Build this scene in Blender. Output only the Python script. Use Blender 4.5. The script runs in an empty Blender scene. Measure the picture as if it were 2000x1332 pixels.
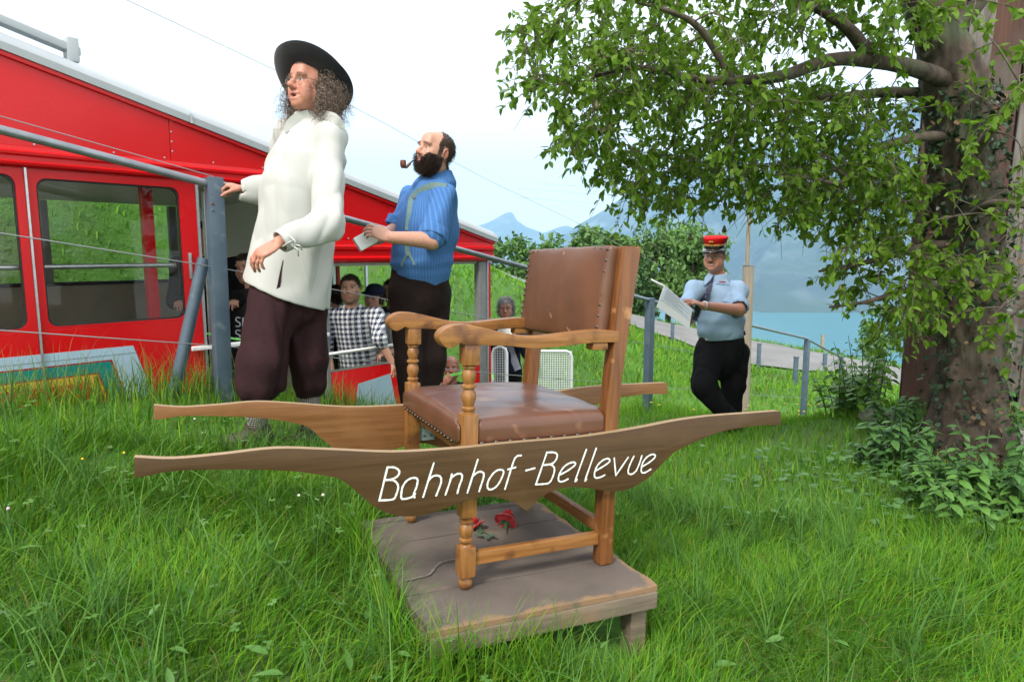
import bpy, bmesh, math, random
import numpy as np
from mathutils import Vector, Matrix, Euler

random.seed(7)
RNG = np.random.default_rng(11)
SC = bpy.context.scene
COL = SC.collection

# ------------------------------------------------------------------ camera
CZ = 1.12                      # camera height above the ground by the platform
FPX, PITCH = 1304.0, 0.1311    # focal length in photo pixels (2000 wide), downward tilt
cam_d = bpy.data.cameras.new('camera')
cam_d.sensor_width = 36.0
cam_d.lens = 36.0 * FPX / 2000.0
cam_d.clip_start, cam_d.clip_end = 0.05, 30000
cam = bpy.data.objects.new('camera', cam_d)
COL.objects.link(cam)
cam.location = (0, 0, CZ)
cam.rotation_euler = (math.pi / 2 - PITCH, 0, 0)
SC.camera = cam

# ------------------------------------------------------------------ sky and sun
SUN_EL, SUN_AZ = math.radians(46), math.radians(205)   # compass-like: 0 = +Y, clockwise
world = bpy.data.worlds.new('World')
SC.world = world
world.use_nodes = True
wn, wl = world.node_tree.nodes, world.node_tree.links
wn.clear()
w_out = wn.new('ShaderNodeOutputWorld')
w_bg = wn.new('ShaderNodeBackground')
w_sky = wn.new('ShaderNodeTexSky')
w_sky.sky_type = 'NISHITA'
w_sky.sun_disc = False
w_sky.sun_elevation = SUN_EL
w_sky.sun_rotation = SUN_AZ
w_sky.altitude = 700
w_sky.air_density = 1.0
w_sky.dust_density = 2.0
# thin bright overcast over the blue: pale cloud with soft gaps
w_tc = wn.new('ShaderNodeTexCoord')
w_map = wn.new('ShaderNodeMapping')
w_map.inputs['Scale'].default_value = (1.6, 1.6, 4.5)
w_map.inputs['Location'].default_value = (0.35, 0.1, 0.2)
w_noise = wn.new('ShaderNodeTexNoise')
w_noise.inputs['Scale'].default_value = 1.5
w_noise.inputs['Detail'].default_value = 5
w_noise.inputs['Roughness'].default_value = 0.5
w_ramp = wn.new('ShaderNodeValToRGB')
w_ramp.color_ramp.elements[0].position = 0.36
w_ramp.color_ramp.elements[0].color = (0.92, 0.92, 0.92, 1)
w_ramp.color_ramp.elements[1].position = 0.56
w_ramp.color_ramp.elements[1].color = (1.0, 1.0, 1.0, 1)
w_mix = wn.new('ShaderNodeMix')
w_mix.data_type = 'RGBA'
w_mix.inputs[7].default_value = (5.1, 5.1, 5.1, 1)
wl.new(w_tc.outputs['Generated'], w_map.inputs['Vector'])
wl.new(w_map.outputs['Vector'], w_noise.inputs['Vector'])
wl.new(w_noise.outputs['Fac'], w_ramp.inputs['Fac'])
wl.new(w_ramp.outputs['Color'], w_mix.inputs[0])
wl.new(w_sky.outputs['Color'], w_mix.inputs[6])
wl.new(w_mix.outputs[2], w_bg.inputs['Color'])
w_bg.inputs['Strength'].default_value = 0.15
wl.new(w_bg.outputs['Background'], w_out.inputs['Surface'])

sun_d = bpy.data.lights.new('sun', 'SUN')
sun_d.energy = 1.5
sun_d.angle = math.radians(11)
sun_d.color = (1.0, 0.93, 0.83)
sun = bpy.data.objects.new('sun', sun_d)
COL.objects.link(sun)
sd = Vector((math.sin(SUN_AZ) * math.cos(SUN_EL), math.cos(SUN_AZ) * math.cos(SUN_EL), math.sin(SUN_EL)))
sun.rotation_euler = (-sd).to_track_quat('-Z', 'Y').to_euler()
sun.location = sd * 20

SC.view_settings.view_transform = 'Standard'
SC.view_settings.look = 'None'
SC.view_settings.gamma = 1.0
SC.view_settings.exposure = 1.34
SC.view_settings.use_curve_mapping = False
SC.render.engine = 'CYCLES'
SC.cycles.use_denoising = True
SC.cycles.max_bounces = 6
SC.cycles.diffuse_bounces = 3
SC.cycles.glossy_bounces = 3
SC.cycles.transmission_bounces = 4
SC.cycles.transparent_max_bounces = 12
SC.cycles.volume_bounces = 2
SC.cycles.caustics_reflective = False
SC.cycles.caustics_refractive = False
SC.cycles.sample_clamp_indirect = 6.0

# ------------------------------------------------------------------ helpers
_c, _s = math.cos(PITCH), math.sin(PITCH)
def ray(px, py):
    a, b = (px - 1000) / FPX, (666 - py) / FPX
    return np.array([a, _c + b * _s, -_s + b * _c])
def at(px, py, y):
    """world point that the photo shows at (px, py) when it stands y metres ahead"""
    r = ray(px, py)
    r = r * (y / r[1])
    r[2] += CZ
    return r
def V(*a):
    return np.array(a, float)
def nrm(a):
    a = np.asarray(a, float)
    return a / (np.linalg.norm(a) + 1e-12)

def tag(o, label=None, cat=None, group=None, kind=None):
    if label: o['label'] = label
    if cat: o['category'] = cat
    if group: o['group'] = group
    if kind: o['kind'] = kind
    return o
def empty(name, loc=(0, 0, 0), rot=(0, 0, 0), **k):
    o = bpy.data.objects.new(name, None)
    o.empty_display_size = 0.1
    COL.objects.link(o)
    o.location = [float(x) for x in loc]
    o.rotation_euler = rot
    return tag(o, **k)
def link_mesh(name, me, mats=None, parent=None, **k):
    o = bpy.data.objects.new(name, me)
    COL.objects.link(o)
    if parent is not None: o.parent = parent
    if mats is not None:
        for m in (mats if isinstance(mats, (list, tuple)) else [mats]):
            me.materials.append(m)
    return tag(o, **k)
def mesh(name, v, f, smooth=False, auto=None):
    me = bpy.data.meshes.new(name)
    v = np.asarray(v, np.float32).reshape(-1, 3)
    if isinstance(f, np.ndarray) and f.ndim == 2:
        n, k = f.shape
        me.vertices.add(len(v)); me.vertices.foreach_set('co', v.ravel())
        me.loops.add(n * k); me.loops.foreach_set('vertex_index', f.astype(np.int32).ravel())
        me.polygons.add(n)
        me.polygons.foreach_set('loop_start', np.arange(0, n * k, k, dtype=np.int32))
        me.update(calc_edges=True)
    else:
        me.from_pydata([tuple(map(float, p)) for p in v], [], [tuple(map(int, q)) for q in f])
    if smooth and len(me.polygons):
        me.polygons.foreach_set('use_smooth', np.ones(len(me.polygons), bool))
        if auto is not None:
            me.set_sharp_from_angle(angle=math.radians(auto))
    return me
def obj(name, v, f, m, parent=None, smooth=False, auto=None, world=False, **k):
    """one mesh object; world=True: v is in world space under an unrotated parent"""
    v = np.asarray(v, float).reshape(-1, 3)
    if world and parent is not None:
        o_ = parent; off = np.zeros(3)
        while o_ is not None:
            off += np.array(o_.location); o_ = o_.parent
        v = v - off
    return link_mesh(name, mesh(name, v, f, smooth, auto), m, parent, **k)
def point_colors(o, col, name='tint'):
    a = o.data.color_attributes.new(name, 'FLOAT_COLOR', 'POINT')
    c = np.ones((len(o.data.vertices), 4), np.float32)
    c[:, :3] = col
    a.data.foreach_set('color', c.ravel())

class MB:
    """mesh builder: boxes, tubes, lathes, prisms into one mesh"""
    def __init__(s): s.v, s.f = [], []
    def add(s, v, f):
        n = len(s.v); s.v += [tuple(map(float, p)) for p in v]; s.f += [tuple(n + int(i) for i in q) for q in f]; return s
    def box(s, lo, hi, M=None, bev=0.0):
        lo, hi = np.minimum(lo, hi).astype(float), np.maximum(lo, hi).astype(float)
        if bev <= 0:
            v = [(x, y, z) for x in (lo[0], hi[0]) for y in (lo[1], hi[1]) for z in (lo[2], hi[2])]
            f = [(0, 1, 3, 2), (4, 6, 7, 5), (0, 4, 5, 1), (2, 3, 7, 6), (0, 2, 6, 4), (1, 5, 7, 3)]
        else:
            b = min(bev, *(0.49 * (hi - lo)))
            bm = bmesh.new()
            bmesh.ops.create_cube(bm, size=1)
            for q in bm.verts:
                q.co = Vector([(lo[i] + hi[i]) / 2 + q.co[i] * (hi[i] - lo[i]) for i in range(3)])
            bmesh.ops.bevel(bm, geom=bm.edges[:] , offset=b, segments=2, affect='EDGES', profile=0.6)
            bm.verts.index_update()
            v = [tuple(q.co) for q in bm.verts]; f = [tuple(q.index for q in p.verts) for p in bm.faces]
            bm.free()
        if M is not None:
            v = [M @ Vector(p) for p in v]
        return s.add(v, f)
    def tube(s, pts, r, n=8, cap=True, flat=None):
        pts = np.asarray(pts, float)
        r = np.broadcast_to(np.asarray(r, float), (len(pts),))
        t = np.gradient(pts, axis=0); t /= np.linalg.norm(t, axis=1, keepdims=True) + 1e-12
        up = V(0, 0, 1) if abs(t[0][2]) < 0.9 else V(1, 0, 0)
        v = []; a = nrm(np.cross(t[0], up))
        for i in range(len(pts)):
            a = nrm(a - t[i] * (a @ t[i])); b = np.cross(t[i], a)
            for k in range(n):
                w = 2 * math.pi * k / n
                v.append(pts[i] + r[i] * (math.cos(w) * a + math.sin(w) * b * (flat or 1)))
        f = [(i * n + k, i * n + (k + 1) % n, (i + 1) * n + (k + 1) % n, (i + 1) * n + k) for i in range(len(pts) - 1) for k in range(n)]
        if cap:
            f += [tuple(range(n))[::-1], tuple((len(pts) - 1) * n + k for k in range(n))]
        return s.add(v, f)
    def lathe(s, prof, n=20, c=(0, 0, 0)):
        v = [(c[0] + r * math.cos(2 * math.pi * k / n), c[1] + r * math.sin(2 * math.pi * k / n), c[2] + z) for r, z in prof for k in range(n)]
        m = len(prof)
        f = [(i * n + k, i * n + (k + 1) % n, (i + 1) * n + (k + 1) % n, (i + 1) * n + k) for i in range(m - 1) for k in range(n)]
        f += [tuple(range(n))[::-1], tuple((m - 1) * n + k for k in range(n))]
        return s.add(v, f)
    def prism(s, poly, lo, hi, axes=(0, 2, 1)):
        """poly in the plane of axes[0], axes[1]; extruded lo..hi along axes[2]"""
        n = len(poly); v = []
        for h in (lo, hi):
            for a, b in poly:
                q = [0, 0, 0]; q[axes[0]] = a; q[axes[1]] = b; q[axes[2]] = h; v.append(q)
        f = [tuple(range(n))[::-1], tuple(range(n, 2 * n))] + [(i, (i + 1) % n, n + (i + 1) % n, n + i) for i in range(n)]
        return s.add(v, f)
    def build(s, name, m, parent=None, smooth=False, auto=None, bevel=0, **k):
        o = link_mesh(name, mesh(name, s.v, s.f), m, parent, **k)
        bm = bmesh.new(); bm.from_mesh(o.data)
        bmesh.ops.recalc_face_normals(bm, faces=bm.faces)
        if bevel:
            ed = [e for e in bm.edges if len(e.link_faces) == 2 and e.calc_face_angle(0) > 0.6]
            bmesh.ops.bevel(bm, geom=ed, offset=bevel, segments=2, affect='EDGES', profile=0.6, clamp_overlap=True)
        bm.to_mesh(o.data); bm.free()
        if smooth:
            o.data.polygons.foreach_set('use_smooth', np.ones(len(o.data.polygons), bool))
            o.data.set_sharp_from_angle(angle=math.radians(auto or 40))
        return o

# ------------------------------------------------------------------ materials
def rgb(h):
    """sRGB hex to linear"""
    c = [int(h[i:i + 2], 16) / 255 for i in (0, 2, 4)]
    return tuple(x / 12.92 if x <= 0.04045 else ((x + 0.055) / 1.055) ** 2.4 for x in c)
def mat(name, col, rough=0.6, col2=None, scale=6.0, detail=4, stretch=(1, 1, 1), bump=0.0, bscale=60.0, bstretch=None, bdist=0.01,
        metal=0.0, spec=0.5, coat=0.0, sheen=0.0, attr=None, rvar=0.0, lo=0.35, hi=0.68, sss=0.0, trans=0.0, col3=None, scale3=2.0, lo3=0.5, hi3=0.65, alpha=None):
    m = bpy.data.materials.new(name)
    m.use_nodes = True
    nt = m.node_tree; N, L = nt.nodes, nt.links
    bs = N['Principled BSDF']
    col = tuple(col)[:3]
    bs.inputs['Roughness'].default_value = rough
    bs.inputs['Metallic'].default_value = metal
    bs.inputs['Specular IOR Level'].default_value = spec
    if coat: bs.inputs['Coat Weight'].default_value = coat; bs.inputs['Coat Roughness'].default_value = 0.15
    if sheen: bs.inputs['Sheen Weight'].default_value = sheen
    if sss:
        bs.inputs['Subsurface Weight'].default_value = sss
        bs.inputs['Subsurface Radius'].default_value = (0.012, 0.005, 0.003)
        bs.inputs['Subsurface Scale'].default_value = 1.0
    tc = N.new('ShaderNodeTexCoord')
    def noise(sc, st, det=detail):
        mp = N.new('ShaderNodeMapping'); mp.inputs['Scale'].default_value = st
        L.new(tc.outputs['Object'], mp.inputs['Vector'])
        nz = N.new('ShaderNodeTexNoise'); nz.inputs['Scale'].default_value = sc; nz.inputs['Detail'].default_value = det
        L.new(mp.outputs['Vector'], nz.inputs['Vector'])
        return nz.outputs['Fac']
    def ramp(x, a, b):
        r = N.new('ShaderNodeMapRange'); r.inputs[1].default_value = a; r.inputs[2].default_value = b
        L.new(x, r.inputs[0]); return r.outputs[0]
    def mix(fac, a, b, mode='MIX'):
        x = N.new('ShaderNodeMix'); x.data_type = 'RGBA'; x.blend_type = mode
        if isinstance(fac, float): x.inputs[0].default_value = fac
        else: L.new(fac, x.inputs[0])
        for i, q in ((6, a), (7, b)):
            if isinstance(q, tuple): x.inputs[i].default_value = (*q[:3], 1)
            else: L.new(q, x.inputs[i])
        return x.outputs[2]
    out = None
    if col2 is not None:
        fac = ramp(noise(scale, stretch), lo, hi)
        out = mix(fac, col, tuple(col2))
        if rvar:
            rr = N.new('ShaderNodeMapRange'); rr.inputs[3].default_value = rough - rvar; rr.inputs[4].default_value = rough + rvar
            L.new(fac, rr.inputs[0]); L.new(rr.outputs[0], bs.inputs['Roughness'])
    if col3 is not None:
        out = mix(ramp(noise(scale3, (1, 1, 1), 6), lo3, hi3), out if out is not None else col, tuple(col3))
    if attr:
        at_ = N.new('ShaderNodeAttribute'); at_.attribute_name = attr
        out = mix(1.0, at_.outputs['Color'], out, 'MULTIPLY') if out is not None else at_.outputs['Color']
    if out is not None: L.new(out, bs.inputs['Base Color'])
    else: bs.inputs['Base Color'].default_value = (*col, 1)
    if bump:
        bp = N.new('ShaderNodeBump'); bp.inputs['Strength'].default_value = bump; bp.inputs['Distance'].default_value = bdist
        L.new(noise(bscale, bstretch or (1, 1, 1), 3), bp.inputs['Height']); L.new(bp.outputs['Normal'], bs.inputs['Normal'])
    if trans:   # thin leaf: some light passes through
        tl = N.new('ShaderNodeBsdfTranslucent'); ms = N.new('ShaderNodeMixShader'); ms.inputs[0].default_value = trans
        if out is not None: L.new(out, tl.inputs['Color'])
        else: tl.inputs['Color'].default_value = (*col, 1)
        L.new(bs.outputs[0], ms.inputs[1]); L.new(tl.outputs[0], ms.inputs[2])
        L.new(ms.outputs[0], N['Material Output'].inputs['Surface'])
    m['out'] = 1
    return m

# ------------------------------------------------------------------ signed-distance modelling
def rot_from(fwd, up):
    """columns: right, forward, up"""
    f = nrm(fwd); r = nrm(np.cross(f, up)); u_ = np.cross(r, f)
    return np.stack([r, f, u_], 1)
class Field:
    def __init__(s, lo, hi, H, fine=()):
        ax = []
        for i in range(3):
            xs = [lo[i]]
            while xs[-1] < hi[i]:
                x = xs[-1]; h = H
                for fl, fh, hh in fine:
                    if fl[i] - H <= x <= fh[i]: h = min(h, hh)
                xs.append(x + h)
            ax.append(np.array(xs))
        s.ax = ax; s.D = np.full([len(a) for a in ax], 0.5, np.float32)
    def _sl(s, lo, hi):
        r = []
        for i in range(3):
            a, b = np.searchsorted(s.ax[i], [lo[i], hi[i]])
            a, b = max(a - 1, 0), min(b + 1, len(s.ax[i]))
            if b <= a: return None
            r.append(slice(a, b))
        return tuple(r)
    def _p(s, sl):
        return np.stack(np.meshgrid(*[s.ax[i][sl[i]].astype(np.float32) for i in range(3)], indexing='ij'), -1)
    def _put(s, sl, d, k, sub):
        o = s.D[sl]
        if sub:
            d = -d
            h = np.maximum(k - np.abs(o - d), 0) / k
            s.D[sl] = np.maximum(o, d) + h * h * k * .25
        else:
            h = np.maximum(k - np.abs(o - d), 0) / k
            s.D[sl] = np.minimum(o, d) - h * h * k * .25
    def cone(s, a, b, ra, rb, k=0.02, sub=False, flat=None, g=1.0):
        a, b = np.asarray(a, np.float32), np.asarray(b, np.float32)
        pad = max(ra, rb) + k + 0.03
        sl = s._sl(np.minimum(a, b) - pad, np.maximum(a, b) + pad)
        if sl is None: return s
        P = s._p(sl) - a; ba = b - a
        h = np.clip(P @ ba / max(float(ba @ ba), 1e-9), 0, 1)
        q = P - h[..., None] * ba
        r = ra + (rb - ra) * h
        if flat is not None:
            n = nrm(flat).astype(np.float32)
            q = q + (q @ n)[..., None] * n * (g - 1)
        d = np.sqrt((q * q).sum(-1)) - r
        if flat is not None: d = d / math.sqrt(g)
        s._put(sl, d.astype(np.float32), k, sub); return s
    def ell(s, c, rad, R=None, k=0.02, sub=False):
        c = np.asarray(c, np.float32); rad = np.asarray(rad, np.float32)
        R = np.eye(3) if R is None else R
        ext = np.sqrt(((R * rad) ** 2).sum(1)) + k + 0.03
        sl = s._sl(c - ext, c + ext)
        if sl is None: return s
        q = (s._p(sl) - c) @ R.astype(np.float32)
        k0 = np.sqrt(((q / rad) ** 2).sum(-1)); k1 = np.sqrt(((q / rad ** 2) ** 2).sum(-1)) + 1e-6
        s._put(sl, (k0 * (k0 - 1) / k1).astype(np.float32), k, sub); return s
    def box(s, c, half, R=None, rd=0.01, k=0.01, sub=False):
        c = np.asarray(c, np.float32); half = np.asarray(half, np.float32)
        R = np.eye(3) if R is None else R
        ext = np.abs(R) @ half + rd + k + 0.03
        sl = s._sl(c - ext, c + ext)
        if sl is None: return s
        q = np.abs((s._p(sl) - c) @ R.astype(np.float32)) - (half - rd)
        d = np.sqrt((np.maximum(q, 0) ** 2).sum(-1)) + np.minimum(q.max(-1), 0) - rd
        s._put(sl, d.astype(np.float32), k, sub); return s
    def clip(s, pt, n, k=0.006):
        """keep the side the normal points away from"""
        n = nrm(n).astype(np.float32)
        P = s._p((slice(None),) * 3)
        d = ((P - np.asarray(pt, np.float32)) @ n).astype(np.float32)
        s._put((slice(None),) * 3, -d, k, True); return s
    def disp(s, fn, band=0.06):
        m = np.abs(s.D) < band
        P = s._p((slice(None),) * 3)[m]
        s.D[m] += fn(P).astype(np.float32); return s
    def mesh(s):
        D = s.D; S = D < 0
        nx, ny, nz = D.shape
        cnt = np.zeros((nx - 1, ny - 1, nz - 1), np.int8)
        for i in (0, 1):
            for j in (0, 1):
                for k in (0, 1):
                    cnt += S[i:nx - 1 + i, j:ny - 1 + j, k:nz - 1 + k]
        act = (cnt > 0) & (cnt < 8)
        I, J, K = np.nonzero(act)
        idx = np.full(act.shape, -1, np.int32); idx[I, J, K] = np.arange(len(I))
        acc = np.zeros((len(I), 3)); w = np.zeros(len(I))
        cr = [(i, j, k) for i in (0, 1) for j in (0, 1) for k in (0, 1)]
        for a in cr:
            for b in cr:
                if sum(b) - sum(a) == 1 and sum(abs(x - y) for x, y in zip(a, b)) == 1:
                    da = D[I + a[0], J + a[1], K + a[2]]; db = D[I + b[0], J + b[1], K + b[2]]
                    m = (da < 0) != (db < 0)
                    t = np.where(m, da / np.where(m, da - db, 1), 0)
                    pa = np.stack([s.ax[0][I + a[0]], s.ax[1][J + a[1]], s.ax[2][K + a[2]]], 1)
                    pb = np.stack([s.ax[0][I + b[0]], s.ax[1][J + b[1]], s.ax[2][K + b[2]]], 1)
                    acc[m] += (pa + (pb - pa) * t[:, None])[m]; w += m
        vv = acc / np.maximum(w, 1)[:, None]
        F = []
        for ax in range(3):
            o1, o2 = [(1, 2), (2, 0), (0, 1)][ax]
            sl0 = [slice(None)] * 3; sl1 = [slice(None)] * 3
            sl0[ax] = slice(0, -1); sl1[ax] = slice(1, None)
            A, B = S[tuple(sl0)], S[tuple(sl1)]
            ch = np.argwhere(A != B)
            ok = (ch[:, o1] > 0) & (ch[:, o2] > 0) & (ch[:, o1] < act.shape[o1]) & (ch[:, o2] < act.shape[o2])
            ch = ch[ok]
            q = []
            for d1, d2 in ((0, 0), (1, 0), (1, 1), (0, 1)):
                c = ch.copy(); c[:, o1] -= d1; c[:, o2] -= d2
                q.append(idx[c[:, 0], c[:, 1], c[:, 2]])
            q = np.stack(q, 1)
            ins = A[ch[:, 0], ch[:, 1], ch[:, 2]]
            q[~ins] = q[~ins][:, ::-1]
            F.append(q)
        F = np.concatenate(F)
        F = F[(F >= 0).all(1)]
        return vv, F
def crease(P, seed=0, f=(9, 9, 9), n=3):
    return 1 - 2.2 * np.abs(wob(P, seed, f, n))
def wob(P, seed=0, f=(9, 9, 9), n=4):
    """smooth pseudo-noise in about -1..1"""
    r = np.random.default_rng(seed); o = np.zeros(len(P))
    for i in range(n):
        k = r.normal(size=3) * np.asarray(f, float); ph = r.uniform(0, 6.28)
        k2 = r.normal(size=3) * np.asarray(f, float) * .6; p2 = r.uniform(0, 6.28)
        o += np.sin(P @ k + ph + 1.3 * np.sin(P @ k2 + p2))
    return o / n
# ================================================================== THE SETTING
FU = nrm([0.66, 0.75]); FV = V(-FU[1], FU[0])          # along the fence (downhill), and across it towards the track
P1 = at(417, 775, 3.7)
def F3(s, t, z=0.0):
    return V(P1[0] + s * FU[0] + t * FV[0], P1[1] + s * FU[1] + t * FV[1], z)
def st(x, y):
    dx, dy = x - P1[0], y - P1[1]
    return dx * FU[0] + dy * FU[1], dx * FV[0] + dy * FV[1]
def on_t(px, py, t):
    """(s, z) where the sight line of a photo point meets the upright plane t"""
    r = ray(px, py); k = (t + P1[:2] @ FV) / (r[:2] @ FV)
    q = r * k
    return float((q[:2] - P1[:2]) @ FU), float(q[2] + CZ)

_cp = [(0, 0, .03), (.435, 1.88, -.09), (-.2, 1.59, .04), (-.55, 2.5, .09), (.1, 2.75, -.02), (-1.2, 1.4, .16), (-2.2, 2.2, .38), (-3.2, 1.0, .6),
       (1.3, 1.4, -.10), (2.2, 2.2, -.05), (0, -3, .1), (3, -2, .05), (-3, -2, .5), (1.1, 3.2, -.17), (4, 0, .05), (-6, 0, 1.3)]
def _add(px, py, y): _cp.append(tuple(at(px, py, y)))
for a in [(417, 775, 3.7), (1268, 805, 7.28), (1577, 812, 11.2), (500, 868, 3.35), (600, 862, 3.6), (830, 850, 4.1), (1400, 850, 5.9),
          (1880, 905, 3.8), (1750, 800, 4.6), (1660, 830, 6.0), (1500, 870, 4.6), (1640, 760, 12.5), (1480, 760, 13.5)]: _add(*a)
_cp.append(tuple(F3(-4.5, 0, 1.1))); _cp.append(tuple(F3(-4.5, -2.5, .75)))
# far side of the track: foot, crest and the meadow with the road
for s_, t_, z_ in [(-3, 3.6, 0.9), (0, 3.6, .35), (3, 3.7, -.3), (-5, 7, 2.9), (13, 3, -2.3), (9, 4, -1.6)]:
    _cp.append(tuple(F3(s_, t_, z_)))
for a in [(0, 262, 7.2), (300, 330, 9.0), (520, 372, 10.5), (700, 432, 12.0), (900, 508, 14.5), (980, 540, 16), (1060, 577, 17.5), (1150, 610, 17.5),
          (1200, 640, 15.5), (1330, 662, 20), (1330, 640, 24), (1500, 728, 17.5), (1500, 674, 22.5), (1640, 735, 16.5), (1640, 700, 20.5), (1800, 770, 16), (1800, 730, 20),
          (975, 536, 24), (700, 440, 20), (300, 380, 18), (1150, 610, 26)]: _add(*a)
for a in [(-15, 20, 2.2), (-12, 8, 3.2), (-8, 9, 2.4), (-7, 14, 2.1), (-10, 40, 1.0), (18, 8, -3.0), (14, 0, -1.4), (0, -14, 1.0), (-14, -6, 4.0), (12, 34, -7.0), (2, 40, -4.0), (26, 26, -8)]: _cp.append(a)
_cp = np.array(_cp)
def _phi(r2): return 0.5 * r2 * np.log(r2 + 1e-9)
def _tps(c, lam=0.02):
    n = len(c); d2 = ((c[:, None, :2] - c[None, :, :2]) ** 2).sum(-1)
    A = np.zeros((n + 3, n + 3)); A[:n, :n] = _phi(d2) + lam * np.eye(n)
    A[:n, n] = 1; A[:n, n + 1:] = c[:, :2]; A[n, :n] = 1; A[n + 1:, :n] = c[:, :2].T
    return np.linalg.solve(A, np.concatenate([c[:, 2], np.zeros(3)]))
_tw = _tps(_cp)
def sstep(a, b, x):
    t = np.clip((x - a) / (b - a), 0, 1); return t * t * (3 - 2 * t)
LAKE = CZ - 180.0
def ground_z(x, y, cut=True):
    x = np.asarray(x, float); y = np.asarray(y, float); sh = x.shape
    X, Y = x.ravel(), y.ravel()
    R = np.hypot(X, Y); k = np.minimum(1, 34 / np.maximum(R, 1e-6))
    xe, ye = X * k, Y * k                                     # the fitted surface holds to 34 m, then the hillside takes over
    d2 = (xe[:, None] - _cp[None, :, 0]) ** 2 + (ye[:, None] - _cp[None, :, 1]) ** 2
    z = _phi(d2) @ _tw[:-3] + _tw[-3] + _tw[-2] * xe + _tw[-1] * ye
    far = np.maximum(R - 34, 0)
    sl = np.where(Y * .8 + X * .5 > 0, -.34, .12) * np.ones_like(X)
    ang = (Y * .8 + X * .5) / np.maximum(R, 1e-6)
    z = z + far * (-.36 * sstep(-.15, .5, ang) + .1 * sstep(.1, -.5, ang))
    z = np.maximum(z, LAKE - 6)
    z += .025 * np.sin(3.1 * X + .7 * Y) * np.sin(2.3 * Y - .9 * X) * sstep(.8, 2.5, R)
    if cut:                                                   # the cutting in which the funicular runs
        s_, t_ = st(X, Y)
        fl = -1.0 - .25 * s_
        w = sstep(.12, .62, t_) * sstep(4.9, 3.35, t_) * sstep(7.6, 4.6, s_) * sstep(-16, -12, s_)
        # steep near side, softer far side
        z = z * (1 - w) + np.minimum(z, fl) * w
    return z.reshape(sh)

# ground sheet: polar grid, fine close by, reaching past the shore
_rr = np.concatenate([np.arange(0.3, 12, .085), np.geomspace(12, 40, 90)[1:], np.geomspace(40, 2600, 60)[1:]])
_th = np.linspace(-math.radians(72), math.radians(72), 420)
_T, _Rg = np.meshgrid(_th, _rr)
_gx, _gy = _Rg * np.sin(_T), _Rg * np.cos(_T)
_gz = np.concatenate([ground_z(_gx[i:i + 20], _gy[i:i + 20]) for i in range(0, len(_rr), 20)])
_n1, _n0 = _gx.shape
_id = np.arange(_n1 * _n0).reshape(_n1, _n0)
_gf = np.stack([_id[:-1, :-1], _id[:-1, 1:], _id[1:, 1:], _id[1:, :-1]], -1).reshape(-1, 4)[:, ::-1]
_gv = np.stack([_gx, _gy, _gz], -1).reshape(-1, 3)
# small patch under and behind the camera
m_ground = mat("ground_soil_grass", (.045, .12, .014), .95, col2=(.075, .085, .03), scale=1.7, detail=8, lo=.45, hi=.8, bump=.6, bscale=30, bdist=.03,
               col3=(.07, .19, .018), scale3=.35, lo3=.4, hi3=.6)
obj('ground', _gv, _gf, m_ground, smooth=True, kind='structure')
_bv = []; _bx = np.linspace(-14, 14, 40); _by = np.linspace(-14, 0.4, 22)
_BX, _BY = np.meshgrid(_bx, _by)
_bz = ground_z(_BX, _BY) - .012
_bi = np.arange(_BX.size).reshape(_BX.shape)
obj('ground_behind', np.stack([_BX, _BY, _bz], -1).reshape(-1, 3), np.stack([_bi[:-1, :-1], _bi[:-1, 1:], _bi[1:, 1:], _bi[1:, :-1]], -1).reshape(-1, 4), m_ground, smooth=True, kind='structure')

# road: a ribbon laid on the meadow
_road = [at(880, 515, 24) * V(1, 1, 0), at(975, 545, 21.5) * V(1, 1, 0), at(1150, 610, 21.5) * V(1, 1, 0), at(1330, 650, 21.6) * V(1, 1, 0), at(1500, 700, 20.0) * V(1, 1, 0),
         at(1640, 716, 18.8) * V(1, 1, 0), at(1800, 745, 17.5) * V(1, 1, 0), at(2050, 790, 16) * V(1, 1, 0)]
def catmull(p, n=12):
    p = np.asarray(p, float); q = np.vstack([2 * p[0] - p[1], p, 2 * p[-1] - p[-2]]); o = []
    for i in range(1, len(q) - 2):
        for t in np.linspace(0, 1, n, endpoint=False):
            o.append(.5 * ((2 * q[i]) + (q[i + 1] - q[i - 1]) * t + (2 * q[i - 1] - 5 * q[i] + 4 * q[i + 1] - q[i + 2]) * t ** 2 + (3 * q[i] - q[i - 1] - 3 * q[i + 1] + q[i + 2]) * t ** 3))
    o.append(q[-2]); return np.array(o)
_rc = catmull(_road, 14)
_rt = np.gradient(_rc[:, :2], axis=0); _rt /= np.linalg.norm(_rt, axis=1, keepdims=True)
_rn = np.stack([-_rt[:, 1], _rt[:, 0]], 1)
def ribbon(c, n, w0, w1, k, lift):
    v = []
    for j in range(k + 1):
        w = w0 + (w1 - w0) * j / k
        q = c[:, :2] + n * w
        v.append(np.column_stack([q, ground_z(q[:, 0], q[:, 1]) + lift]))
    v = np.stack(v, 1); a, b = v.shape[:2]
    i = np.arange(a * b).reshape(a, b)
    return v.reshape(-1, 3), np.stack([i[:-1, :-1], i[:-1, 1:], i[1:, 1:], i[1:, :-1]], -1).reshape(-1, 4)
m_asph = mat('asphalt', (.16, .158, .155), .85, col2=(.21, .205, .20), scale=1.3, bump=.3, bscale=120)
_v, _f = ribbon(_rc, _rn, -2.1, 2.3, 10, .05)
obj('road', _v, _f, m_asph, smooth=True, kind='structure')

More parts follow.
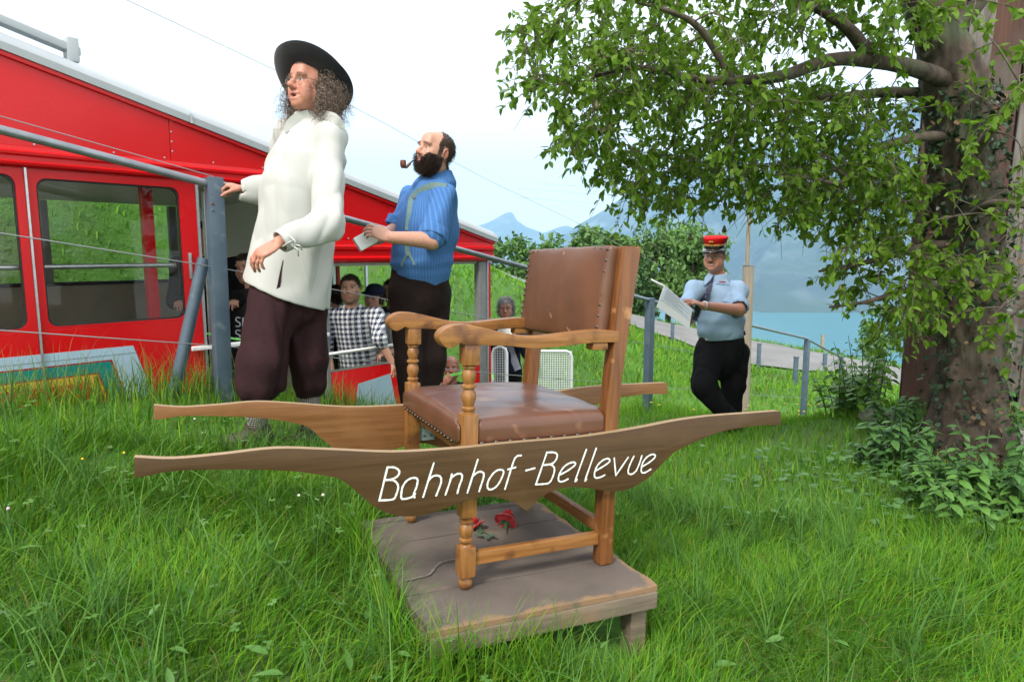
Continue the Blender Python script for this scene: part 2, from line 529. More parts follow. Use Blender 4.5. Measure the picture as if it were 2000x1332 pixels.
# lake and mountains
m_lake = mat('lake_water', (.004, .13, .165), .3, col2=(.006, .155, .19), scale=.01, bump=.15, bscale=.6, bdist=.2)
obj('lake', [(-9000, 300, LAKE), (9000, 300, LAKE), (9000, 14000, LAKE), (-9000, 14000, LAKE)], [(0, 1, 2, 3)], m_lake, kind='structure')
m_mtn = mat('mountain_forest_haze_tint', (.012, .034, .045), .95, col2=(.13, .155, .17), scale=.005, detail=9, lo=.5, hi=.66, col3=(.03, .06, .04), scale3=.0016, lo3=.45, hi3=.6)  # forest and rock shifted to blue: part of the haze tint is painted in
def mountain(name, ridge, d_ridge, d_base, seed, rough=60, nt=60):
    r = np.array(ridge, float)
    xs = np.linspace(r[0, 0], r[-1, 0], 300); ys = np.interp(xs, r[:, 0], r[:, 1])
    rg = np.random.default_rng(seed)
    V_ = []
    for t in np.concatenate([np.linspace(0, 1, nt), [1.25, 1.6]]):
        row = []
        for x, y in zip(xs, ys):
            dr = d_ridge(x) if callable(d_ridge) else d_ridge
            db = d_base(x) if callable(d_base) else d_base
            top = at(x, y, dr); q = at(x, y, db)
            if t <= 1:
                d = db + (dr - db) * t
                P = at(x, y, d)
                z = LAKE - 8 + (top[2] - LAKE + 8) * (t ** 1.15)
            else:
                d = dr * t; P = at(x, y, d); z = LAKE + (top[2] - LAKE) * max(0, 1 - (t - 1) * 1.6)
            row.append((P[0], P[1], z))
        V_.append(row)
    v = np.array(V_); a, b = v.shape[:2]
    q = v.reshape(-1, 3)
    tt = np.repeat(np.concatenate([np.linspace(0, 1, nt), [1.25, 1.6]]), b)
    env = np.clip(tt * (1.02 - tt) * 4, 0, 1)
    n = sum(wob(q, seed + i, (.0016 * 2 ** i, .0008 * 2 ** i, .0005 * 2 ** i), 4) / 1.7 ** i for i in range(7))
    nr = sum(np.sin(q[:, 0] * .004 * 2 ** i + i * 1.7) / 2 ** i for i in range(4)) * .12
    q[:, 2] += n * rough * env * 1.6 + nr * rough * (tt > .9)
    i = np.arange(a * b).reshape(a, b)
    f = np.stack([i[:-1, :-1], i[:-1, 1:], i[1:, 1:], i[1:, :-1]], -1).reshape(-1, 4)
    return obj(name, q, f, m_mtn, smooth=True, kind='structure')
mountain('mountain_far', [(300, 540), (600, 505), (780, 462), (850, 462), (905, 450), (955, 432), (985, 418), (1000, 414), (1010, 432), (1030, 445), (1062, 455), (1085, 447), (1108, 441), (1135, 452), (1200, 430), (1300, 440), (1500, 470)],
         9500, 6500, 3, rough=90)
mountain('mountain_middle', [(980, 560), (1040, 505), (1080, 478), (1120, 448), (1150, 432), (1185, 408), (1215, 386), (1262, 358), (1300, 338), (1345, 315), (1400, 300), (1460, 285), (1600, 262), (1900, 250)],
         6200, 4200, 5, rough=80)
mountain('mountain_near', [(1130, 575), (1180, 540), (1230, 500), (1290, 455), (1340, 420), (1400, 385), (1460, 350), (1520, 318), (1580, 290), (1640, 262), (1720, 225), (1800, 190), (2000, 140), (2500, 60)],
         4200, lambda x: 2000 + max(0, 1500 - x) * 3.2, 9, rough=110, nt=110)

# pale air between here and the mountains
hz = bpy.data.materials.new('haze_air'); hz.use_nodes = True
hn, hl = hz.node_tree.nodes, hz.node_tree.links
hn.clear()
h_out = hn.new('ShaderNodeOutputMaterial'); h_v = hn.new('ShaderNodeVolumePrincipled')
h_v.inputs['Color'].default_value = (.50, .76, 1.0, 1)
h_v.inputs['Density'].default_value = 1.4e-4
h_v.inputs['Anisotropy'].default_value = 0.0
hl.new(h_v.outputs[0], h_out.inputs['Volume'])
_hb = MB().box((-13000, -300, LAKE - 12), (13000, 11500, 1500))
_hb.build('haze', hz, kind='stuff')
# ================================================================== CARRYING CHAIR ON ITS PLATFORM
WOODST = (1.2, 14, 14)
def wood(name, a, b, rough=.5, st=(1.5, 22, 22), c3=None, bump=.35, coat=0.0, sc3=9, lo3=.56, hi3=.66):
    return mat(name, a, rough, col2=b, scale=3.0, detail=7, stretch=st, bump=bump, bscale=5, bstretch=tuple(x * 3 for x in st), bdist=.002, coat=coat, col3=c3, scale3=sc3, lo3=lo3, hi3=hi3, rvar=.08)
m_oak_x = wood('oak_worn_along', (.205, .080, .0155), (.33, .146, .037), st=(2, 26, 26), c3=(.115, .042, .012), coat=.15, lo3=.56, hi3=.70, sc3=14)
m_oak_z = wood('oak_worn_upright', (.20, .080, .016), (.32, .146, .039), st=(26, 26, 2), c3=(.12, .045, .014), coat=.15, lo3=.56, hi3=.70, sc3=14)
m_oak_dk = wood('oak_dark_upright', (.125, .042, .010), (.22, .082, .020), st=(26, 26, 2), c3=(.48, .24, .09), coat=.15, lo3=.6, hi3=.68)
m_oak_dky = wood('oak_dark_across', (.17, .065, .02), (.28, .115, .036), st=(26, 2, 26), c3=(.42, .2, .08), lo3=.6, hi3=.68)
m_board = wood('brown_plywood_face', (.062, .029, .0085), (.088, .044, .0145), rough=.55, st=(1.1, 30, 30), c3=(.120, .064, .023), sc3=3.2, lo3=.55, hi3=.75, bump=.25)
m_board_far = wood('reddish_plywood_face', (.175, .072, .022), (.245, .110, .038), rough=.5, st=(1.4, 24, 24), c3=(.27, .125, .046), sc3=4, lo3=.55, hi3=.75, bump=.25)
m_ply = wood('plywood_edge_layers', (.24, .15, .075), (.42, .32, .20), rough=.7, st=(.6, 260, 1), bump=.3)
m_letter = mat('white_sign_paint', (.82, .84, .80), .5, col2=(.70, .74, .70), scale=60, bump=.4, bscale=200, bdist=.001)
m_leather = mat('brown_leather', (.140, .060, .030), .42, col2=(.105, .043, .022), scale=8, detail=6, bump=.22, bscale=170, bdist=.0012, coat=.08, rvar=.06,
                col3=(.40, .20, .11), scale3=16, lo3=.70, hi3=.73)
m_leather_worn = mat('brown_leather_rubbed', (.135, .055, .030), .34, col2=(.10, .040, .023), scale=8, detail=6, bump=.25, bscale=170, bdist=.0012, coat=.2,
                     col3=(.24, .11, .06), scale3=14, lo3=.60, hi3=.72)
m_stud = mat('aged_brass_stud', (.13, .105, .085), .34, metal=.8, col2=(.07, .055, .045), scale=90)
m_steel = mat('galvanised_bracket', (.30, .40, .44), .45, metal=.5, col2=(.36, .45, .48), scale=20)
m_black = mat('black_webbing', (.012, .012, .013), .8, bump=.4, bscale=90)

CH_ROT, CH_LOC = (.0202, -.0368, -2.7135), (-.04, 2.1803, CZ - .9748)
chair = empty('carrying_chair', CH_LOC, CH_ROT, label='wooden carrying chair with brown leather seat between two lettered shafts', cat='chair')
_CM = Matrix.LocRotScale(Vector(CH_LOC), Euler(CH_ROT), None); _CI = np.array(_CM.inverted())
def on_chair(px, py, y=None, z=None):
    """chair-frame point where the sight line meets the plane y = .. or z = .."""
    o = _CI[:3, :3] @ V(0, 0, CZ) + _CI[:3, 3]; d = _CI[:3, :3] @ ray(px, py)
    k = (y - o[1]) / d[1] if y is not None else (z - o[2]) / d[2]
    return o + d * k
LX, LY, LH = .234, .28, .0235
# --- turned front legs: square blocks and balusters
def sq(mb, x, y, z0, z1, h=LH, b=.004): mb.box((x - h, y - h, z0), (x + h, y + h, z1), bev=b)
def front_leg(y):
    sq_ = MB()
    sq(sq_, LX, y, .036, .125); sq(sq_, LX, y, .213, .512); sq(sq_, LX, y, .650, .709)
    leg = sq_.build('leg', m_oak_z, chair, smooth=True, auto=35)
    for nm, pr in (
        ('foot' , [(.010, -.004), (.017, .001), (.021, .012), (.021, .020), (.015, .029), (.0145, .037)]),
        ('turning', [(.019, .120), (.0185, .127), (.013, .131), (.014, .136), (.020, .140), (.020, .146), (.0145, .150), (.019, .160), (.0215, .172), (.019, .184), (.014, .191), (.0195, .195), (.0195, .202), (.013, .206), (.018, .214)]),
        ('turning', [(.019, .505), (.0195, .514), (.015, .517), (.0195, .522), (.0195, .528), (.0145, .532), (.017, .540), (.0215, .556), (.0205, .568), (.0155, .578), (.0145, .582), (.0215, .586), (.0215, .592), (.0145, .596),
             (.017, .604), (.0212, .618), (.019, .630), (.0145, .638), (.0195, .641), (.0195, .647), (.014, .650), (.017, .655)]),
    ):
        MB().lathe(pr, 22, (LX, y, 0)).build(nm, m_oak_z, leg, smooth=True, auto=50)
front_leg(LY); front_leg(-LY)
# --- rear legs run up as the stiles of the back, kinked at the seat
def rear_leg(y):
    poly_f = [(-LX + LH, 0), (-LX + LH, .47), (-LX + LH - .012, .62), (-LX - .045 + LH, 1.0)]
    poly_b = [(-LX - LH, 0), (-LX - LH, .45), (-LX - LH - .008, .60), (-LX - .070 - LH + .012, 1.0)]
    mb = MB().prism(poly_f + poly_b[::-1], y - LH, y + LH)
    mb.build('rear_leg', m_oak_dk if y > 0 else m_oak_dk, chair, smooth=True, auto=30, bevel=.004)
rear_leg(LY); rear_leg(-LY)
# --- arms: scrolled front, dipping middle
def arm(y):
    top = catmull([(-LX - .012, .741), (-.17, .744), (-.08, .737), (.02, .728), (.10, .733), (.17, .748), (.235, .762), (.285, .764), (.318, .751), (.331, .731), (.322, .711), (.303, .700), (.283, .706)], 6)
    bot = catmull([(.270, .715), (.255, .708), (.21, .707), (.12, .702), (.03, .694), (-.07, .700), (-.15, .706), (-LX - .010, .707)], 6)
    w = .026
    mb = MB().prism([tuple(p) for p in np.vstack([top, bot])], y - w, y + w)
    a = mb.build('armrest', m_oak_x, chair, smooth=True, auto=32, bevel=.006)
    MB().box((-LX + LH, y - .022, .683), (-LX + LH + .055, y + .022, .7065), bev=.006).build('corner_block', m_oak_x, a, smooth=True)
arm(LY); arm(-LY)
# --- rails and stretchers
for y in (LY, -LY):
    MB().box((-LX + LH + .001, y - .012, .066), (LX - LH - .001, y + .012, .104), bev=.003).build('stretcher', m_oak_x, chair, smooth=True)
    MB().box((-LX + LH + .001, y - .013, .352), (LX - LH - .001, y + .008, .409), bev=.003).build('seat_rail', m_oak_x, chair, smooth=True)
MB().box((-LX - .014, -LY + LH + .001, .090), (-LX + .012, LY - LH - .001, .128), bev=.003).build('rear_stretcher', m_oak_dky, chair, smooth=True)
for x in (-LX, LX - .03):
    MB().box((x - .012, -LY + LH + .001, .365), (x + .012, LY - LH - .001, .409), bev=.003).build('seat_rail', m_oak_dky, chair, smooth=True)
MB().box((-.20, -.24, .372), (.19, .24, .408)).build('seat_webbing', m_black, chair)
# --- seat cushion: domed leather wrapped down to a studded edge
def cushion(x0, x1, y0, y1, z0, z1, dome, r, name, m, parent, notch=None, nx=56, ny=56, M=None):
    fx = np.concatenate([[-1.0], np.tanh(np.linspace(-3.2, 3.2, nx)) / np.tanh(3.2), [1.0]])
    v = []; 
    for a in np.linspace(0, 1, 1): pass
    fld = Field((x0 - .03, y0 - .03, z0 - .03), (x1 + .03, y1 + .03, z1 + dome + .03), .0065)
    c = V((x0 + x1) / 2, (y0 + y1) / 2, (z0 + z1) / 2); h = V((x1 - x0) / 2, (y1 - y0) / 2, (z1 - z0) / 2)
    fld.box(c, h, rd=r, k=.01)
    def dm(P):
        ex = np.clip(1 - ((P[:, 0] - c[0]) / h[0]) ** 2, 0, 1); ey = np.clip(1 - ((P[:, 1] - c[1]) / h[1]) ** 2, 0, 1)
        up = np.clip((P[:, 2] - z0) / (z1 - z0), 0, 1)
        return -dome * (ex * ey) ** .6 * up + .0018 * wob(P, 5, (30, 30, 30)) 
    fld.disp(dm, .2)
    if notch:
        for q in notch: fld.box(q[0], q[1], rd=.003, k=.008, sub=True)
    vv, ff = fld.mesh()
    if M is not None: vv = np.array([M @ Vector(p) for p in vv])
    return obj(name, vv, ff, m, parent, smooth=True)
_nt = [(V(sx * LX, sy * LY, .47), V(LH + .001, LH + .001, .2)) for sx in (1, -1) for sy in (1, -1)]
seat = cushion(-LX - .01, LX + .035, -LY - .022, LY + .022, .413, .492, .022, .026, 'seat', m_leather_worn, chair, _nt)
def studs(pts, nrm_, parent, r=.0072):
    n = nrm(nrm_); M = Vector((0, 0, 1)).rotation_difference(Vector(n)).to_matrix().to_4x4()
    mb = MB().lathe([(r, -.002), (r * .95, .0012), (r * .7, .0034), (r * .3, .0046), (.0004, .0048)], 10)
    me = mesh('stud', [M @ Vector(p) for p in mb.v], mb.f, True); me.materials.append(m_stud)
    for p in pts:
        o = bpy.data.objects.new('stud', me); COL.objects.link(o); o.parent = parent; o.location = [float(x) for x in p]
studs([(x, LY + .0225, .427) for x in np.linspace(-LX + .032, LX - .034, 10)], (0, 1, 0), seat)
studs([(LX + .0355, y, .427) for y in np.linspace(-LY + .036, LY - .036, 17)], (1, 0, 0), seat, .005)
# --- upholstered back
_th = math.atan2(.060 - .012, .40)
BM = Matrix.Translation(Vector((-LX + .014, 0, .60))) @ Matrix.Rotation(-_th, 4, 'Y')
MB().box((-LX - .045, -LY + LH + .001, .955), (-LX - .02, LY - LH - .001, .998), bev=.004).build('top_rail', m_oak_dky, chair, smooth=True)
back = cushion(.002, .040, -LY - .024, LY - LH + .010, .095, .402, 0, .010, 'backrest', m_leather, chair, None, M=None)
_bv = np.empty(len(back.data.vertices) * 3, np.float32); back.data.vertices.foreach_get('co', _bv); _bv = _bv.reshape(-1, 3)
_e = np.clip(1 - ((_bv[:, 1] + .007) / .27) ** 2, 0, 1) * np.clip(1 - ((_bv[:, 2] - .25) / .153) ** 2, 0, 1)
_bv[:, 0] += np.where(_bv[:, 0] > .02, .020 * _e ** .55, 0)
_bv = np.array([BM @ Vector(map(float, p)) for p in _bv], np.float32)
back.data.vertices.foreach_set('co', _bv.ravel()); back.data.update()
def onback(y, z): return BM @ Vector((.0405, y, z))
_bn = BM.to_3x3() @ Vector((1, 0, 0))
studs([onback(LY - LH - .004, z) for z in np.linspace(.112, .388, 9)], _bn, back)
studs([onback(-LY - .012, z) for z in np.linspace(.112, .388, 13)], _bn, back, .0068)
studs([onback(y, .391) for y in np.linspace(-LY + .02, LY - .06, 13)], _bn, back, .0070)
studs([onback(y, .106) for y in np.linspace(-LY + .02, LY - .06, 13)], _bn, back, .0068)
# screw plugs on the near legs
for p in [(-LX, LY + LH + .0005, .452), (-LX, LY + LH + .0005, .425)]:
    pass
# --- the two shafts, cut from thick plywood
YB = LY + LH + .001
_out = [(262, 893), (339, 896), (438, 887), (537, 876), (636, 878), (768, 883), (891, 876), (988, 866), (1120, 855), (1186, 846), (1252, 835), (1318, 822), (1384, 813), (1450, 808), (1516, 803), (1525, 804)]
_btm = [(1525, 830), (1472, 832), (1406, 844), (1362, 861), (1318, 883), (1287, 912), (1265, 934), (1230, 954), (1199, 960), (1173, 957), (1142, 952), (1107, 952), (1076, 960), (1054, 974), (1041, 988), (1030, 998)]
_btm2 = [(1030, 998), (1019, 991), (1001, 980), (979, 973), (953, 969), (922, 974), (891, 985), (856, 998), (821, 1007), (786, 1008), (759, 1002), (733, 990), (702, 965), (669, 938), (636, 929), (603, 924), (570, 920), (504, 917), (438, 917), (372, 918), (323, 922), (283, 930), (262, 932)]
def cm2(p, n=4): return catmull(np.array(p, float), n)
_px = np.vstack([cm2(_out), cm2(_btm), cm2(_btm2)[1:]])
TH = .024
_xz = [on_chair(x, y, y=YB + TH) for x, y in _px]
_poly = [(q[0], q[2]) for q in _xz]
def shaft(y0, y1, name, face, lab):
    mb = MB().prism(_poly, y0, y1)
    o = mb.build(name, [face, m_ply], chair, smooth=True, auto=30, bevel=.0035, label=lab)
    for p in o.data.polygons:
        if abs(p.normal.y) < .5: p.material_index = 1
    return o
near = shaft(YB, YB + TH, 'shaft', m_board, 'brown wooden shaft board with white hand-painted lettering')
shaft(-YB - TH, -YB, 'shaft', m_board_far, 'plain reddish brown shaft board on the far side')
# steel angle brackets behind the front legs
brk = MB().box((LX - LH - .058, -LY + .010, .300), (LX - LH - .002, -LY + .0135, .408), bev=.001).build('bracket', m_steel, chair)
MB().box((LX - LH - .082, -LY - .012, .300), (LX - LH - .060, -LY + .0125, .351), bev=.002).build('mounting_block', m_oak_z, chair)
studs([(LX - LH - x, -LY + .014, z) for x in (.018, .044) for z in (.318, .348, .378)], (0, 1, 0), brk, .0045)
# --- lettering: brush strokes
_sA = [[(245, 350), (140, 780)], [(245, 350), (330, 350), (385, 380), (400, 420), (370, 470), (300, 505), (225, 515)], [(225, 515), (310, 515), (365, 550), (385, 610), (360, 700), (315, 765), (140, 780)],
       [(640, 520), (620, 490), (560, 490), (490, 530), (440, 610), (425, 700), (430, 755), (480, 758), (560, 735), (605, 695)], [(640, 520), (625, 600), (590, 690), (597, 740)],
       [(848, 295), (710, 735)], [(770, 530), (830, 470), (890, 455), (935, 475), (945, 530), (925, 600), (880, 715)],
       [(1082, 440), (1060, 530), (1000, 705)], [(1065, 500), (1120, 450), (1180, 430), (1215, 450), (1210, 510), (1180, 590), (1155, 685)],
       [(1420, 250), (1285, 680)], [(1350, 470), (1400, 425), (1450, 405), (1495, 425), (1495, 480), (1470, 560), (1438, 660)],
       [(1735, 380), (1680, 385), (1620, 430), (1560, 520), (1545, 590), (1560, 630), (1600, 635), (1660, 600), (1710, 530), (1750, 440), (1755, 400), (1735, 380)],
       [(1985, 195), (1940, 200), (1900, 240), (1860, 350), (1820, 480), (1775, 630)], [(1815, 375), (1910, 350)]]
_sB = [[(170, 490), (275, 462)], [(425, 270), (290, 660)], [(425, 270), (510, 270), (548, 295), (540, 350), (490, 405), (385, 425)], [(385, 425), (470, 420), (510, 450), (515, 500), (490, 580), (450, 640), (380, 655), (290, 660)],
       [(590, 540), (680, 490), (760, 430), (770, 400), (740, 390), (680, 410), (620, 460), (575, 540), (565, 600), (585, 625), (630, 620), (680, 595)],
       [(905, 235), (775, 600), (792, 603)], [(1025, 222), (895, 595), (908, 597)],
       [(1025, 490), (1110, 440), (1180, 390), (1190, 360), (1160, 345), (1100, 370), (1040, 430), (1010, 500), (1005, 560), (1030, 580), (1080, 570), (1130, 545)],
       [(1245, 340), (1265, 550)], [(1265, 550), (1415, 330)], [(1485, 315), (1440, 410), (1415, 490), (1425, 530), (1470, 530), (1515, 490)], [(1582, 310), (1550, 410), (1512, 495)],
       [(1590, 440), (1680, 385), (1740, 330), (1740, 300), (1700, 295), (1640, 330), (1590, 400), (1575, 470), (1580, 510), (1620, 515), (1690, 475)]]
_strokes = [[(720 + a / 6.667, 860 + b / 6.667) for a, b in s] for s in _sA] + [[(1000 + a / 6.25, 840 + b / 6.25) for a, b in s] for s in _sB]
lb = MB(); _rs = random.Random(3)
for si, s in enumerate(_strokes):
    q = np.array([on_chair(x, y, y=YB + TH + .0008)[[0, 2]] for x, y in s])
    if len(q) > 2 and si not in (): q = catmull(q, 7)
    else: q = np.array([q[0] + (q[-1] - q[0]) * t for t in np.linspace(0, 1, 8)])
    t = np.gradient(q, axis=0); t /= np.linalg.norm(t, axis=1, keepdims=True) + 1e-9
    n = np.stack([-t[:, 1], t[:, 0]], 1); w = .0027 * (1 + .12 * np.sin(np.arange(len(q)) * 1.1 + si))
    yy = YB + TH + .0007 + .00006 * si
    L_, R_ = q + n * w[:, None], q - n * w[:, None]
    k0 = [q[0] - t[0] * w[0] + n[0] * w[0] * a for a in (-.55, .55)]; k1 = [q[-1] + t[-1] * w[-1] + n[-1] * w[-1] * a for a in (.55, -.55)]
    ring = list(L_) + k1 + list(R_[::-1]) + k0
    m = len(q)
    v = [(a, yy, b) for a, b in np.vstack([L_, R_])] + [(a, yy, b) for a, b in k0 + k1]
    f = [(i, i + 1, m + i + 1, m + i) for i in range(m - 1)] + [(0, m, 2 * m, 2 * m + 1), (m - 1, 2 * m + 2, 2 * m + 3, 2 * m - 1)]
    lb.add(v, f)
lb.build('lettering', m_letter, near, label='white hand-painted words Bahnhof -Bellevue')

# ------------------------------------------------------------------ platform
m_felt = mat('grey_roofing_felt', (.100, .080, .068), .95, col2=(.150, .120, .100), scale=5, detail=8, bump=.8, bscale=260, bdist=.0025, col3=(.21, .165, .125), scale3=3.2, lo3=.58, hi3=.74)
m_plat = wood('weathered_platform_wood', (.135, .105, .075), (.225, .175, .125), rough=.85, st=(2, 30, 30), c3=(.27, .155, .075), sc3=4, bump=.8)
def edge_wear(m, wood_col):
    N, L = m.node_tree.nodes, m.node_tree.links; bs = N['Principled BSDF']; src = bs.inputs['Base Color'].links[0].from_socket
    tc = N.new('ShaderNodeTexCoord'); sp = N.new('ShaderNodeSeparateXYZ'); L.new(tc.outputs['Object'], sp.inputs[0])
    nz = N.new('ShaderNodeTexNoise'); nz.inputs['Scale'].default_value = 11; nz.inputs['Detail'].default_value = 6; L.new(tc.outputs['Object'], nz.inputs['Vector'])
    def mth(op, a, b):
        q = N.new('ShaderNodeMath'); q.operation = op
        for i, w in enumerate((a, b)):
            if isinstance(w, float): q.inputs[i].default_value = w
            else: L.new(w, q.inputs[i])
        return q.outputs[0]
    d = mth('MAXIMUM', sp.outputs[1], mth('SUBTRACT', mth('MULTIPLY', sp.outputs[0], -1.0), .306 - .4735))
    e = mth('ADD', d, mth('MULTIPLY', nz.outputs['Fac'], .10)); r = N.new('ShaderNodeMapRange'); r.inputs[1].default_value = .500; r.inputs[2].default_value = .515; L.new(e, r.inputs[0])
    mx = N.new('ShaderNodeMix'); mx.data_type = 'RGBA'; mx.inputs[7].default_value = (*wood_col, 1); L.new(r.outputs[0], mx.inputs[0]); L.new(src, mx.inputs[6]); L.new(mx.outputs[2], bs.inputs['Base Color'])
edge_wear(m_felt, (.25, .155, .085))
plat = empty('wooden_platform', CH_LOC, CH_ROT, label='low wooden platform covered with grey roofing felt under the carrying chair', cat='platform')
PX0, PX1, PY1 = -.306, .405, .4735
PY0 = float(on_chair(700, 1018, z=-.005)[1])
_z0 = -.022
ny = [PY0, -.31, -.12, .09, .26, PY1]
for i in range(5):      # felt-covered boards, seams open a little
    a, b = ny[i], ny[i + 1] - .0035
    fld = []
    nxs, nys = 26, 8
    X, Y = np.meshgrid(np.linspace(PX0, PX1, nxs), np.linspace(a, b, nys))
    Z = -.004 + .0016 * np.sin(X * 17 + i * 2) * np.sin(Y * 23 + i) - .0035 * (np.abs((Y - a) / (b - a) - .5) * 2) ** 8
    X = X + .004 * np.sin(Y * 31 + i) * (np.abs(X - .04) > .33)
    top = np.stack([X, Y, Z], -1).reshape(-1, 3); bot = top.copy(); bot[:, 2] = _z0
    id_ = np.arange(nxs * nys).reshape(nys, nxs)
    f = [tuple(q) for q in np.stack([id_[:-1, :-1], id_[:-1, 1:], id_[1:, 1:], id_[1:, :-1]], -1).reshape(-1, 4)]
    o_ = nxs * nys
    rim = list(id_[0, :]) + list(id_[1:, -1]) + list(id_[-1, -2::-1]) + list(id_[-2:0:-1, 0])
    f += [(rim[k], o_ + rim[k], o_ + rim[(k + 1) % len(rim)], rim[(k + 1) % len(rim)]) for k in range(len(rim))]
    obj('top_board', np.vstack([top, bot]), f, m_felt, plat, smooth=True, auto=40)
MB().box((PX0 + .001, PY1 - .030, _z0 - .052), (PX1 - .001, PY1 + .002, _z0 - .001), bev=.004).build('edge_board', m_plat, plat, smooth=True)
MB().box((PX0 + .001, PY0 + .005, _z0 - .052), (PX1 - .001, PY0 + .035, _z0 - .001), bev=.004).build('edge_board', m_plat, plat, smooth=True)
for x in (PX0 + .002, PX1 - .036):
    MB().box((x, PY0 + .038, _z0 - .052), (x + .034, PY1 - .033, _z0 - .0015), bev=.004).build('edge_board', m_plat, plat, smooth=True)
for x in (PX0 + .014, PX1 - .075):
    for y in (PY1 - .085, PY0 + .04):
        MB().box((x, y, _z0 - .22), (x + .055, y + .055, _z0 - .054), bev=.004).build('leg', m_plat, plat, smooth=True)
# chalky scrape on the felt
_scr = [on_chair(x, y, z=-.0005) for x, y in [(790, 1134), (812, 1129), (838, 1122), (850, 1108), (862, 1098), (885, 1092), (900, 1090)]]
m_chalk = mat('pale_scrape', (.235, .205, .18), .95, col2=(.15, .125, .11), scale=30)
q = catmull(_scr, 6); t = np.gradient(q, axis=0); n = np.stack([-t[:, 1], t[:, 0], 0 * t[:, 0]], 1); n /= np.linalg.norm(n, axis=1, keepdims=True)
w = .0035 + .0018 * np.sin(np.arange(len(q)) * 1.7)
v = np.vstack([q + n * w[:, None], q - n * w[:, None]]); v[:, 2] = .0012; m = len(q)
obj('scrape_mark', v, [(i, i + 1, m + i + 1, m + i) for i in range(m - 1)], m_chalk, plat)

# ------------------------------------------------------------------ roses
m_petal = mat('red_rose_petal', (.56, .006, .014), .5, col2=(.42, .003, .009), scale=30, sheen=.3, trans=.15)
m_rleaf = mat('rose_leaf', (.045, .10, .05), .45, col2=(.08, .15, .09), scale=30, trans=.15)
m_stem = mat('rose_stem', (.05, .10, .03), .5)
def leaf_mesh(L, W, fold=.25, bend=.15, n=5):
    """one leaf along +x, folded at the midrib and bent down"""
    v, f = [], []
    for i in range(n + 1):
        t = i / n; w = W * .5 * math.sin(math.pi * min(1, t * .93 + .05) ** .8) ** .9 if 0 < i < n else .0008
        z = -bend * L * t * t
        v += [(L * t, w, z + fold * w), (L * t, 0, z), (L * t, -w, z + fold * w)]
    for i in range(n):
        a = i * 3
        f += [(a, a + 3, a + 4, a + 1), (a + 1, a + 4, a + 5, a + 2)]
    return np.array(v), f
def rose(px, py, r, stem_to, ups, label, leaves, nose=(0, 0, 1)):
    b = on_chair(px, py, z=r * .8); M = _CM
    root = empty('rose', M @ Vector(b), label=label, cat='rose', group='red roses lying on the platform')
    rg = random.Random(int(px)); A = Vector((0, 0, 1)).rotation_difference(Vector(nrm(nose))).to_matrix()
    for ring, (n, rr, tilt, h) in enumerate([(5, r, .95, .0), (5, r * .78, .6, .004), (4, r * .52, .3, .006), (3, r * .3, .1, .008)]):
        for k in range(n):
            a = 2 * math.pi * (k + .5 * ring) / n + rg.uniform(-.2, .2); v = []; f = []
            for i in range(6):
                for j in range(7):
                    t, s = i / 5, j / 6 * 2 - 1
                    ang = a + s * (1.15 / (1 + .2 * ring)) * (.35 + .65 * t ** .5)
                    rad = rr * (math.sin(t * 1.5) * (.55 + .55 * tilt)) + .001 + .0015 * math.sin(7 * s + k) * t
                    z = r * 1.15 * (t * (1.05 - tilt * .9) - .28 * tilt * t ** 4 + .05 * math.cos(s * 3) * t) + h - r * .4
                    v.append(A @ Vector((rad * math.cos(ang), rad * math.sin(ang), z)))
            f = [(i * 7 + j, i * 7 + j + 1, i * 7 + j + 8, i * 7 + j + 7) for i in range(5) for j in range(6)]
            obj('petal', v, f, m_petal, root, smooth=True)
    d = np.array(M @ Vector(stem_to)) - np.array(root.location)
    p = [A @ Vector((0, 0, -r * .45)), Vector(d * .35) + Vector((0, 0, -r * .45 * 1)), Vector(d)]
    MB().tube(catmull([tuple(x) for x in p], 5), .0022, 6).build('stem', m_stem, root, smooth=True)
    c = MB()
    for k in range(5):
        v, f = leaf_mesh(r * .9, r * .4); Rm = A @ Matrix.Rotation(k * 1.256, 3, 'Z') @ Matrix.Rotation(.5, 3, 'Y')
        c.add([Rm @ Vector(x) + (A @ Vector((0, 0, -r * .42))) for x in v], f)
    c.build('sepal', m_rleaf, root, smooth=True)
    for (lx, ly, an, L) in leaves:
        v, f = leaf_mesh(L, L * .62, .2, .12); q = np.array(M @ Vector(on_chair(lx, ly, z=.008))) - np.array(root.location)
        Rm = Matrix.Rotation(an, 3, 'Z') @ Matrix.Rotation(-.15, 3, 'Y')
        obj('leaf', [Rm @ Vector(x) + Vector(q) for x in v], f, m_rleaf, root, smooth=True)
rose(990, 1010, .038, on_chair(989, 1042, z=.004), 1, 'red rose lying with its green sepals towards the camera', [], nose=(.25, .75, .45))
rose(930, 1020, .026, on_chair(968, 1050, z=.004), 1, 'smaller red rose with green leaves half behind the front chair leg', [(945, 1046, 2.9, .036), (948, 1052, 1.2, .030), (952, 1045, -.4, .034), (938, 1040, 2.0, .03)], nose=(-.5, .3, .6))
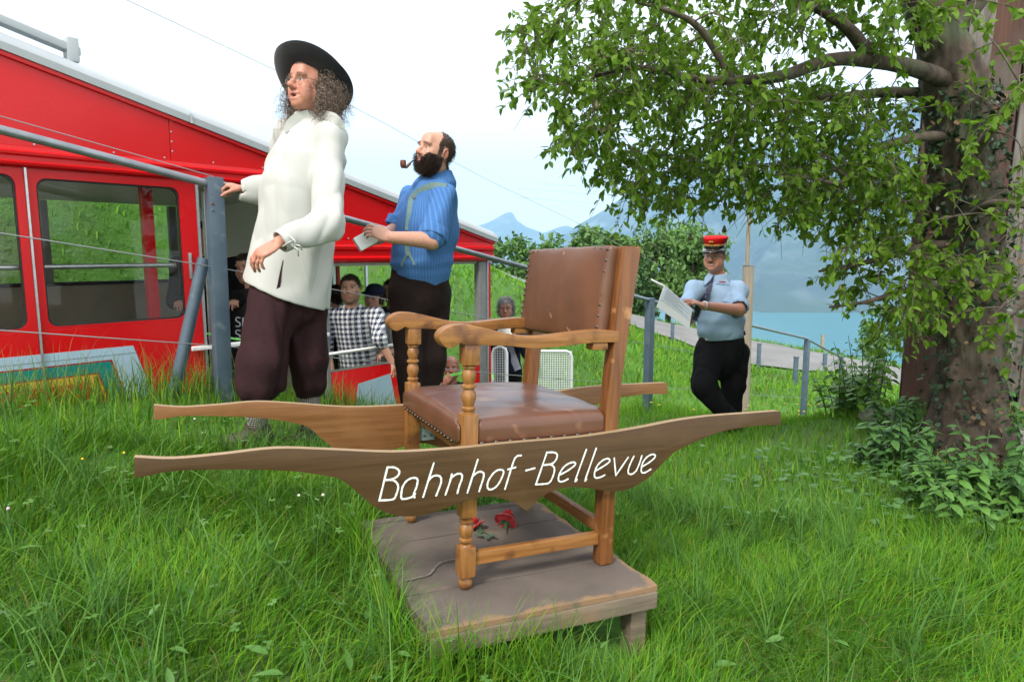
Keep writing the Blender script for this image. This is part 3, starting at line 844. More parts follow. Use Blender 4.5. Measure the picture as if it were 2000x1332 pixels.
# ================================================================== FENCE
m_post = mat('blue_grey_painted_steel', (.060, .095, .135), .5, col2=(.085, .125, .165), scale=9, bump=.15, bscale=60, bdist=.002, col3=(.13, .17, .20), scale3=14, lo3=.62, hi3=.7)
m_rail = mat('galvanised_rail', (.20, .225, .25), .4, metal=.6, col2=(.28, .30, .33), scale=12)
m_wire = mat('fence_wire', (.28, .29, .30), .5, metal=.5)
m_rust = mat('rusty_bolt', (.16, .06, .03), .7)
fence = empty('steel_fence', F3(0, 0, P1[2]), label='blue-grey steel post fence with round top rail and wires beside the red car', cat='fence')
def fpost(px, pt, pb, y, w, lean=0.0):
    t, b = at(px, pt, y), at(px, pb, y)
    b[0] = t[0] - lean * (t[2] - b[2]); b[2] -= .25
    a = math.atan2(FU[1], FU[0]); mb = MB()
    ex = V(math.cos(a - .15), math.sin(a - .15), 0) * w / 2; ey = V(-math.sin(a - .15), math.cos(a - .15), 0) * w / 2
    v = [q + sx * ex + sy * ey for q in (b, t) for sx, sy in ((-1, -1), (1, -1), (1, 1), (-1, 1))]
    mb.add(v - np.array(fence.location), [(3, 2, 1, 0), (4, 5, 6, 7), (0, 1, 5, 4), (1, 2, 6, 5), (2, 3, 7, 6), (3, 0, 4, 7)])
    o = mb.build('post', m_post, fence, smooth=True, auto=30, bevel=.006)
    return o, t, b
_p1, T1, B1 = fpost(417, 347, 775, 3.7, .082, .012)
_p2, T2, B2 = fpost(1270, 582, 805, 7.28, .080)
_p3, T3, B3 = fpost(1577, 663, 812, 11.2, .080)
T0 = T1 - (T2 - T1) * 1.02; T0 = V(*(P1[:2] - FU * 4.6), T1[2] + .86)
_p0d = MB().box((-.04, -.04, -1.4), (.04, .04, 0)); _o0 = _p0d.build('post', m_post, fence); _o0.location = [float(x) for x in T0 - np.array(fence.location)]
for z, r_ in ((.42, .012), (.46, .014)):
    pass
fl = np.array(fence.location)
for dz, mm in ((-.142, m_rust), (-.178, m_post)):
    q = T1 + V(0, 0, dz) - V(-.004, .045, 0)
    MB().lathe([(.0085, -.004), (.0085, .004), (.006, .007), (.0005, .008)], 8).build('bolt', mm, _p1, smooth=True).matrix_local = Matrix.Translation(Vector(q - fl)) @ Matrix.Rotation(math.pi / 2, 4, 'X')
def rail(a, b, r=.021):
    MB().tube([a - fl, (a + b) / 2 - fl - V(0, 0, .006), b - fl], r, 12).build('rail', m_rail, fence, smooth=True)
dn = V(0, 0, -.035)
rail(T0 + dn, T1 + dn + V(*(-FU * .036), 0)); rail(T1 + dn + V(*(FU * .036), 0), T2 + dn * .6 - V(*(FU * .03), 0)); rail(T2 + V(*(FU * .03), 0) + V(0, 0, -.035), T3 + V(0, 0, .012))
T4 = at(1644, 697, 14.0)
rail(T3 + V(0, 0, .005), T4 + V(0, 0, -.02), .019)
MB().box((-.03, -.03, -1.2), (.03, .03, 0)).build('post', m_post, fence).location = [float(x) for x in T4 - fl]
# slanting brace of the first post
_ba, _bb = at(398, 505, 3.72), at(345, 745, 3.60)
MB().tube([_ba - fl, _bb + (_bb - _ba) * .3 - fl], .033, 12).build('brace', m_post, fence, smooth=True)
def wires(A, Bm, C, D, hs):
    for h in hs:
        p, q = Bm + (A - Bm) * h, D + (C - D) * h
        pts = [p + (q - p) * t - V(0, 0, .02 * math.sin(math.pi * t)) - fl for t in np.linspace(0, 1, 9)]
        MB().tube(pts, .0032, 5).build('wire', m_wire, fence, smooth=True)
_b1, _b2, _b3 = B1 + V(0, 0, .25), B2 + V(0, 0, .25), B3 + V(0, 0, .25)
_b0 = T0 - V(0, 0, 1.2)
wires(T0, _b0, T1, _b1, (.60, .24)); wires(T1, _b1, T2, _b2, (.60, .24)); wires(T2, _b2, T3, _b3, (.60, .24))
# thin cable above the rail and the long line across the sky
MB().tube([T0 + V(0, 0, .06) - fl, T1 + V(0, 0, .005) - fl], .0025, 5).build('wire', m_wire, fence)
m_cable = mat('dark_cable', (.26, .26, .27), .6)
def cable(p, name, label, r=.006):
    o = MB().tube(catmull(p, 8), r, 5).build(name, m_cable, smooth=True); tag(o, label, 'cable'); return o
cable([at(225, -10, 9), at(500, 120, 11), at(720, 225, 13), at(940, 345, 16), at(1130, 437, 20), at(1330, 540, 26)], 'overhead_cable', 'single dark cable slanting down across the white sky', .006)
for k, (a, b, yy) in enumerate([((1040, 358), (1420, 375), 60), ((1010, 368), (1420, 392), 61), ((1000, 385), (1400, 408), 62)]):
    o = MB().tube([at(*a, yy), at((a[0] + b[0]) / 2, (a[1] + b[1]) / 2 + 4, yy + 4), at(*b, yy + 8)], .012, 4).build('power_line', m_cable)
    tag(o, ['topmost', 'middle', 'lowest'][k] + ' of the three faint power lines before the mountains', 'power line', 'faint power lines')
# wooden utility pole behind the conductor
m_pole = mat('weathered_pole_wood', (.25, .21, .16), .85, col2=(.33, .29, .23), scale=4, stretch=(20, 20, 1), bump=.5, bscale=30, bstretch=(4, 4, .3))
pb = at(1452, 800, 9.2); pole = empty('utility_pole', pb, label='thick grey wooden pole with thin steel mast behind the man in red cap', cat='pole')
pt = at(1462, 520, 9.2); mt = at(1468, 300, 9.2)
MB().tube([V(0, 0, -.4), pt - pb], [.082, .075], 14).build('wood_pole', m_pole, pole, smooth=True, auto=40)
MB().tube([pt - pb + V(0, 0, .001), pt - pb + V(0, 0, .018)], .080, 14).build('cap', m_rail, pole, smooth=True, auto=40)
MB().tube([pt - pb + V(-.02, 0, .02), mt - pb], [.028, .024], 10).build('mast', m_pole, pole, smooth=True, auto=40)
# little roadside posts
for k, (px, y0, y1, d, lab) in enumerate([(1553, 698, 738, 15.5, 'small dark roadside post left of the galvanised fence end'), (1610, 692, 722, 18, 'leaning dark roadside post beside the rail end'),
                                          (1605, 655, 690, 23, 'brown wooden stake at the far edge of the road'), (1481, 672, 716, 18, 'thin dark post at the road verge behind the man in red cap'), (1313, 632, 662, 19, 'thin dark post at the road verge behind the open folder')]):
    a, b = at(px, y0, d), at(px, y1, d)
    gz = float(ground_z(b[0], b[1])); b[2] = min(b[2], gz)
    o = empty('roadside_post', b, label=lab, cat='post', group='posts along the road')
    MB().box((-.045, -.045, -.3), (.045, .045, a[2] - b[2]), bev=.01).build('shaft', m_post if k != 2 else m_pole, o, smooth=True)
    MB().box((-.055, -.055, a[2] - b[2] + .001), (.055, .055, a[2] - b[2] + .02), bev=.006).build('cap', m_post if k != 2 else m_pole, o, smooth=True)
# ================================================================== FUNICULAR CAR
m_red = mat('red_car_paint', (.60, .0035, .006), .30, col2=(.52, .0035, .006), scale=1.3, coat=.0, spec=.34, rvar=.07, bump=.03, bscale=6, bdist=.01)
m_redd = mat('dark_red_line', (.28, .006, .03), .4)
m_roof = mat('pale_grey_roof_paint', (.40, .43, .45), .5, col2=(.35, .38, .40), scale=3)
m_alu = mat('brushed_aluminium', (.55, .57, .58), .35, metal=.8, col2=(.45, .47, .48), scale=30)
m_dark = mat('black_rubber', (.015, .016, .017), .6)
m_grey = mat('grey_interior_steel', (.16, .165, .165), .5, col2=(.20, .205, .20), scale=8)
m_panel = mat('beige_interior_panel', (.30, .25, .185), .7, col2=(.26, .215, .16), scale=5)
m_ceil = mat('grey_ceiling', (.60, .60, .58), .7)
m_sky = mat('light_blue_decal', (.36, .52, .62), .35, coat=.3)
m_teal = mat('teal_decal', (.0, .22, .19), .35, coat=.3)
m_yel = mat('yellow_decal', (.66, .40, .04), .35, coat=.3)
m_white = mat('white_enamel', (.78, .79, .78), .35)
def glass_mat():
    m = bpy.data.materials.new('window_glass'); m.use_nodes = True; N, L = m.node_tree.nodes, m.node_tree.links
    N.clear(); o = N.new('ShaderNodeOutputMaterial'); t = N.new('ShaderNodeBsdfTransparent'); g = N.new('ShaderNodeBsdfGlossy'); x = N.new('ShaderNodeMixShader'); fr = N.new('ShaderNodeFresnel')
    t.inputs['Color'].default_value = (.95, .97, .96, 1); g.inputs['Roughness'].default_value = .02; fr.inputs['IOR'].default_value = 1.25
    L.new(fr.outputs[0], x.inputs[0]); L.new(t.outputs[0], x.inputs[1]); L.new(g.outputs[0], x.inputs[2]); L.new(x.outputs[0], o.inputs[0]); return m
m_glass = glass_mat()
CA = math.atan2(FU[1], FU[0])
car = empty('funicular_car', F3(0, .8, 0), (0, 0, CA), label='red funicular car with pale sloping roof on the far side of the fence', cat='funicular')
CW = 2.2
def roofz(s): return 2.186 - .2497 * (s + .666)
SA, SB, SC_ = -2.9, 1.30, 3.16
def wedge(y0, y1, a, b, zc, name='gable_panel'):
    s_end = min(b, (2.186 - zc) / .2497 - .666)
    pts = [(a, zc), (s_end, zc)] + ([(s_end, roofz(s_end))] if roofz(s_end) > zc + .002 else []) + [(a, roofz(a))]
    return MB().prism(pts, y0, y1).build(name, m_red, car, bevel=.002)
for y0, y1 in ((.0, .03), (CW - .03, CW)):
    wedge(y0, y1, SA, .178, 1.701); wedge(y0, y1, .181, SB, 1.701); wedge(y0, y1, SB + .001, SC_, 1.221)
# cornice beams: two rolled lips
def cornice(a, b, zt, zb, y=0.0, sg=-1):
    h = zt - zb
    prof = [(0.03, 0), (-.012, 0), (-.030, .10), (-.034, .22), (-.016, .30), (-.014, .52), (-.028, .60), (-.030, .72), (-.012, .80), (-.006, 1.0), (.03, 1.0)]
    pts = [((-q if sg > 0 else q) + y, zb + h * t) for q, t in prof]
    mb = MB(); n = len(pts)
    mb.add([(a, p[0], p[1]) for p in pts] + [(b, p[0], p[1]) for p in pts], [tuple(range(n)), tuple(range(n, 2 * n))[::-1]] + [(i, (i + 1) % n, n + (i + 1) % n, n + i) for i in range(n)])
    mb.build('cornice', m_red, car, smooth=True, auto=25)
cornice(SA, SB + .005, 1.70, 1.585); cornice(SB + .01, SC_ + .01, 1.22, 1.04)
cornice(SA, SB + .005, 1.70, 1.585, CW, 1); cornice(SB + .01, SC_ + .01, 1.22, 1.04, CW, 1)
# red eaves lip and arched roof
def slope_prism(prof, a, b, name, m, **k):
    n = len(prof); mb = MB()
    mb.add([(s, y, roofz(s) + z) for s in (a, b) for y, z in prof], [tuple(range(n)), tuple(range(n, 2 * n))[::-1]] + [(i, (i + 1) % n, n + (i + 1) % n, n + i) for i in range(n)])
    return mb.build(name, m, car, **k)
for y, s_ in ((0, 1), (CW, -1)):
    slope_prism([(y - s_ * .018, -.022), (y - s_ * .018, .004), (y + s_ * .03, .004), (y + s_ * .03, -.022)], SA, SC_ + .03, 'eaves_lip', m_red, bevel=.003)
_rp = [(-.030, .0045), (-.034, .045), (-.018, .075), (.04, .112), (.25, .17), (.7, .20), (1.1, .205), (1.5, .20), (1.95, .17), (2.16, .12), (2.218, .085), (2.234, .045), (2.23, .0045)]
roof = slope_prism(_rp, SA, SC_ + .05, 'roof', m_roof, smooth=True, auto=30)
MB().box((.30, -.0365, 0), (.315, .0, .06)).build('roof_seam', m_alu, roof).location = (0, 0, roofz(.3))
def roof_bar(a, b, y, z, name):
    mb = MB(); sec = [(-.03, 0), (.05, 0), (.05, .045), (-.03, .045)]
    mb.add([(s, y + q, roofz(s) + z + w) for s in (a, b) for q, w in sec], [(0, 1, 2, 3), (7, 6, 5, 4)] + [(i, (i + 1) % 4, 4 + (i + 1) % 4, 4 + i) for i in range(4)])
    o = mb.build(name, m_roof, car, bevel=.006, smooth=True)
    for s in (a + .02, b - .07):
        MB().box((s, y - .04, roofz(s) + z - .06), (s + .06, y + .06, roofz(s) + z + .075), bev=.008).build('bracket', m_roof, o, smooth=True)
roof_bar(-2.4, -.26, .10, .175, 'roof_rail')
# ceilings
MB().box((SA, .032, 1.56), (SB, CW - .032, 1.584)).build('ceiling', m_ceil, car)
MB().box((SB + .002, .032, 1.015), (SC_ - .02, CW - .032, 1.039)).build('ceiling', m_ceil, car)
MB().box((SB - .012, .032, 1.04), (SB + .001, CW - .032, 1.559)).build('step_panel', m_ceil, car)
MB().box((SC_ - .018, .0315, 1.04), (SC_, CW - .0315, 1.215)).build('end_panel', m_red, car)
# floors
MB().box((SA, .02, -.50), (SB - .013, CW - .02, -.45)).build('floor', m_grey, car)
MB().box((SB - .012, .02, -1.05), (SC_ + .9, CW - .02, -1.0)).build('floor', m_grey, car)
# window frames with rounded corners
def frame(name, x0, x1, z0, z1, ix0, ix1, iz0, iz1, r, y0, y1, m, parent):
    inn, out = [], []
    for cx, cz, a0, ox, oz in ((ix1 - r, iz1 - r, 0, x1, z1), (ix0 + r, iz1 - r, 90, x0, z1), (ix0 + r, iz0 + r, 180, x0, z0), (ix1 - r, iz0 + r, 270, x1, z0)):
        for k in range(7):
            a = math.radians(a0 + 15 * k); inn.append((cx + r * math.cos(a), cz + r * math.sin(a)))
            t = k / 6
            s_ = (cx, oz) if (k < 3) == (a0 in (90, 270)) else (ox, cz)
            out.append((ox, oz) if k == 3 else ((ox, cz) if ((k < 3) == (a0 in (0, 180))) else (cx, oz)))
    n = len(inn); mb = MB()
    v = [(a, y, b) for y in (y0, y1) for a, b in inn + out]
    f = []
    for i in range(n):
        j = (i + 1) % n
        f += [(i, j, n + j, n + i), (2 * n + i, 3 * n + i, 3 * n + j, 2 * n + j), (i, 2 * n + i, 2 * n + j, j), (n + i, n + j, 3 * n + j, 3 * n + i)]
    mb.add(v, f)
    o = mb.build(name, m, parent); bm = bmesh.new(); bm.from_mesh(o.data); bmesh.ops.remove_doubles(bm, verts=bm.verts, dist=1e-5); bmesh.ops.dissolve_degenerate(bm, dist=1e-5, edges=bm.edges); bmesh.ops.recalc_face_normals(bm, faces=bm.faces); bm.to_mesh(o.data); bm.free()
    return o
def window(x0, x1, z0, z1, ix0, ix1, iz0, iz1, r=.055, y=0.0, gz=None):
    w = frame('window_frame', x0, x1, z0, z1, ix0, ix1, iz0, iz1, r, y, y + .04, m_red, car)
    frame('rubber_seal', ix0 - .004, ix1 + .004, iz0 - .004, iz1 + .004, ix0 + .010, ix1 - .010, iz0 + .010, iz1 - .010, r, y + .012, y + .03, m_dark, w)
    MB().box((ix0 + .002, y + .019, iz0 + .002), (ix1 - .002, y + .023, gz or iz1 - .002)).build('pane', m_glass, w)
    return w
window(-.600, .318, .683, 1.586, -.560, .215, .684 + .012, 1.535)
window(-1.75, -.613, .683, 1.586, -1.65, -.655, .684 + .012, 1.545)
MB().box((-.612, -.012, -.9), (-.601, .03, 1.60)).build('trim_strip', m_alu, car)
MB().box((.319, -.006, -.9), (.336, .04, 1.584)).build('trim_strip', m_alu, car)
# body below the windows
MB().box((SA, .0, -.9), (-.613, .035, .682)).build('body_panel', m_red, car, bevel=.003)
MB().box((-.600, .0, -.9), (.318, .035, .682)).build('body_panel', m_red, car, bevel=.003)
MB().box((SA, .0, .683), (-1.751, .035, 1.584)).build('body_panel', m_red, car, bevel=.003)
MB().box((SB, .0, -1.5), (2.28, .035, .183), bev=.004).build('body_panel', m_red, car, smooth=True)
# decal: nested slanted bands
k_ = .2955
def band(zt, s_top, m, d, name):
    zb = -.35; MB().prism([(SA + .02, zb), (s_top + k_ * (zt - zb), zb), (s_top, zt), (SA + .02, zt)], -d, -.0004).build(name, m, car)
band(.546, -.124, m_sky, .002, 'light_blue_band'); band(.473, -.250, m_redd, .0030, 'dark_red_line'); band(.463, -.261, m_teal, .0040, 'teal_band')
band(.403, -.326, m_redd, .0050, 'dark_red_line'); band(.394, -.334, m_yel, .0060, 'yellow_band'); band(.352, -.388, m_red, .0070, 'red_field')
MB().box((SA, -.0032, .500), (-.106, -.0021, .5025)).build('seam', m_alu, car)
MB().box((.245, -.022, .95), (.262, .0, 1.12), bev=.004).build('door_handle', m_alu, car, smooth=True)
# second car panel decal, pale
MB().prism([(1.42, -.6), (1.55, .055), (1.88, .095), (2.02, -.6)], -.002, -.0004).build('light_blue_band', m_sky, car)
# rivets and seam
rv = mesh('rivet', *(lambda b: (b.v, b.f))(MB().lathe([(.006, 0), (.005, .002), (.0005, .003)], 8)), True); rv.materials.append(m_roof)
for s, z in [(.19, 1.76), (.19, 1.82), (.19, 1.88), (.196, 1.95)] + [(x, 1.715) for x in (-.55, -.15, .14, .45, .8, 1.1)] + [(x, 1.233) for x in (1.5, 1.9, 2.3, 2.7)]:
    o = bpy.data.objects.new('rivet', rv); COL.objects.link(o); o.parent = car; o.location = (s, -.0005, z); o.rotation_euler = (math.pi / 2, 0, 0)
# inside rails and posts, far side wall
def bar(a, b, r, name, m): MB().tube([a, b], r, 10).build(name, m, car, smooth=True)
bar((-2.6, .09, 1.035), (.20, .09, 1.04), .016, 'handrail', m_alu)
for s, w in ((.10, .065),):
    MB().box((s, .30, -.44), (s + w, .36, 1.555)).build('inner_post', m_red, car)
for s, w in ((-.02, .05), (1.0, .07), (1.45, .06), (-1.3, .06)):
    MB().box((s, CW - .06, .86), (s + w, CW - .012, 1.555)).build('far_post', m_grey, car)
for s, w, m in ((2.62, .05, m_grey), (2.78, .03, m_alu), (2.84, .035, m_red), (3.28 - .04, .03, m_alu)):
    MB().box((s, CW - .05, -.3), (s + w, CW - .015, 1.012)).build('far_post', m, car)
MB().box((SA, CW - .04, -.9), (SB, CW - .005, .84)).build('far_panel', m_panel, car, bevel=.003)
MB().box((SA, CW - .06, .841), (SB, CW - .003, .872)).build('far_sill', m_dark, car)
MB().box((SB + .003, CW - .04, -1.5), (3.0, CW - .005, -.02)).build('far_panel', m_panel, car, bevel=.003)
MB().box((SA, CW - .024, .873), (SB - .01, CW - .020, 1.556)).build('far_pane', m_glass, car)
MB().box((SB + .003, CW - .024, -.018), (3.0, CW - .020, 1.012)).build('far_pane', m_glass, car)
MB().box((-2.2, .9, -.44), (-1.35, .95, .55)).build('seat_back', m_panel, car, bevel=.01)
MB().box((-1.25, .9, -.44), (.05, .95, .45)).build('seat_back', m_panel, car, bevel=.01)
# lower compartment: sill bar, low pane, posts
bar((1.27, -.012, .331), (2.28, -.012, .345), .014, 'handrail', m_white)
MB().box((1.305, .012, .197), (2.27, .017, .332)).build('pane', m_glass, car)
MB().box((SB, .0, .184), (2.28, .03, .196)).build('sill', m_alu, car)
MB().box((2.285, .005, -1.5), (2.31, .05, 1.035)).build('door_post', m_grey, car)
MB().box((2.93, .0, -1.2), (2.982, .04, .10)).build('body_panel', m_red, car)
MB().box((2.985, .0, -1.2), (3.09, .07, 1.035), bev=.006).build('end_post', m_grey, car, smooth=True)
MB().box((3.092, -.006, -1.2), (3.108, .06, 1.035)).build('trim_strip', m_alu, car)
MB().box((3.110, .0, -1.2), (3.145, .05, 1.035)).build('trim_strip', m_red, car)
MB().box((SB - .03, .0, -1.5), (SB - .004, .05, 1.58)).build('door_post', m_grey, car)
# open doorway: grab pole and white bar
bar((.52, .35, -.44), (.53, .35, 1.55), .018, 'grab_pole', m_alu)
_q0, _q1 = on_t(372, 680, .8), on_t(475, 674, .8)
MB().box((_q0[0], -.03, _q0[1] - .018), (1.28, -.01, _q0[1] + .012), bev=.005).build('barrier_bar', m_white, car, smooth=True)
MB().box((.338, -.02, -.12), (1.0, .02, -.05)).build('door_step', m_white, car)

# ------------------------------------------------------------------ gates, straps and steps at the lower stop
m_lime = mat('lime_green_strap', (.25, .85, .16), .5, sheen=.2)
def strap(pts, w, label):
    q = catmull(pts, 8); mb = MB()
    v = []; 
    for p in q: v += [p + V(0, 0, w), p - V(0, 0, w), p - V(0, 0, w) + V(.0, .004, 0), p + V(0, .004, w)]
    n = len(q); f = [(4 * i + k, 4 * i + (k + 1) % 4, 4 * i + 4 + (k + 1) % 4, 4 * i + 4 + k) for i in range(n - 1) for k in range(4)] + [(0, 1, 2, 3), (4 * n - 1, 4 * n - 2, 4 * n - 3, 4 * n - 4)]
    o = mb.add(v, f).build('barrier_strap', m_lime); tag(o, label, 'strap', 'lime green barrier straps'); return o
strap([at(374, 642, 4.5), at(383, 662, 4.5), at(386, 690, 4.5), at(384, 706, 4.5)], .012, 'short lime green strap hanging left of the first fence post')
strap([at(384, 648, 4.5), at(430, 656, 4.6), at(475, 664, 4.75), at(560, 670, 5.0)], .006, 'lime green strap across the open doorway')
strap([at(855, 735, 6.6), at(880, 733, 6.6), at(910, 724, 6.6), at(935, 704, 6.6), at(956, 680, 6.6)], .014, 'lime green strap curving up in front of the bald passenger')
strap([at(957, 676, 6.6), at(958, 700, 6.6), at(960, 730, 6.6), at(964, 736, 6.6)], .03, 'broad lime green strap hanging beside the small mesh gate')
m_gate = mat('white_gate_tube', (.66, .70, .74), .4)
def gate(x0, x1, yt, yb, d, label, step=.026):
    a, b = at(x0, yt, d), at(x1, yt, d); zb = at(x0, yb, d)[2] - .45
    root = empty('mesh_gate', ((a[0] + b[0]) / 2, d, zb), label=label, cat='gate', group='white mesh gates')
    w, h = (b[0] - a[0]) / 2, a[2] - zb
    r = .06; pts = [(-w, 0, 0), (-w, 0, h - r), (-w + r * .3, 0, h - r * .3), (-w + r, 0, h), (w - r, 0, h), (w - r * .3, 0, h - r * .3), (w, 0, h - r), (w, 0, 0)]
    MB().tube(pts, .016, 10).build('frame', m_gate, root, smooth=True)
    MB().tube([(-w, 0, .05), (w, 0, .05)], .014, 8).build('bottom_rail', m_gate, root, smooth=True)
    mb = MB()
    for x in np.arange(-w + step, w, step): mb.box((x - .0035, -.004, .05), (x + .0035, .0, h - .01))
    for z in np.arange(.05 + step, h, step): mb.box((-w, .001, z - .0035), (w, .005, z + .0035))
    mb.build('wire_mesh', m_gate, root, kind='stuff')
gate(1030, 1117, 686, 765, 7.4, 'larger white mesh gate with rounded corner right of the grey-haired woman')
gate(962, 990, 678, 765, 6.9, 'small white mesh gate between the car end and the grey-haired woman')
m_conc = mat('concrete', (.30, .29, .27), .9, col2=(.22, .21, .19), scale=3, bump=.5, bscale=40)
stp = empty('station_steps', F3(3.7, 1.6, -2.2), (0, 0, CA), label='concrete steps beside the lower end of the red car', cat='steps')
for i in range(4):
    MB().box((-.45 + .42 * i, -.8, -.3), (-.45 + .42 * (i + 1) - .003, 1.2, 1.14 - .2 * i), bev=.01).build('step', m_conc, stp, smooth=True)
# ================================================================== PEOPLE: toolkit
def skin_mat(name):
    return mat(name, (1, 1, 1), .48, attr='tint', sss=.12, bump=.12, bscale=240, bdist=.001, col2=(.93, .90, .89), scale=55)
m_skin = skin_mat('skin')
m_lens = glass_mat(); m_lens.name = 'spectacle_lens'; m_lens.node_tree.nodes['Fresnel'].inputs['IOR'].default_value = 1.12
m_eyew = mat('eye_white', (.50, .48, .46), .3)
m_iris = mat('eye_iris', (.05, .045, .04), .15)
m_teeth = mat('teeth', (.62, .57, .48), .3)
def to_w(c, R, s, p): return np.asarray(c) + R @ (np.asarray(p, float) * s)
def head_prims(F, c, R, s=1.0, nose=1.0, jaw=1.0, smile=0.0, mouth=0.0, fat=0.0):
    E = lambda p, r, k=.02, sub=False, RR=None: F.ell(to_w(c, R, s, p), V(*r) * s, R if RR is None else R @ RR, k * s, sub)
    Cn = lambda a, b, ra, rb, k=.012: F.cone(to_w(c, R, s, a), to_w(c, R, s, b), ra * s, rb * s, k * s)
    E((0, -.012, .036), (.0755, .096, .086), .01)
    E((0, .030, -.030), (.060 + fat, .062, .084), .03)
    E((0, .040, -.078), (.047 * jaw + fat, .046, .040), .03)
    E((0, .070, -.104), (.022, .018, .017), .022)
    for x in (-1, 1):
        E((x * .062, -.012, -.055), (.016, .03, .04), .035)          # jaw angle
        E((x * .040, .066, -.026), (.023, .020, .022), .02)          # cheek bone
        E((x * .040, .055, -.055), (.020 + fat, .022, .026), .025)
        E((x * .030, .086, .022), (.024, .012, .0085), .014)         # brow
        E((x * .031, .099, .002), (.019, .013, .012), .012, True)    # eye socket
        E((x * .031, .0775, .0098), (.0165, .0125, .0062), .004)      # lids
        E((x * .031, .0770, -.0078), (.0155, .0118, .0050), .004)
        E((x * .079, -.014, -.004), (.0075, .019, .032), .006)       # ear
        E((x * .083, -.010, .000), (.004, .010, .019), .005, True)
        Cn((x * .011, .094, -.033), (x * .012, .098, -.036), .0085 * nose, .0085 * nose, .008)
    E((0, .074, .055), (.045, .024, .035), .03)                       # forehead
    Cn((0, .090, .010), (0, .112 + .006 * (nose - 1) * 5, -.028), .0085, .0115 * nose, .012)
    E((0, .110, -.031), (.0115 * nose, .0115, .010), .008)
    lz = -.062
    E((0, .090, lz), (.024, .0115, .0065), .008)
    E((0, .087, lz - .013 - mouth * .010), (.021, .0115, .0072), .008)
    if mouth > 0: E((0, .096, lz - .006 - mouth * .004), (.0165, .016, .0055 * mouth + .001), .003, True)
    else: E((0, .104, lz - .0062), (.022, .010, .0014), .004, True)
    for x in (-1, 1): E((x * (.027 + smile * .006), .088, lz - .005 + smile * .006), (.004, .008, .003), .006, True)
def head_tint(P, c, R, s, skin, hair=None, hairline=None, beard=None, beardf=None, lip=(.42, .13, .12), beardw=1.0):
    q = ((P - np.asarray(c)) @ R) / s
    col = np.tile(np.array(skin, float), (len(P), 1))
    q_ = q + .006 * np.stack([wob(q, 91, (90, 90, 90)), wob(q, 92, (90, 90, 90)), wob(q, 93, (90, 90, 90))], 1)
    def blend(w, cc):
        w = np.clip(w, 0, 1)[:, None]; col[:] = col * (1 - w) + np.array(cc) * w
    g = lambda p, r: np.exp(-(((q - np.array(p)) / np.array(r)) ** 2).sum(1))
    red = np.array(skin) * V(1.10, .70, .66)
    for x in (-1, 1):
        blend(.55 * g((x * .042, .07, -.035), (.02, .03, .02)), red)
        blend(.6 * g((x * .080, -.012, -.004), (.012, .03, .04)), red)
    blend(.65 * g((0, .108, -.030), (.014, .02, .014)), red)
    blend(1.15 * g((0, .093, -.062), (.019, .02, .005)) + 1.15 * g((0, .09, -.076), (.017, .02, .006)), lip)
    blend(1.6 * g((0, .082, -.068), (.014, .008, .004)), (.05, .012, .012))
    if beard is not None: blend(beardf(q_) * beardw, beard)
    if hair is not None: blend((hairline(q_) > 0) * (np.abs(q[:, 0]) < .0745 + .02 * (q[:, 2] > .035)) * 1.0, hair)
    return col
def hl_short(front=.062, side=-.01, back=-.075):
    """hairline on the head frame: positive where hair grows"""
    def f(q):
        t = np.clip((q[:, 1] + .06) / .15, 0, 1)
        lim = back + (side - back) * np.clip((q[:, 1] + .075) / .07, 0, 1) + (front - side) * np.clip((q[:, 1] - .0) / .075, 0, 1) ** 1.0
        return q[:, 2] - lim
    return f
def beard_full(q):
    lo = (q[:, 2] < -.052 + .03 * np.clip((np.abs(q[:, 0]) - .03) / .03, 0, 1)) & (q[:, 1] > -.005) & (q[:, 2] > -.14)
    lips = (np.abs(q[:, 0]) < .018) & (q[:, 2] > -.079) & (q[:, 2] < -.054) & (q[:, 1] > .07)
    return (lo & ~lips) * 1.0
def verts_of(o):
    a = np.empty(len(o.data.vertices) * 3, np.float32); o.data.vertices.foreach_get('co', a)
    n = np.empty(len(o.data.vertices) * 3, np.float32); o.data.vertices.foreach_get('normal', n)
    off = np.zeros(3); q = o
    while q is not None: off += np.array(q.location); q = q.parent
    return a.reshape(-1, 3) + off, n.reshape(-1, 3)
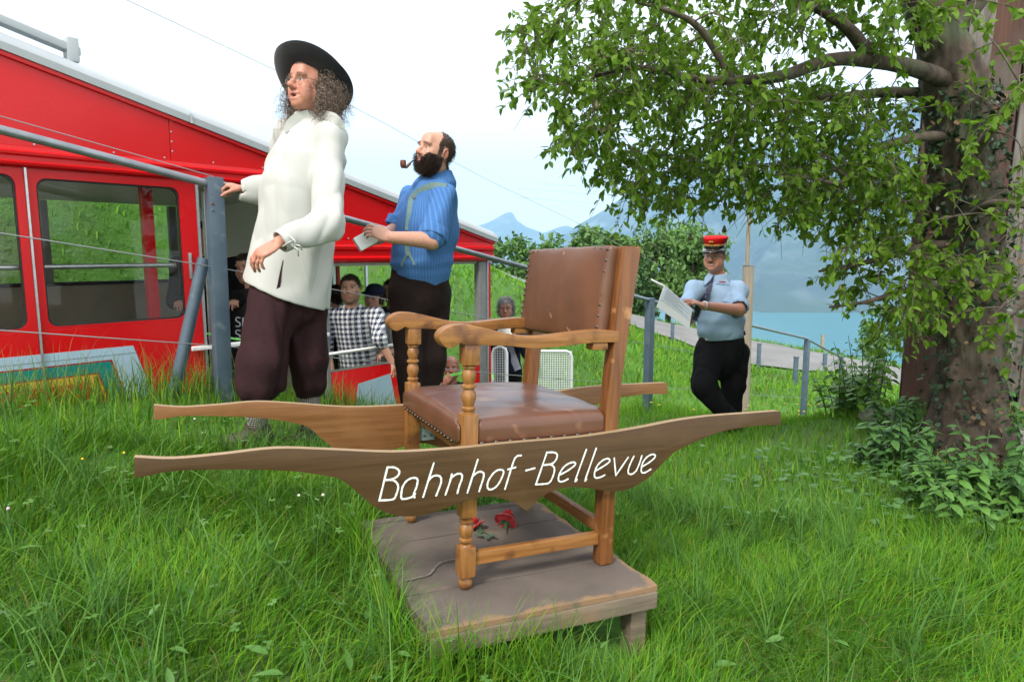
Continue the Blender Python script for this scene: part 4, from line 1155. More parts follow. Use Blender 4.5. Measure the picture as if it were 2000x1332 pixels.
def strands(name, P, D, L, r, col, parent, K=5, droop=0.0, curl=None, jit=.25, seed=1, colvar=.25, rough=.5, taper=.25, lift=0.0):
    """hair: thin tapering three-sided tubes. P roots, D start directions"""
    rg = np.random.default_rng(seed); n = len(P)
    D = D + rg.normal(size=D.shape) * jit; D /= np.linalg.norm(D, axis=1, keepdims=True) + 1e-9
    L = L * rg.uniform(.65, 1.2, n); t = np.linspace(0, 1, K)
    base = P[:, None] + D[:, None] * (L[:, None] * t)[..., None]
    base[..., 2] -= (droop * L)[:, None] * t ** 2 if np.ndim(droop) == 0 else (droop[:, None] * L[:, None] * t ** 2)
    if curl is not None:
        R_, fr = curl; ph = rg.uniform(0, 6.28, n)[:, None]; fr_ = fr * rg.uniform(.7, 1.3, n)[:, None]; sg = rg.choice([-1, 1], n)[:, None]
        a = np.cross(D, V(.3, .2, .93)); a /= np.linalg.norm(a, axis=1, keepdims=True) + 1e-9; b = np.cross(D, a)
        w = ph + fr_ * L[:, None] * t * 6.28; am = R_ * np.minimum(1, t * 4)
        base += (am * np.cos(w))[..., None] * a[:, None] + (am * sg * np.sin(w))[..., None] * b[:, None]
    T = np.gradient(base, axis=1); T /= np.linalg.norm(T, axis=-1, keepdims=True) + 1e-9
    A = np.cross(T, V(.31, .83, .46)); A /= np.linalg.norm(A, axis=-1, keepdims=True) + 1e-9; B = np.cross(T, A)
    rr = r * (1 - (1 - taper) * t)[None, :, None]
    v = np.stack([base + rr * (math.cos(k * 2.094) * A + math.sin(k * 2.094) * B) for k in range(3)], 2).reshape(-1, 3)
    i0 = (np.arange(n)[:, None, None] * K * 3 + np.arange(K - 1)[None, :, None] * 3)
    k = np.arange(3)[None, None, :]
    f = np.stack([i0 + k, i0 + (k + 1) % 3, i0 + 3 + (k + 1) % 3, i0 + 3 + k], -1).reshape(-1, 4)
    m = mat('hair_' + name, (1, 1, 1), rough, attr='tint', spec=.3)
    o = obj(name, v, f, m, parent, smooth=True, world=True)
    cv = np.array(col)[None] * (1 + colvar * rg.normal(size=(n, 1)))
    point_colors(o, np.repeat(np.clip(cv, .002, 1), K * 3, 0))
    return o
def pick(P, N, mask, n, seed=0):
    rg = np.random.default_rng(seed); i = np.nonzero(mask)[0]
    if len(i) == 0: return P[:0], N[:0]
    j = rg.choice(i, n, replace=len(i) < n); return P[j] + rg.normal(size=(n, 3)) * .0012, N[j]
def eyes(c, R, s, parent, look=(0, 1, 0), lid=.0):
    for x in (-1, 1):
        mb = MB(); rr = .0118
        prof = [(rr * math.sin(a), rr * math.cos(a)) for a in np.linspace(.02, 3.1, 12)]
        mb.lathe(prof, 14); M = Vector((0, 0, 1)).rotation_difference(Vector(nrm(R @ nrm(look))))
        p = to_w(c, R, s, (x * .031, .0762, .0012))
        o = obj('eye', [np.array(M @ Vector(v)) * s + p for v in mb.v], mb.f, [m_eyew, m_iris], parent, smooth=True, world=True)
        z = np.array([v[2] for v in mb.v])
        for pl in o.data.polygons:
            if np.mean(z[list(pl.vertices)]) > rr * .86: pl.material_index = 1
def brows(c, R, s, P, N, col, parent, n=70, seed=4):
    q = ((P - c) @ R) / s
    m = (np.abs(np.abs(q[:, 0]) - .031) < .019) & (np.abs(q[:, 2] - .0255 + .1 * (np.abs(q[:, 0]) - .03)) < .0045) & (q[:, 1] > .06)
    a, b = pick(P, N, m, n, seed)
    if len(a): strands('eyebrows', a, b * .4 + np.sign(((a - c) @ R)[:, :1]) * R[:, 0][None] * .8, np.full(len(a), .009 * s), .0011 * s, col, parent, K=3, seed=seed)
def hand(F, w, d, n, side, curl=(.5, .6, .4), s=1.0, spread=.08, thumb=.5, k=.006, thumb_curl=.3):
    """wrist w, direction d, palm normal n; side = +1/-1 picks where the thumb leaves"""
    d = nrm(d); n = nrm(np.asarray(n, float) - d * (np.asarray(n, float) @ d)); lat = np.cross(d, n) * side    # lat points to the thumb side
    R = np.stack([lat, d, n], 1)
    F.ell(np.asarray(w) + d * .048 * s, V(.041, .054, .0155) * s, R, .012)
    F.ell(np.asarray(w) + (d * .072 + lat * 0) * s, V(.040, .028, .0135) * s, R, .01)
    for i, (o, L) in enumerate(zip((.030, .010, -.010, -.028), (.074, .082, .076, .060))):
        b = np.asarray(w) + (d * (.088 - .004 * abs(i - 1)) + lat * o) * s; dd = nrm(d + lat * (o * spread * 30)); r = (.0092 - .0006 * i) * s; an = 0
        for j, (fr, cu) in enumerate(zip((.46, .30, .24), curl)):
            an += cu * (1 + .08 * i); v = dd * math.cos(an) + n * math.sin(an); e = b + v * L * fr * s
            F.cone(b, e, r, r * .9, k); b = e; r *= .9
    b = np.asarray(w) + (d * .022 + lat * .026 + n * .004) * s; v = nrm(d * .75 + lat * thumb + n * .35)
    for L, r in ((.042, .0135), (.034, .0105), (.026, .0092)):
        e = b + v * L * s; F.cone(b, e, r * s, r * .88 * s, k); b = e; v = nrm(v + d * .25 * thumb_curl + n * thumb_curl - lat * thumb_curl * .6)
def drape(o, pts, lift=.004, rad=6):
    """points on the front of a surface that the photo shows at these pixels"""
    P, N = verts_of(o); y, z = P[:, 1], P[:, 2] - CZ
    D = y * _c - z * _s; px = 1000 + FPX * P[:, 0] / D; py = 666 - FPX * (y * _s + z * _c) / D
    out = []
    for a, b in pts:
        r = rad
        while True:
            m = np.hypot(px - a, py - b) < r
            if m.any(): break
            r *= 1.5
        d0 = y[m].min(); mm = m & (y < d0 + .03); yy = y[mm].mean()
        q = at(a, b, yy); nn = N[mm].mean(0); q = q + nrm(nn if nn[1] < 0 else -nn) * lift if np.linalg.norm(nn) > 0 else q
        out.append(q)
    return np.array(out)
def strip(name, pts, w, m, parent, th=.003, wdir=None, smoothn=5):
    """flat band along points (world)"""
    q = catmull(pts, smoothn) if len(pts) > 2 else np.array(pts, float); t = np.gradient(q, axis=0); t /= np.linalg.norm(t, axis=1, keepdims=True)
    view = nrm(q.mean(0) - V(0, 0, CZ)) if wdir is None else wdir
    sdir = np.cross(t, view); sdir /= np.linalg.norm(sdir, axis=1, keepdims=True); nn = np.cross(sdir, t)
    w = np.broadcast_to(np.asarray(w, float), (len(q),)) if np.ndim(w) == 0 else np.interp(np.linspace(0, 1, len(q)), np.linspace(0, 1, len(w)), w)
    v = np.stack([q + sdir * w[:, None], q - sdir * w[:, None], q - sdir * w[:, None] + nn * th, q + sdir * w[:, None] + nn * th], 1).reshape(-1, 3)
    n = len(q); f = [(4 * i + k, 4 * i + (k + 1) % 4, 4 * i + 4 + (k + 1) % 4, 4 * i + 4 + k) for i in range(n - 1) for k in range(4)] + [(0, 1, 2, 3), (4 * n - 1, 4 * n - 2, 4 * n - 3, 4 * n - 4)]
    return obj(name, v, f, m, parent, world=True)
def glasses(c, R, s, parent, m, rx=.021, rz=.017, y=.101, rim=.0011, round_=2.0):
    root = None
    for x in (-1, 1):
        a = np.linspace(0, 2 * math.pi, 25); cs, sn = np.cos(a), np.sin(a)
        p = np.stack([x * .032 + rx * np.sign(cs) * np.abs(cs) ** (2 / round_), y - .06 * np.abs(x * .032 + rx * cs) ** 1.5 * 2, .001 + rz * np.sign(sn) * np.abs(sn) ** (2 / round_)], 1)
        W = [to_w(c, R, s, q) for q in p]
        mb = MB().tube(W, rim * s, 5, cap=False)
        o = obj('spectacle_rim', mb.v, mb.f, m, parent, world=True)
        mb = MB().tube([to_w(c, R, s, q) for q in ((x * (.032 + rx), y - .006, .006), (x * .076, .05, .008), (x * .084, -.012, .010))], rim * s, 5)
        obj('temple', mb.v, mb.f, m, parent, world=True)
        mb = MB(); mb.add([to_w(c, R, s, q + V(0, .0005, 0)) for q in p[:-1]], [tuple(range(24))]); obj('lens', mb.v, mb.f, m_lens, parent, world=True)
    mb = MB().tube([to_w(c, R, s, q) for q in ((-.012, y, .004), (0, y + .003, .008), (.012, y, .004))], rim * s, 5); obj('bridge', mb.v, mb.f, m, parent, world=True)
def cloth(name, a, b=None, rough=.85, bump=.35, bscale=500, **k):
    return mat(name, a, rough, spec=.15, col2=b or tuple(x * .86 for x in a), scale=k.pop('scale', 25), bump=bump, bscale=bscale, bdist=.0015, sheen=k.pop('sheen', .0), **k)
def person(base, label):
    return empty('person', base, label=label, cat='person')
def add_body(F, root, heads, skin, name='body', **tk):
    v, f = F.mesh(); o = obj(name, v, f, m_skin, root, smooth=True, world=True)
    c, R, s = heads
    point_colors(o, head_tint(v, c, R, s, skin, **tk))
    return o
def field_box(pts, pad): p = np.array(pts); return p.min(0) - pad, p.max(0) + pad
# ================================================================== PEOPLE: the three men outside
SK = (.50, .225, .155)
# ------------------------------------------------------------------ man in the white smock and wide black hat
m_smock = cloth('white_linen', (.51, .515, .50), (.475, .485, .465), scale=3, bscale=420, bump=.25, sheen=.05)
m_breech = cloth('dark_plum_wool', (.040, .017, .020), (.032, .014, .017), scale=40, bump=.4)
m_hat = cloth('black_felt', (.016, .017, .022), (.012, .013, .017), scale=30, rough=.9, sheen=.3)
m_boot = mat('worn_brown_boot', (.045, .035, .03), .6, col2=(.08, .06, .05), scale=18, bump=.4, bscale=60)
m_goldrim = mat('thin_gold_rim', (.30, .22, .12), .35, metal=.8)
def knit_mat():
    m = mat('patterned_knit_sock', (.5, .5, .5), .95, bump=.5, bscale=300); N, L = m.node_tree.nodes, m.node_tree.links
    tc = N.new('ShaderNodeTexCoord'); ck = N.new('ShaderNodeTexWave'); ck.wave_type = 'BANDS'; ck.bands_direction = 'DIAGONAL'; ck.inputs['Scale'].default_value = 26
    k2 = N.new('ShaderNodeTexWave'); k2.bands_direction = 'DIAGONAL'; mp = N.new('ShaderNodeMapping'); mp.inputs['Scale'].default_value = (-1, -1, 1); k2.inputs['Scale'].default_value = 26
    mx = N.new('ShaderNodeMix'); mx.data_type = 'RGBA'; mx.blend_type = 'DIFFERENCE'; mx.inputs[0].default_value = 1
    rp = N.new('ShaderNodeValToRGB'); rp.color_ramp.interpolation = 'CONSTANT'; rp.color_ramp.elements[0].color = (.035, .03, .027, 1); rp.color_ramp.elements[1].color = (.36, .34, .29, 1); rp.color_ramp.elements[1].position = .30
    L.new(tc.outputs['Object'], ck.inputs['Vector']); L.new(tc.outputs['Object'], mp.inputs['Vector']); L.new(mp.outputs[0], k2.inputs['Vector'])
    L.new(ck.outputs['Color'], mx.inputs[6]); L.new(k2.outputs['Color'], mx.inputs[7]); L.new(mx.outputs[2], rp.inputs[0]); L.new(rp.outputs[0], N['Principled BSDF'].inputs['Base Color']); return m
m_sock = knit_mat()
def man_smock():
    A = at; root = person(A(548, 866, 3.45), 'man in white smock, plum breeches and wide black hat gripping the fence post')
    c = A(606, 172, 3.43); R = rot_from((-.52, -.82, .18), (.12, .20, .95)); s = 1.04
    nk = A(616, 238, 3.48); shN, shF = A(648, 268, 3.36), A(566, 262, 3.60); elN, wrN = A(634, 428, 3.20), A(545, 474, 3.04); elF, wrF = A(545, 372, 3.80), A(478, 370, 3.74)
    pel = A(556, 580, 3.46); hipN, hipF = A(530, 590, 3.38), A(592, 590, 3.54); knN, anN = A(506, 705, 3.30), A(502, 838, 3.36); knF, anF = A(604, 700, 3.56), A(606, 842, 3.64)
    lo, hi = field_box([c, shN, shF, elN, wrN, wrF, A(425, 360, 3.74), A(495, 545, 3.0), pel, anN, anF, V(*root.location) - V(0, 0, .02)], .16)
    F = Field(lo, hi, .0095, [(c - .13, c + .13, .0042), (A(500, 545, 3.05) - .06, A(548, 470, 3.05) + .06, .005), (A(430, 380, 3.7) - .05, A(480, 355, 3.76) + .05, .006)])
    head_prims(F, c, R, s, nose=1.12, jaw=.95, mouth=1.1)
    for x in (-1, 1):   # cheek folds
        F.cone(to_w(c, R, s, (x * .028, .098, -.042)), to_w(c, R, s, (x * .037, .076, -.088)), .0028, .0018, .008, sub=True)
    F.cone(to_w(c, R, s, (0, -.022, -.06)), nk, .056, .060, .03); F.cone(nk - V(0, 0, .06), A(598, 330, 3.47), .05, .10, .05); F.cone(A(598, 330, 3.47), pel, .10, .12, .05)
    F.cone(nk - V(0, 0, .07), shN, .04, .05, .04); F.cone(nk - V(0, 0, .07), shF, .04, .05, .04)
    F.cone(shN, elN, .050, .042, .02); F.cone(elN, wrN, .042, .029, .02); F.cone(shF, elF, .050, .042, .02); F.cone(elF, wrF, .042, .029, .02)
    hand(F, wrN, A(503, 499, 2.99) - wrN, V(.15, .55, -.8), -1, curl=(.5, .5, .35), s=1.14, thumb=.5)
    hand(F, wrF, A(438, 360, 3.72) - wrF, V(0, .15, -1), 1, curl=(.9, 1.0, .5), s=1.0, thumb=.5)
    for h, k, a in ((hipN, knN, anN), (hipF, knF, anF)):
        F.cone(h, k, .085, .055, .03); F.cone(k, a, .052, .036, .03)
    hl = lambda q: np.where(q[:, 2] > .075, 1, np.where((q[:, 1] < .02) & (q[:, 2] > -.09), 1, -1))
    body = add_body(F, root, (c, R, s), SK, hair=(.09, .06, .045), hairline=hl)
    P, N = verts_of(body)
    eyes(c, R, s, root, look=(-.1, 1, .15)); brows(c, R, s, P, N, (.16, .11, .08), root)
    glasses(c, R, s, root, m_goldrim, rx=.022, rz=.0185)
    mb = MB().box((-.012, .0855, -.0655), (.012, .0905, -.0625)); obj('teeth', [to_w(c, R, s, p) for p in mb.v], mb.f, m_teeth, root, world=True)
    # curly grey-brown hair: two bushes at the sides
    q = ((P - c) @ R) / s
    side = (q[:, 2] > -.095) & (q[:, 2] < .065) & (q[:, 1] < .012) & (q[:, 1] > -.12) & (np.abs(q[:, 0]) > .03) & (np.abs(q[:, 0]) < .1)
    a, n = pick(P, N, side, 1500, 3)
    D = n * 1.0 + np.array([0, 0, -.75]) + R[:, 1][None] * -.15
    L = .065 + .06 * np.random.default_rng(2).random(len(a))
    strands('curly_hair', a, D, L, .0017, (.17, .125, .10), root, K=20, droop=.35, curl=(.010, 38), jit=.35, seed=5, colvar=.4)
    a2, n2 = pick(P, N, side & (q[:, 0] > .02), 330, 9)
    strands('loose_curls', a2, n2 * .6 + np.array([-.75, -.1, -.45]), np.full(len(a2), .135), .0012, (.24, .175, .14), root, K=26, droop=.45, curl=(.015, 24), jit=.42, seed=8, colvar=.4)
    a2, n2 = pick(P, N, side & (q[:, 0] < -.02), 200, 19)
    strands('loose_curls', a2, n2 * .8 + np.array([.35, 0, -.6]), np.full(len(a2), .125), .0012, (.22, .16, .13), root, K=24, droop=.4, curl=(.013, 28), jit=.4, seed=18, colvar=.4)
    # smock
    hem0, hem1 = A(463, 546, 3.30), A(642, 604, 3.50)
    lo, hi = field_box([nk + V(0, 0, .06), shN, shF, elN, wrN, wrF, hem0, hem1, A(680, 300, 3.4)], .22)
    F = Field(lo, hi, .0068)
    ch = A(606, 306, 3.47)
    F.cone(ch, A(589, 372, 3.46), .160, .186, .05); F.cone(A(588, 372, 3.46), A(550, 640, 3.46), .190, .228, .05)
    F.cone(A(608, 268, 3.47), ch, .10, .165, .06)
    for sh in (shN, shF): F.cone(A(612, 258, 3.47), sh, .075, .072, .05)
    F.cone(shN, (shN + elN) / 2, .070, .074, .03); F.cone((shN + elN) / 2, elN + V(.016, 0, -.010), .074, .078, .03); F.cone(elN + V(.016, 0, -.028), wrN + (elN - wrN) * .26, .076, .058, .03)
    F.cone(shF, elF, .082, .085, .03); F.cone(elF, wrF + V(0, 0, -.012), .085, .066, .03)
    hd = nrm(hem1 - hem0); F.clip((hem0 + hem1) / 2, nrm(np.cross(hd, V(0, -1, 0)) * (1 if np.cross(hd, V(0, -1, 0))[2] < 0 else -1)), .008)
    dF = nrm(A(438, 360, 3.72) - wrF); F.cone(wrF + dF * .105, wrF + dF * .25, .10, .10, .006, sub=True); F.cone(wrF - dF * .02, wrF + dF * .05, .050, .050, .006, sub=True)
    def folds(P):
        z = P[:, 2]; ang = np.arctan2(P[:, 1] - 3.46, P[:, 0] + 1.1)
        low = np.clip((1.9 - z) / .9, 0, 1)
        arm = np.clip((P[:, 0] - P[:, 2] * .0 + 1.02) * 6, 0, 1) * np.clip((3.40 - P[:, 1]) * 6, 0, 1)
        hemf = np.clip((z - (.86 - .28 * (P[:, 0] + 1.1))) / .35, .15, 1)
        return hemf * (.007 * low * np.sin(8 * ang + 2 * np.sin(3 * z)) + .012 * crease(P, 3, (10, 10, 2.2), 2) * (.08 + low) + .0045 * crease(P, 14, (20, 20, 6), 2) + .006 * arm * crease(P, 6, (18, 18, 9), 2) * np.clip((1.62 - z) / .2, 0, 1)) + .002 * wob(P, 8, (40, 40, 20))
    F.disp(folds)
    F.cone(A(545, 500, 3.2), A(541, 600, 3.16), .0018, .006, .004, sub=True)
    F.clip(wrF + V(-.012, 0, 0), V(-1, 0, -.15), .004) if False else None
    v, f = F.mesh(); smock = obj('smock', v, f, m_smock, root, smooth=True, world=True)
    strip('side_slit', drape(smock, [(553, 508), (549, 530), (545, 556), (541, 584)], .003), [.0012, .004, .007, .011], m_breech, root, th=.002)
    # side slit showing the dark breeches, collar, cuffs with laces
    cb = V(*(wrN + (elN - wrN) * .30)); ce = V(*(wrN + (elN - wrN) * .02)); d = nrm(ce - cb)
    F = Field(*field_box([cb, ce], .12), .006); F.cone(cb, ce, .056, .053, .004); F.clip(cb, -d); F.clip(ce, d); F.cone(ce - d * .02, ce + d * .05, .043, .043, .004, sub=True)
    v, f = F.mesh(); cuff = obj('cuff', v, f, m_smock, root, smooth=True, world=True)
    for k, (a, b) in enumerate([((566, 462), (578, 487)), ((552, 482), (572, 470)), ((570, 478), (590, 488)), ((570, 480), (583, 500))]):
        mb = MB().tube(catmull([A(*a, 3.02), A((a[0] + b[0]) / 2 + 4, (a[1] + b[1]) / 2 - 3, 2.99), A(*b, 3.02)], 5), .0035, 6); obj('lace', mb.v, mb.f, m_smock, cuff, smooth=True, world=True)
    for p in ((567, 461), (549, 480)):
        mb = MB().lathe([(.0065, -.002), (.0065, .002), (.003, .002)], 10); M = Matrix.Rotation(math.pi / 2, 3, 'X'); obj('eyelet', [np.array(M @ Vector(x)) + A(*p, 3.03) for x in mb.v], mb.f, m_alu, cuff, world=True)
    ncol = nrm(V(.05, .12, 1)); cc = A(606, 236, 3.46)
    F = Field(cc - .16, cc + .16, .006)
    F.cone(cc - ncol * .03, cc + ncol * .026, .088, .078, .004); F.clip(cc + ncol * .030, ncol); F.cone(cc - ncol * .05, cc + ncol * .10, .064, .066, .004, sub=True)
    v, f = F.mesh(); obj('collar', v, f, m_smock, root, smooth=True, world=True)
    strip('collar_flap', drape(smock, [(606, 231), (585, 238), (570, 248), (560, 262)], .012), [.030, .032, .024, .004], m_smock, root, th=.004); strip('collar_flap', drape(smock, [(622, 231), (650, 238), (668, 250)], .012), [.030, .030, .012], m_smock, root, th=.004)
    # breeches
    F = Field(*field_box([hipN, hipF, knN, knF, anN + V(0, 0, .25), anF + V(0, 0, .25)], .2), .0095)
    gN, gF = A(503, 772, 3.33), A(604, 772, 3.60)
    F.cone(pel + V(0, 0, .12), pel, .17, .185, .04); F.cone(hipN, A(512, 700, 3.31), .120, .114, .04); F.cone(A(512, 700, 3.31), A(507, 742, 3.32), .114, .112, .03); F.cone(A(506, 750, 3.32), gN, .092, .068, .02)
    F.cone(hipF, A(604, 700, 3.56), .118, .104, .03); F.cone(A(604, 700, 3.56), A(608, 742, 3.58), .104, .098, .03); F.cone(A(606, 750, 3.58), gF, .084, .068, .02)
    F.disp(lambda P: .013 * crease(P, 21, (11, 11, 2.2), 2) + .006 * crease(P, 22, (20, 20, 6), 2) + .006 * np.sin(40 * P[:, 0] + 30 * P[:, 1]) * np.clip((.50 - P[:, 2]) / .15, 0, 1))
    F.clip((gN + gF) / 2 - V(0, 0, .035), V(0, 0, -1))
    v, f = F.mesh(); obj('breeches', v, f, m_breech, root, smooth=True, world=True)
    for k, (g, a) in enumerate(((gN, anN), (gF, anF))):
        F = Field(*field_box([g, a - V(0, 0, .04)], .1), .007); F.cone(g + V(0, 0, .01), a + (g - a) * .5, .052, .056, .02); F.cone(a + (g - a) * .5, a + V(0, 0, -.01), .056, .043, .02)
        v, f = F.mesh(); obj('sock', v, f, m_sock, root, smooth=True, world=True)
        F = Field(*field_box([a, a + V(-.2, -.13, -.09)], .1), .006); t = nrm(V(-.8, -.55, 0))
        F.cone(a + V(0, 0, .03), a + V(0, 0, -.05), .060, .056, .02); F.cone(a + V(0, 0, -.045) - t * .03, a + V(0, 0, -.052) + t * .15, .052, .043, .03); F.clip(a - V(0, 0, .092), V(0, 0, -1)); F.clip(a + V(0, 0, .03), V(0, 0, 1))
        v, f = F.mesh(); obj('shoe', v, f, m_boot, root, smooth=True, world=True)
    # hat
    n = nrm(V(.25, .60, .76)); hc = A(609, 158, 3.455); Rh = rot_from(np.cross(n, V(.8, .2, 0)), n)
    mb = MB(); ns = 56
    prof = [(.078, -.004), (.10, -.008), (.15, -.010), (.205, -.002), (.222, .006), (.224, .010), (.205, .004), (.15, -.003), (.104, .002), (.098, .02), (.094, .06), (.088, .085), (.070, .102), (.03, .108), (.001, .104)]
    for r, z in prof:
        for k in range(ns):
            a = 2 * math.pi * k / ns; up = .016 * max(0, math.cos(2 * a)) * max(0, (r - .1) / .12)
            r_ = r if r < .12 else .12 + (r - .12) * .82
            mb.v.append(hc + Rh @ V(r_ * math.cos(a), r_ * 1.05 * math.sin(a), z + up))
    mb.f = [(i * ns + k, i * ns + (k + 1) % ns, (i + 1) * ns + (k + 1) % ns, (i + 1) * ns + k) for i in range(len(prof) - 1) for k in range(ns)]
    obj('hat', mb.v, mb.f, m_hat, root, smooth=True, auto=60, world=True)
FV3 = V(FV[0], FV[1], 0)
man_smock()

# ------------------------------------------------------------------ bearded man with pipe
def stripe_mat(name, a, b, n=70, cx=0.0, cy=0.0):
    """fine upright stripes running round the body axis"""
    m = cloth(name, a); N, L = m.node_tree.nodes, m.node_tree.links
    tc = N.new('ShaderNodeTexCoord'); sp = N.new('ShaderNodeSeparateXYZ'); L.new(tc.outputs['Object'], sp.inputs[0])
    def mth(op, x, y=None):
        q = N.new('ShaderNodeMath'); q.operation = op
        for i, w in enumerate((x, y)):
            if w is None: continue
            if isinstance(w, (int, float)): q.inputs[i].default_value = w
            else: L.new(w, q.inputs[i])
        return q.outputs[0]
    an = mth('ARCTAN2', mth('SUBTRACT', sp.outputs[1], cy), mth('SUBTRACT', sp.outputs[0], cx)); w = mth('SINE', mth('MULTIPLY', an, n))
    rp = N.new('ShaderNodeMapRange'); rp.inputs[1].default_value = .25; rp.inputs[2].default_value = .9; mx = N.new('ShaderNodeMix'); mx.data_type = 'RGBA'; mx.inputs[6].default_value = (*a, 1); mx.inputs[7].default_value = (*b, 1)
    L.new(w, rp.inputs[0]); L.new(rp.outputs[0], mx.inputs[0]); L.new(mx.outputs[2], N['Principled BSDF'].inputs['Base Color']); return m
m_blue = stripe_mat('blue_striped_cotton', (.055, .155, .385), (.090, .205, .445), 64, .05, 0)
m_choc = cloth('dark_brown_trousers', (.022, .013, .012), (.017, .010, .009), scale=30, bump=.3)
m_susp = cloth('grey_green_webbing', (.20, .30, .28), scale=60)
m_pipe = mat('polished_briar', (.16, .045, .022), .25, col2=(.10, .028, .015), scale=30, coat=.5)
m_ebon = mat('black_pipe_stem', (.012, .012, .012), .25)
def man_pipe():
    A = at; root = person(A(822, 838, 4.05), 'bearded man in blue striped shirt and braces smoking a pipe')
    c = A(851, 300, 4.03); R = rot_from((-.70, -.62, .26), (.22, .08, .97)); s = 1.06
    nk = A(860, 352, 4.07); shN, shF = A(868, 384, 3.93), A(804, 388, 4.20); elN, wrN = A(843, 470, 3.76), A(764, 464, 3.64); elF, wrF = A(776, 446, 4.16), A(738, 468, 3.86)
    pel = A(820, 570, 4.06); hipA, hipB = A(797, 575, 4.0), A(845, 575, 4.12); knA, anA = A(800, 700, 3.98), A(806, 822, 4.02); knB, anB = A(850, 700, 4.06), A(850, 826, 4.12)
    lo, hi = field_box([c, shN, shF, elN, wrN, wrF, A(690, 470, 3.62), pel, anA, anB, V(*root.location)], .15)
    F = Field(lo, hi, .0095, [(c - .13, c + .13, .0045), (A(690, 500, 3.6) - .03, A(765, 440, 3.8) + .03, .005)])
    head_prims(F, c, R, s, nose=1.05)
    F.cone(to_w(c, R, s, (0, -.025, -.06)), nk, .060, .066, .03); F.cone(nk - V(0, 0, .09), A(835, 430, 4.06), .06, .13, .05); F.cone(A(835, 430, 4.06), pel, .14, .135, .05)
    F.cone(nk - V(0, 0, .07), shN, .04, .05, .04); F.cone(nk - V(0, 0, .07), shF, .04, .05, .04); F.cone(shN, elN, .054, .048, .02); F.cone(elN, wrN, .050, .032, .02); F.cone(shF, elF, .054, .046, .02); F.cone(elF, wrF, .046, .031, .02)
    hand(F, wrN, A(728, 450, 3.62) - wrN, V(-.35, .75, -.55), -1, curl=(.35, .55, .45), s=1.05, thumb=.6)
    hand(F, wrF, A(706, 482, 3.78) - wrF, V(-.1, -.35, .95), -1, curl=(.35, .5, .4), s=1.05, thumb=.7)
    for h, k, a in ((hipA, knA, anA), (hipB, knB, anB)): F.cone(h, k, .08, .055, .03); F.cone(k, a, .05, .036, .03)
    HC = (.050, .028, .018)
    hl = lambda q: np.where((q[:, 1] < .030 - .3 * np.clip(q[:, 2] - .05, 0, 1)) & (q[:, 2] > -.075 + .5 * np.clip(q[:, 1] + .07, 0, .1)), q[:, 2] + .2, -1)
    body = add_body(F, root, (c, R, s), (.56, .30, .215), hair=HC, hairline=hl, beard=(.045, .026, .02), beardf=beard_full)
    P, N = verts_of(body); q = ((P - c) @ R) / s; d2 = (np.abs(q) < .16).all(1)
    eyes(c, R, s, root, look=(-.05, 1, -.25)); brows(c, R, s, P, N, (.10, .06, .04), root)
    a, n = pick(P, N, d2 & (hl(q) > 0), 1500, 2); strands('hair', a, n * .35 - R[:, 1][None] * .25 - R[:, 2][None] * .6, np.full(len(a), .020), .0011, HC, root, K=4, jit=.2, seed=3)
    a, n = pick(P, N, d2 & (beard_full(q) > 0), 2200, 4); strands('beard', a, n * .7 - R[:, 2][None] * .55 + R[:, 1][None] * .2, np.full(len(a), .026), .0012, (.045, .026, .019), root, K=5, jit=.22, seed=6, colvar=.35)
    # shirt
    F = Field(*field_box([nk + V(0, 0, .04), shN, shF, elN, elF, pel + V(0, 0, .1), A(893, 480, 4.05)], .2), .009)
    F.cone(A(846, 396, 4.08), A(833, 450, 4.06), .150, .180, .05); F.cone(A(833, 450, 4.06), A(824, 512, 4.04), .182, .176, .05); F.cone(A(824, 512, 4.04), A(821, 560, 4.05), .174, .155, .04)
    for sh in (shN, shF): F.cone(A(850, 376, 4.08), sh, .088, .070, .07)
    cN, cF = shN + (elN - shN) * .88, shF + (elF - shF) * .86
    F.cone(shN, cN, .076, .076, .03); F.cone(shF, cF, .070, .070, .03)
    F.disp(lambda P: (.007 * crease(P, 31, (10, 10, 5), 2) + .005 * crease(P, 33, (22, 22, 16), 2)) * np.clip((P[:, 2] - 1.07) / .12, .1, 1) + .004 * np.sin(P[:, 2] * 70 + 3 * wob(P, 5, (9, 9, 9))) * np.clip((1.16 - P[:, 2]) / .1, 0, 1) * np.clip((P[:, 2] - .98) / .04, 0, 1))
    F.cone(nk - V(0, 0, .02), nk + V(-.03, -.02, .12), .062, .070, .006, sub=True)
    v, f = F.mesh(); shirt = obj('shirt', v, f, m_blue, root, smooth=True, world=True)
    for cu, e in ((cN, elN), (cF, elF)):
        d = nrm(e - cu); F = Field(*field_box([cu, e], .13), .007); F.cone(cu - d * .030, cu + d * .028, .086, .083, .006); F.clip(cu + d * .030, d); F.clip(cu - d * .032, -d); F.disp(lambda P: .003 * wob(P, 3, (40, 40, 40))); v, f = F.mesh(); obj('rolled_cuff', v, f, m_blue, root, smooth=True, world=True)
    nc = nrm(V(-.12, -.08, 1)); cc = nk + V(-.008, -.006, .030); F = Field(cc - .14, cc + .14, .006); F.cone(cc - nc * .05, cc + nc * .018, .098, .078, .004); F.clip(cc + nc * .020, nc); F.cone(cc - nc * .07, cc + nc * .1, .064, .068, .004, sub=True); v, f = F.mesh(); obj('collar', v, f, m_blue, root, smooth=True, world=True)
    # braces
    strip('brace_strap', drape(shirt, [(872, 366), (846, 364), (820, 374), (806, 390), (801, 420), (798, 450)], .006), .017, m_susp, root)
    strip('brace_strap', drape(shirt, [(797, 462), (797, 485), (799, 500)], .006), .016, m_susp, root)
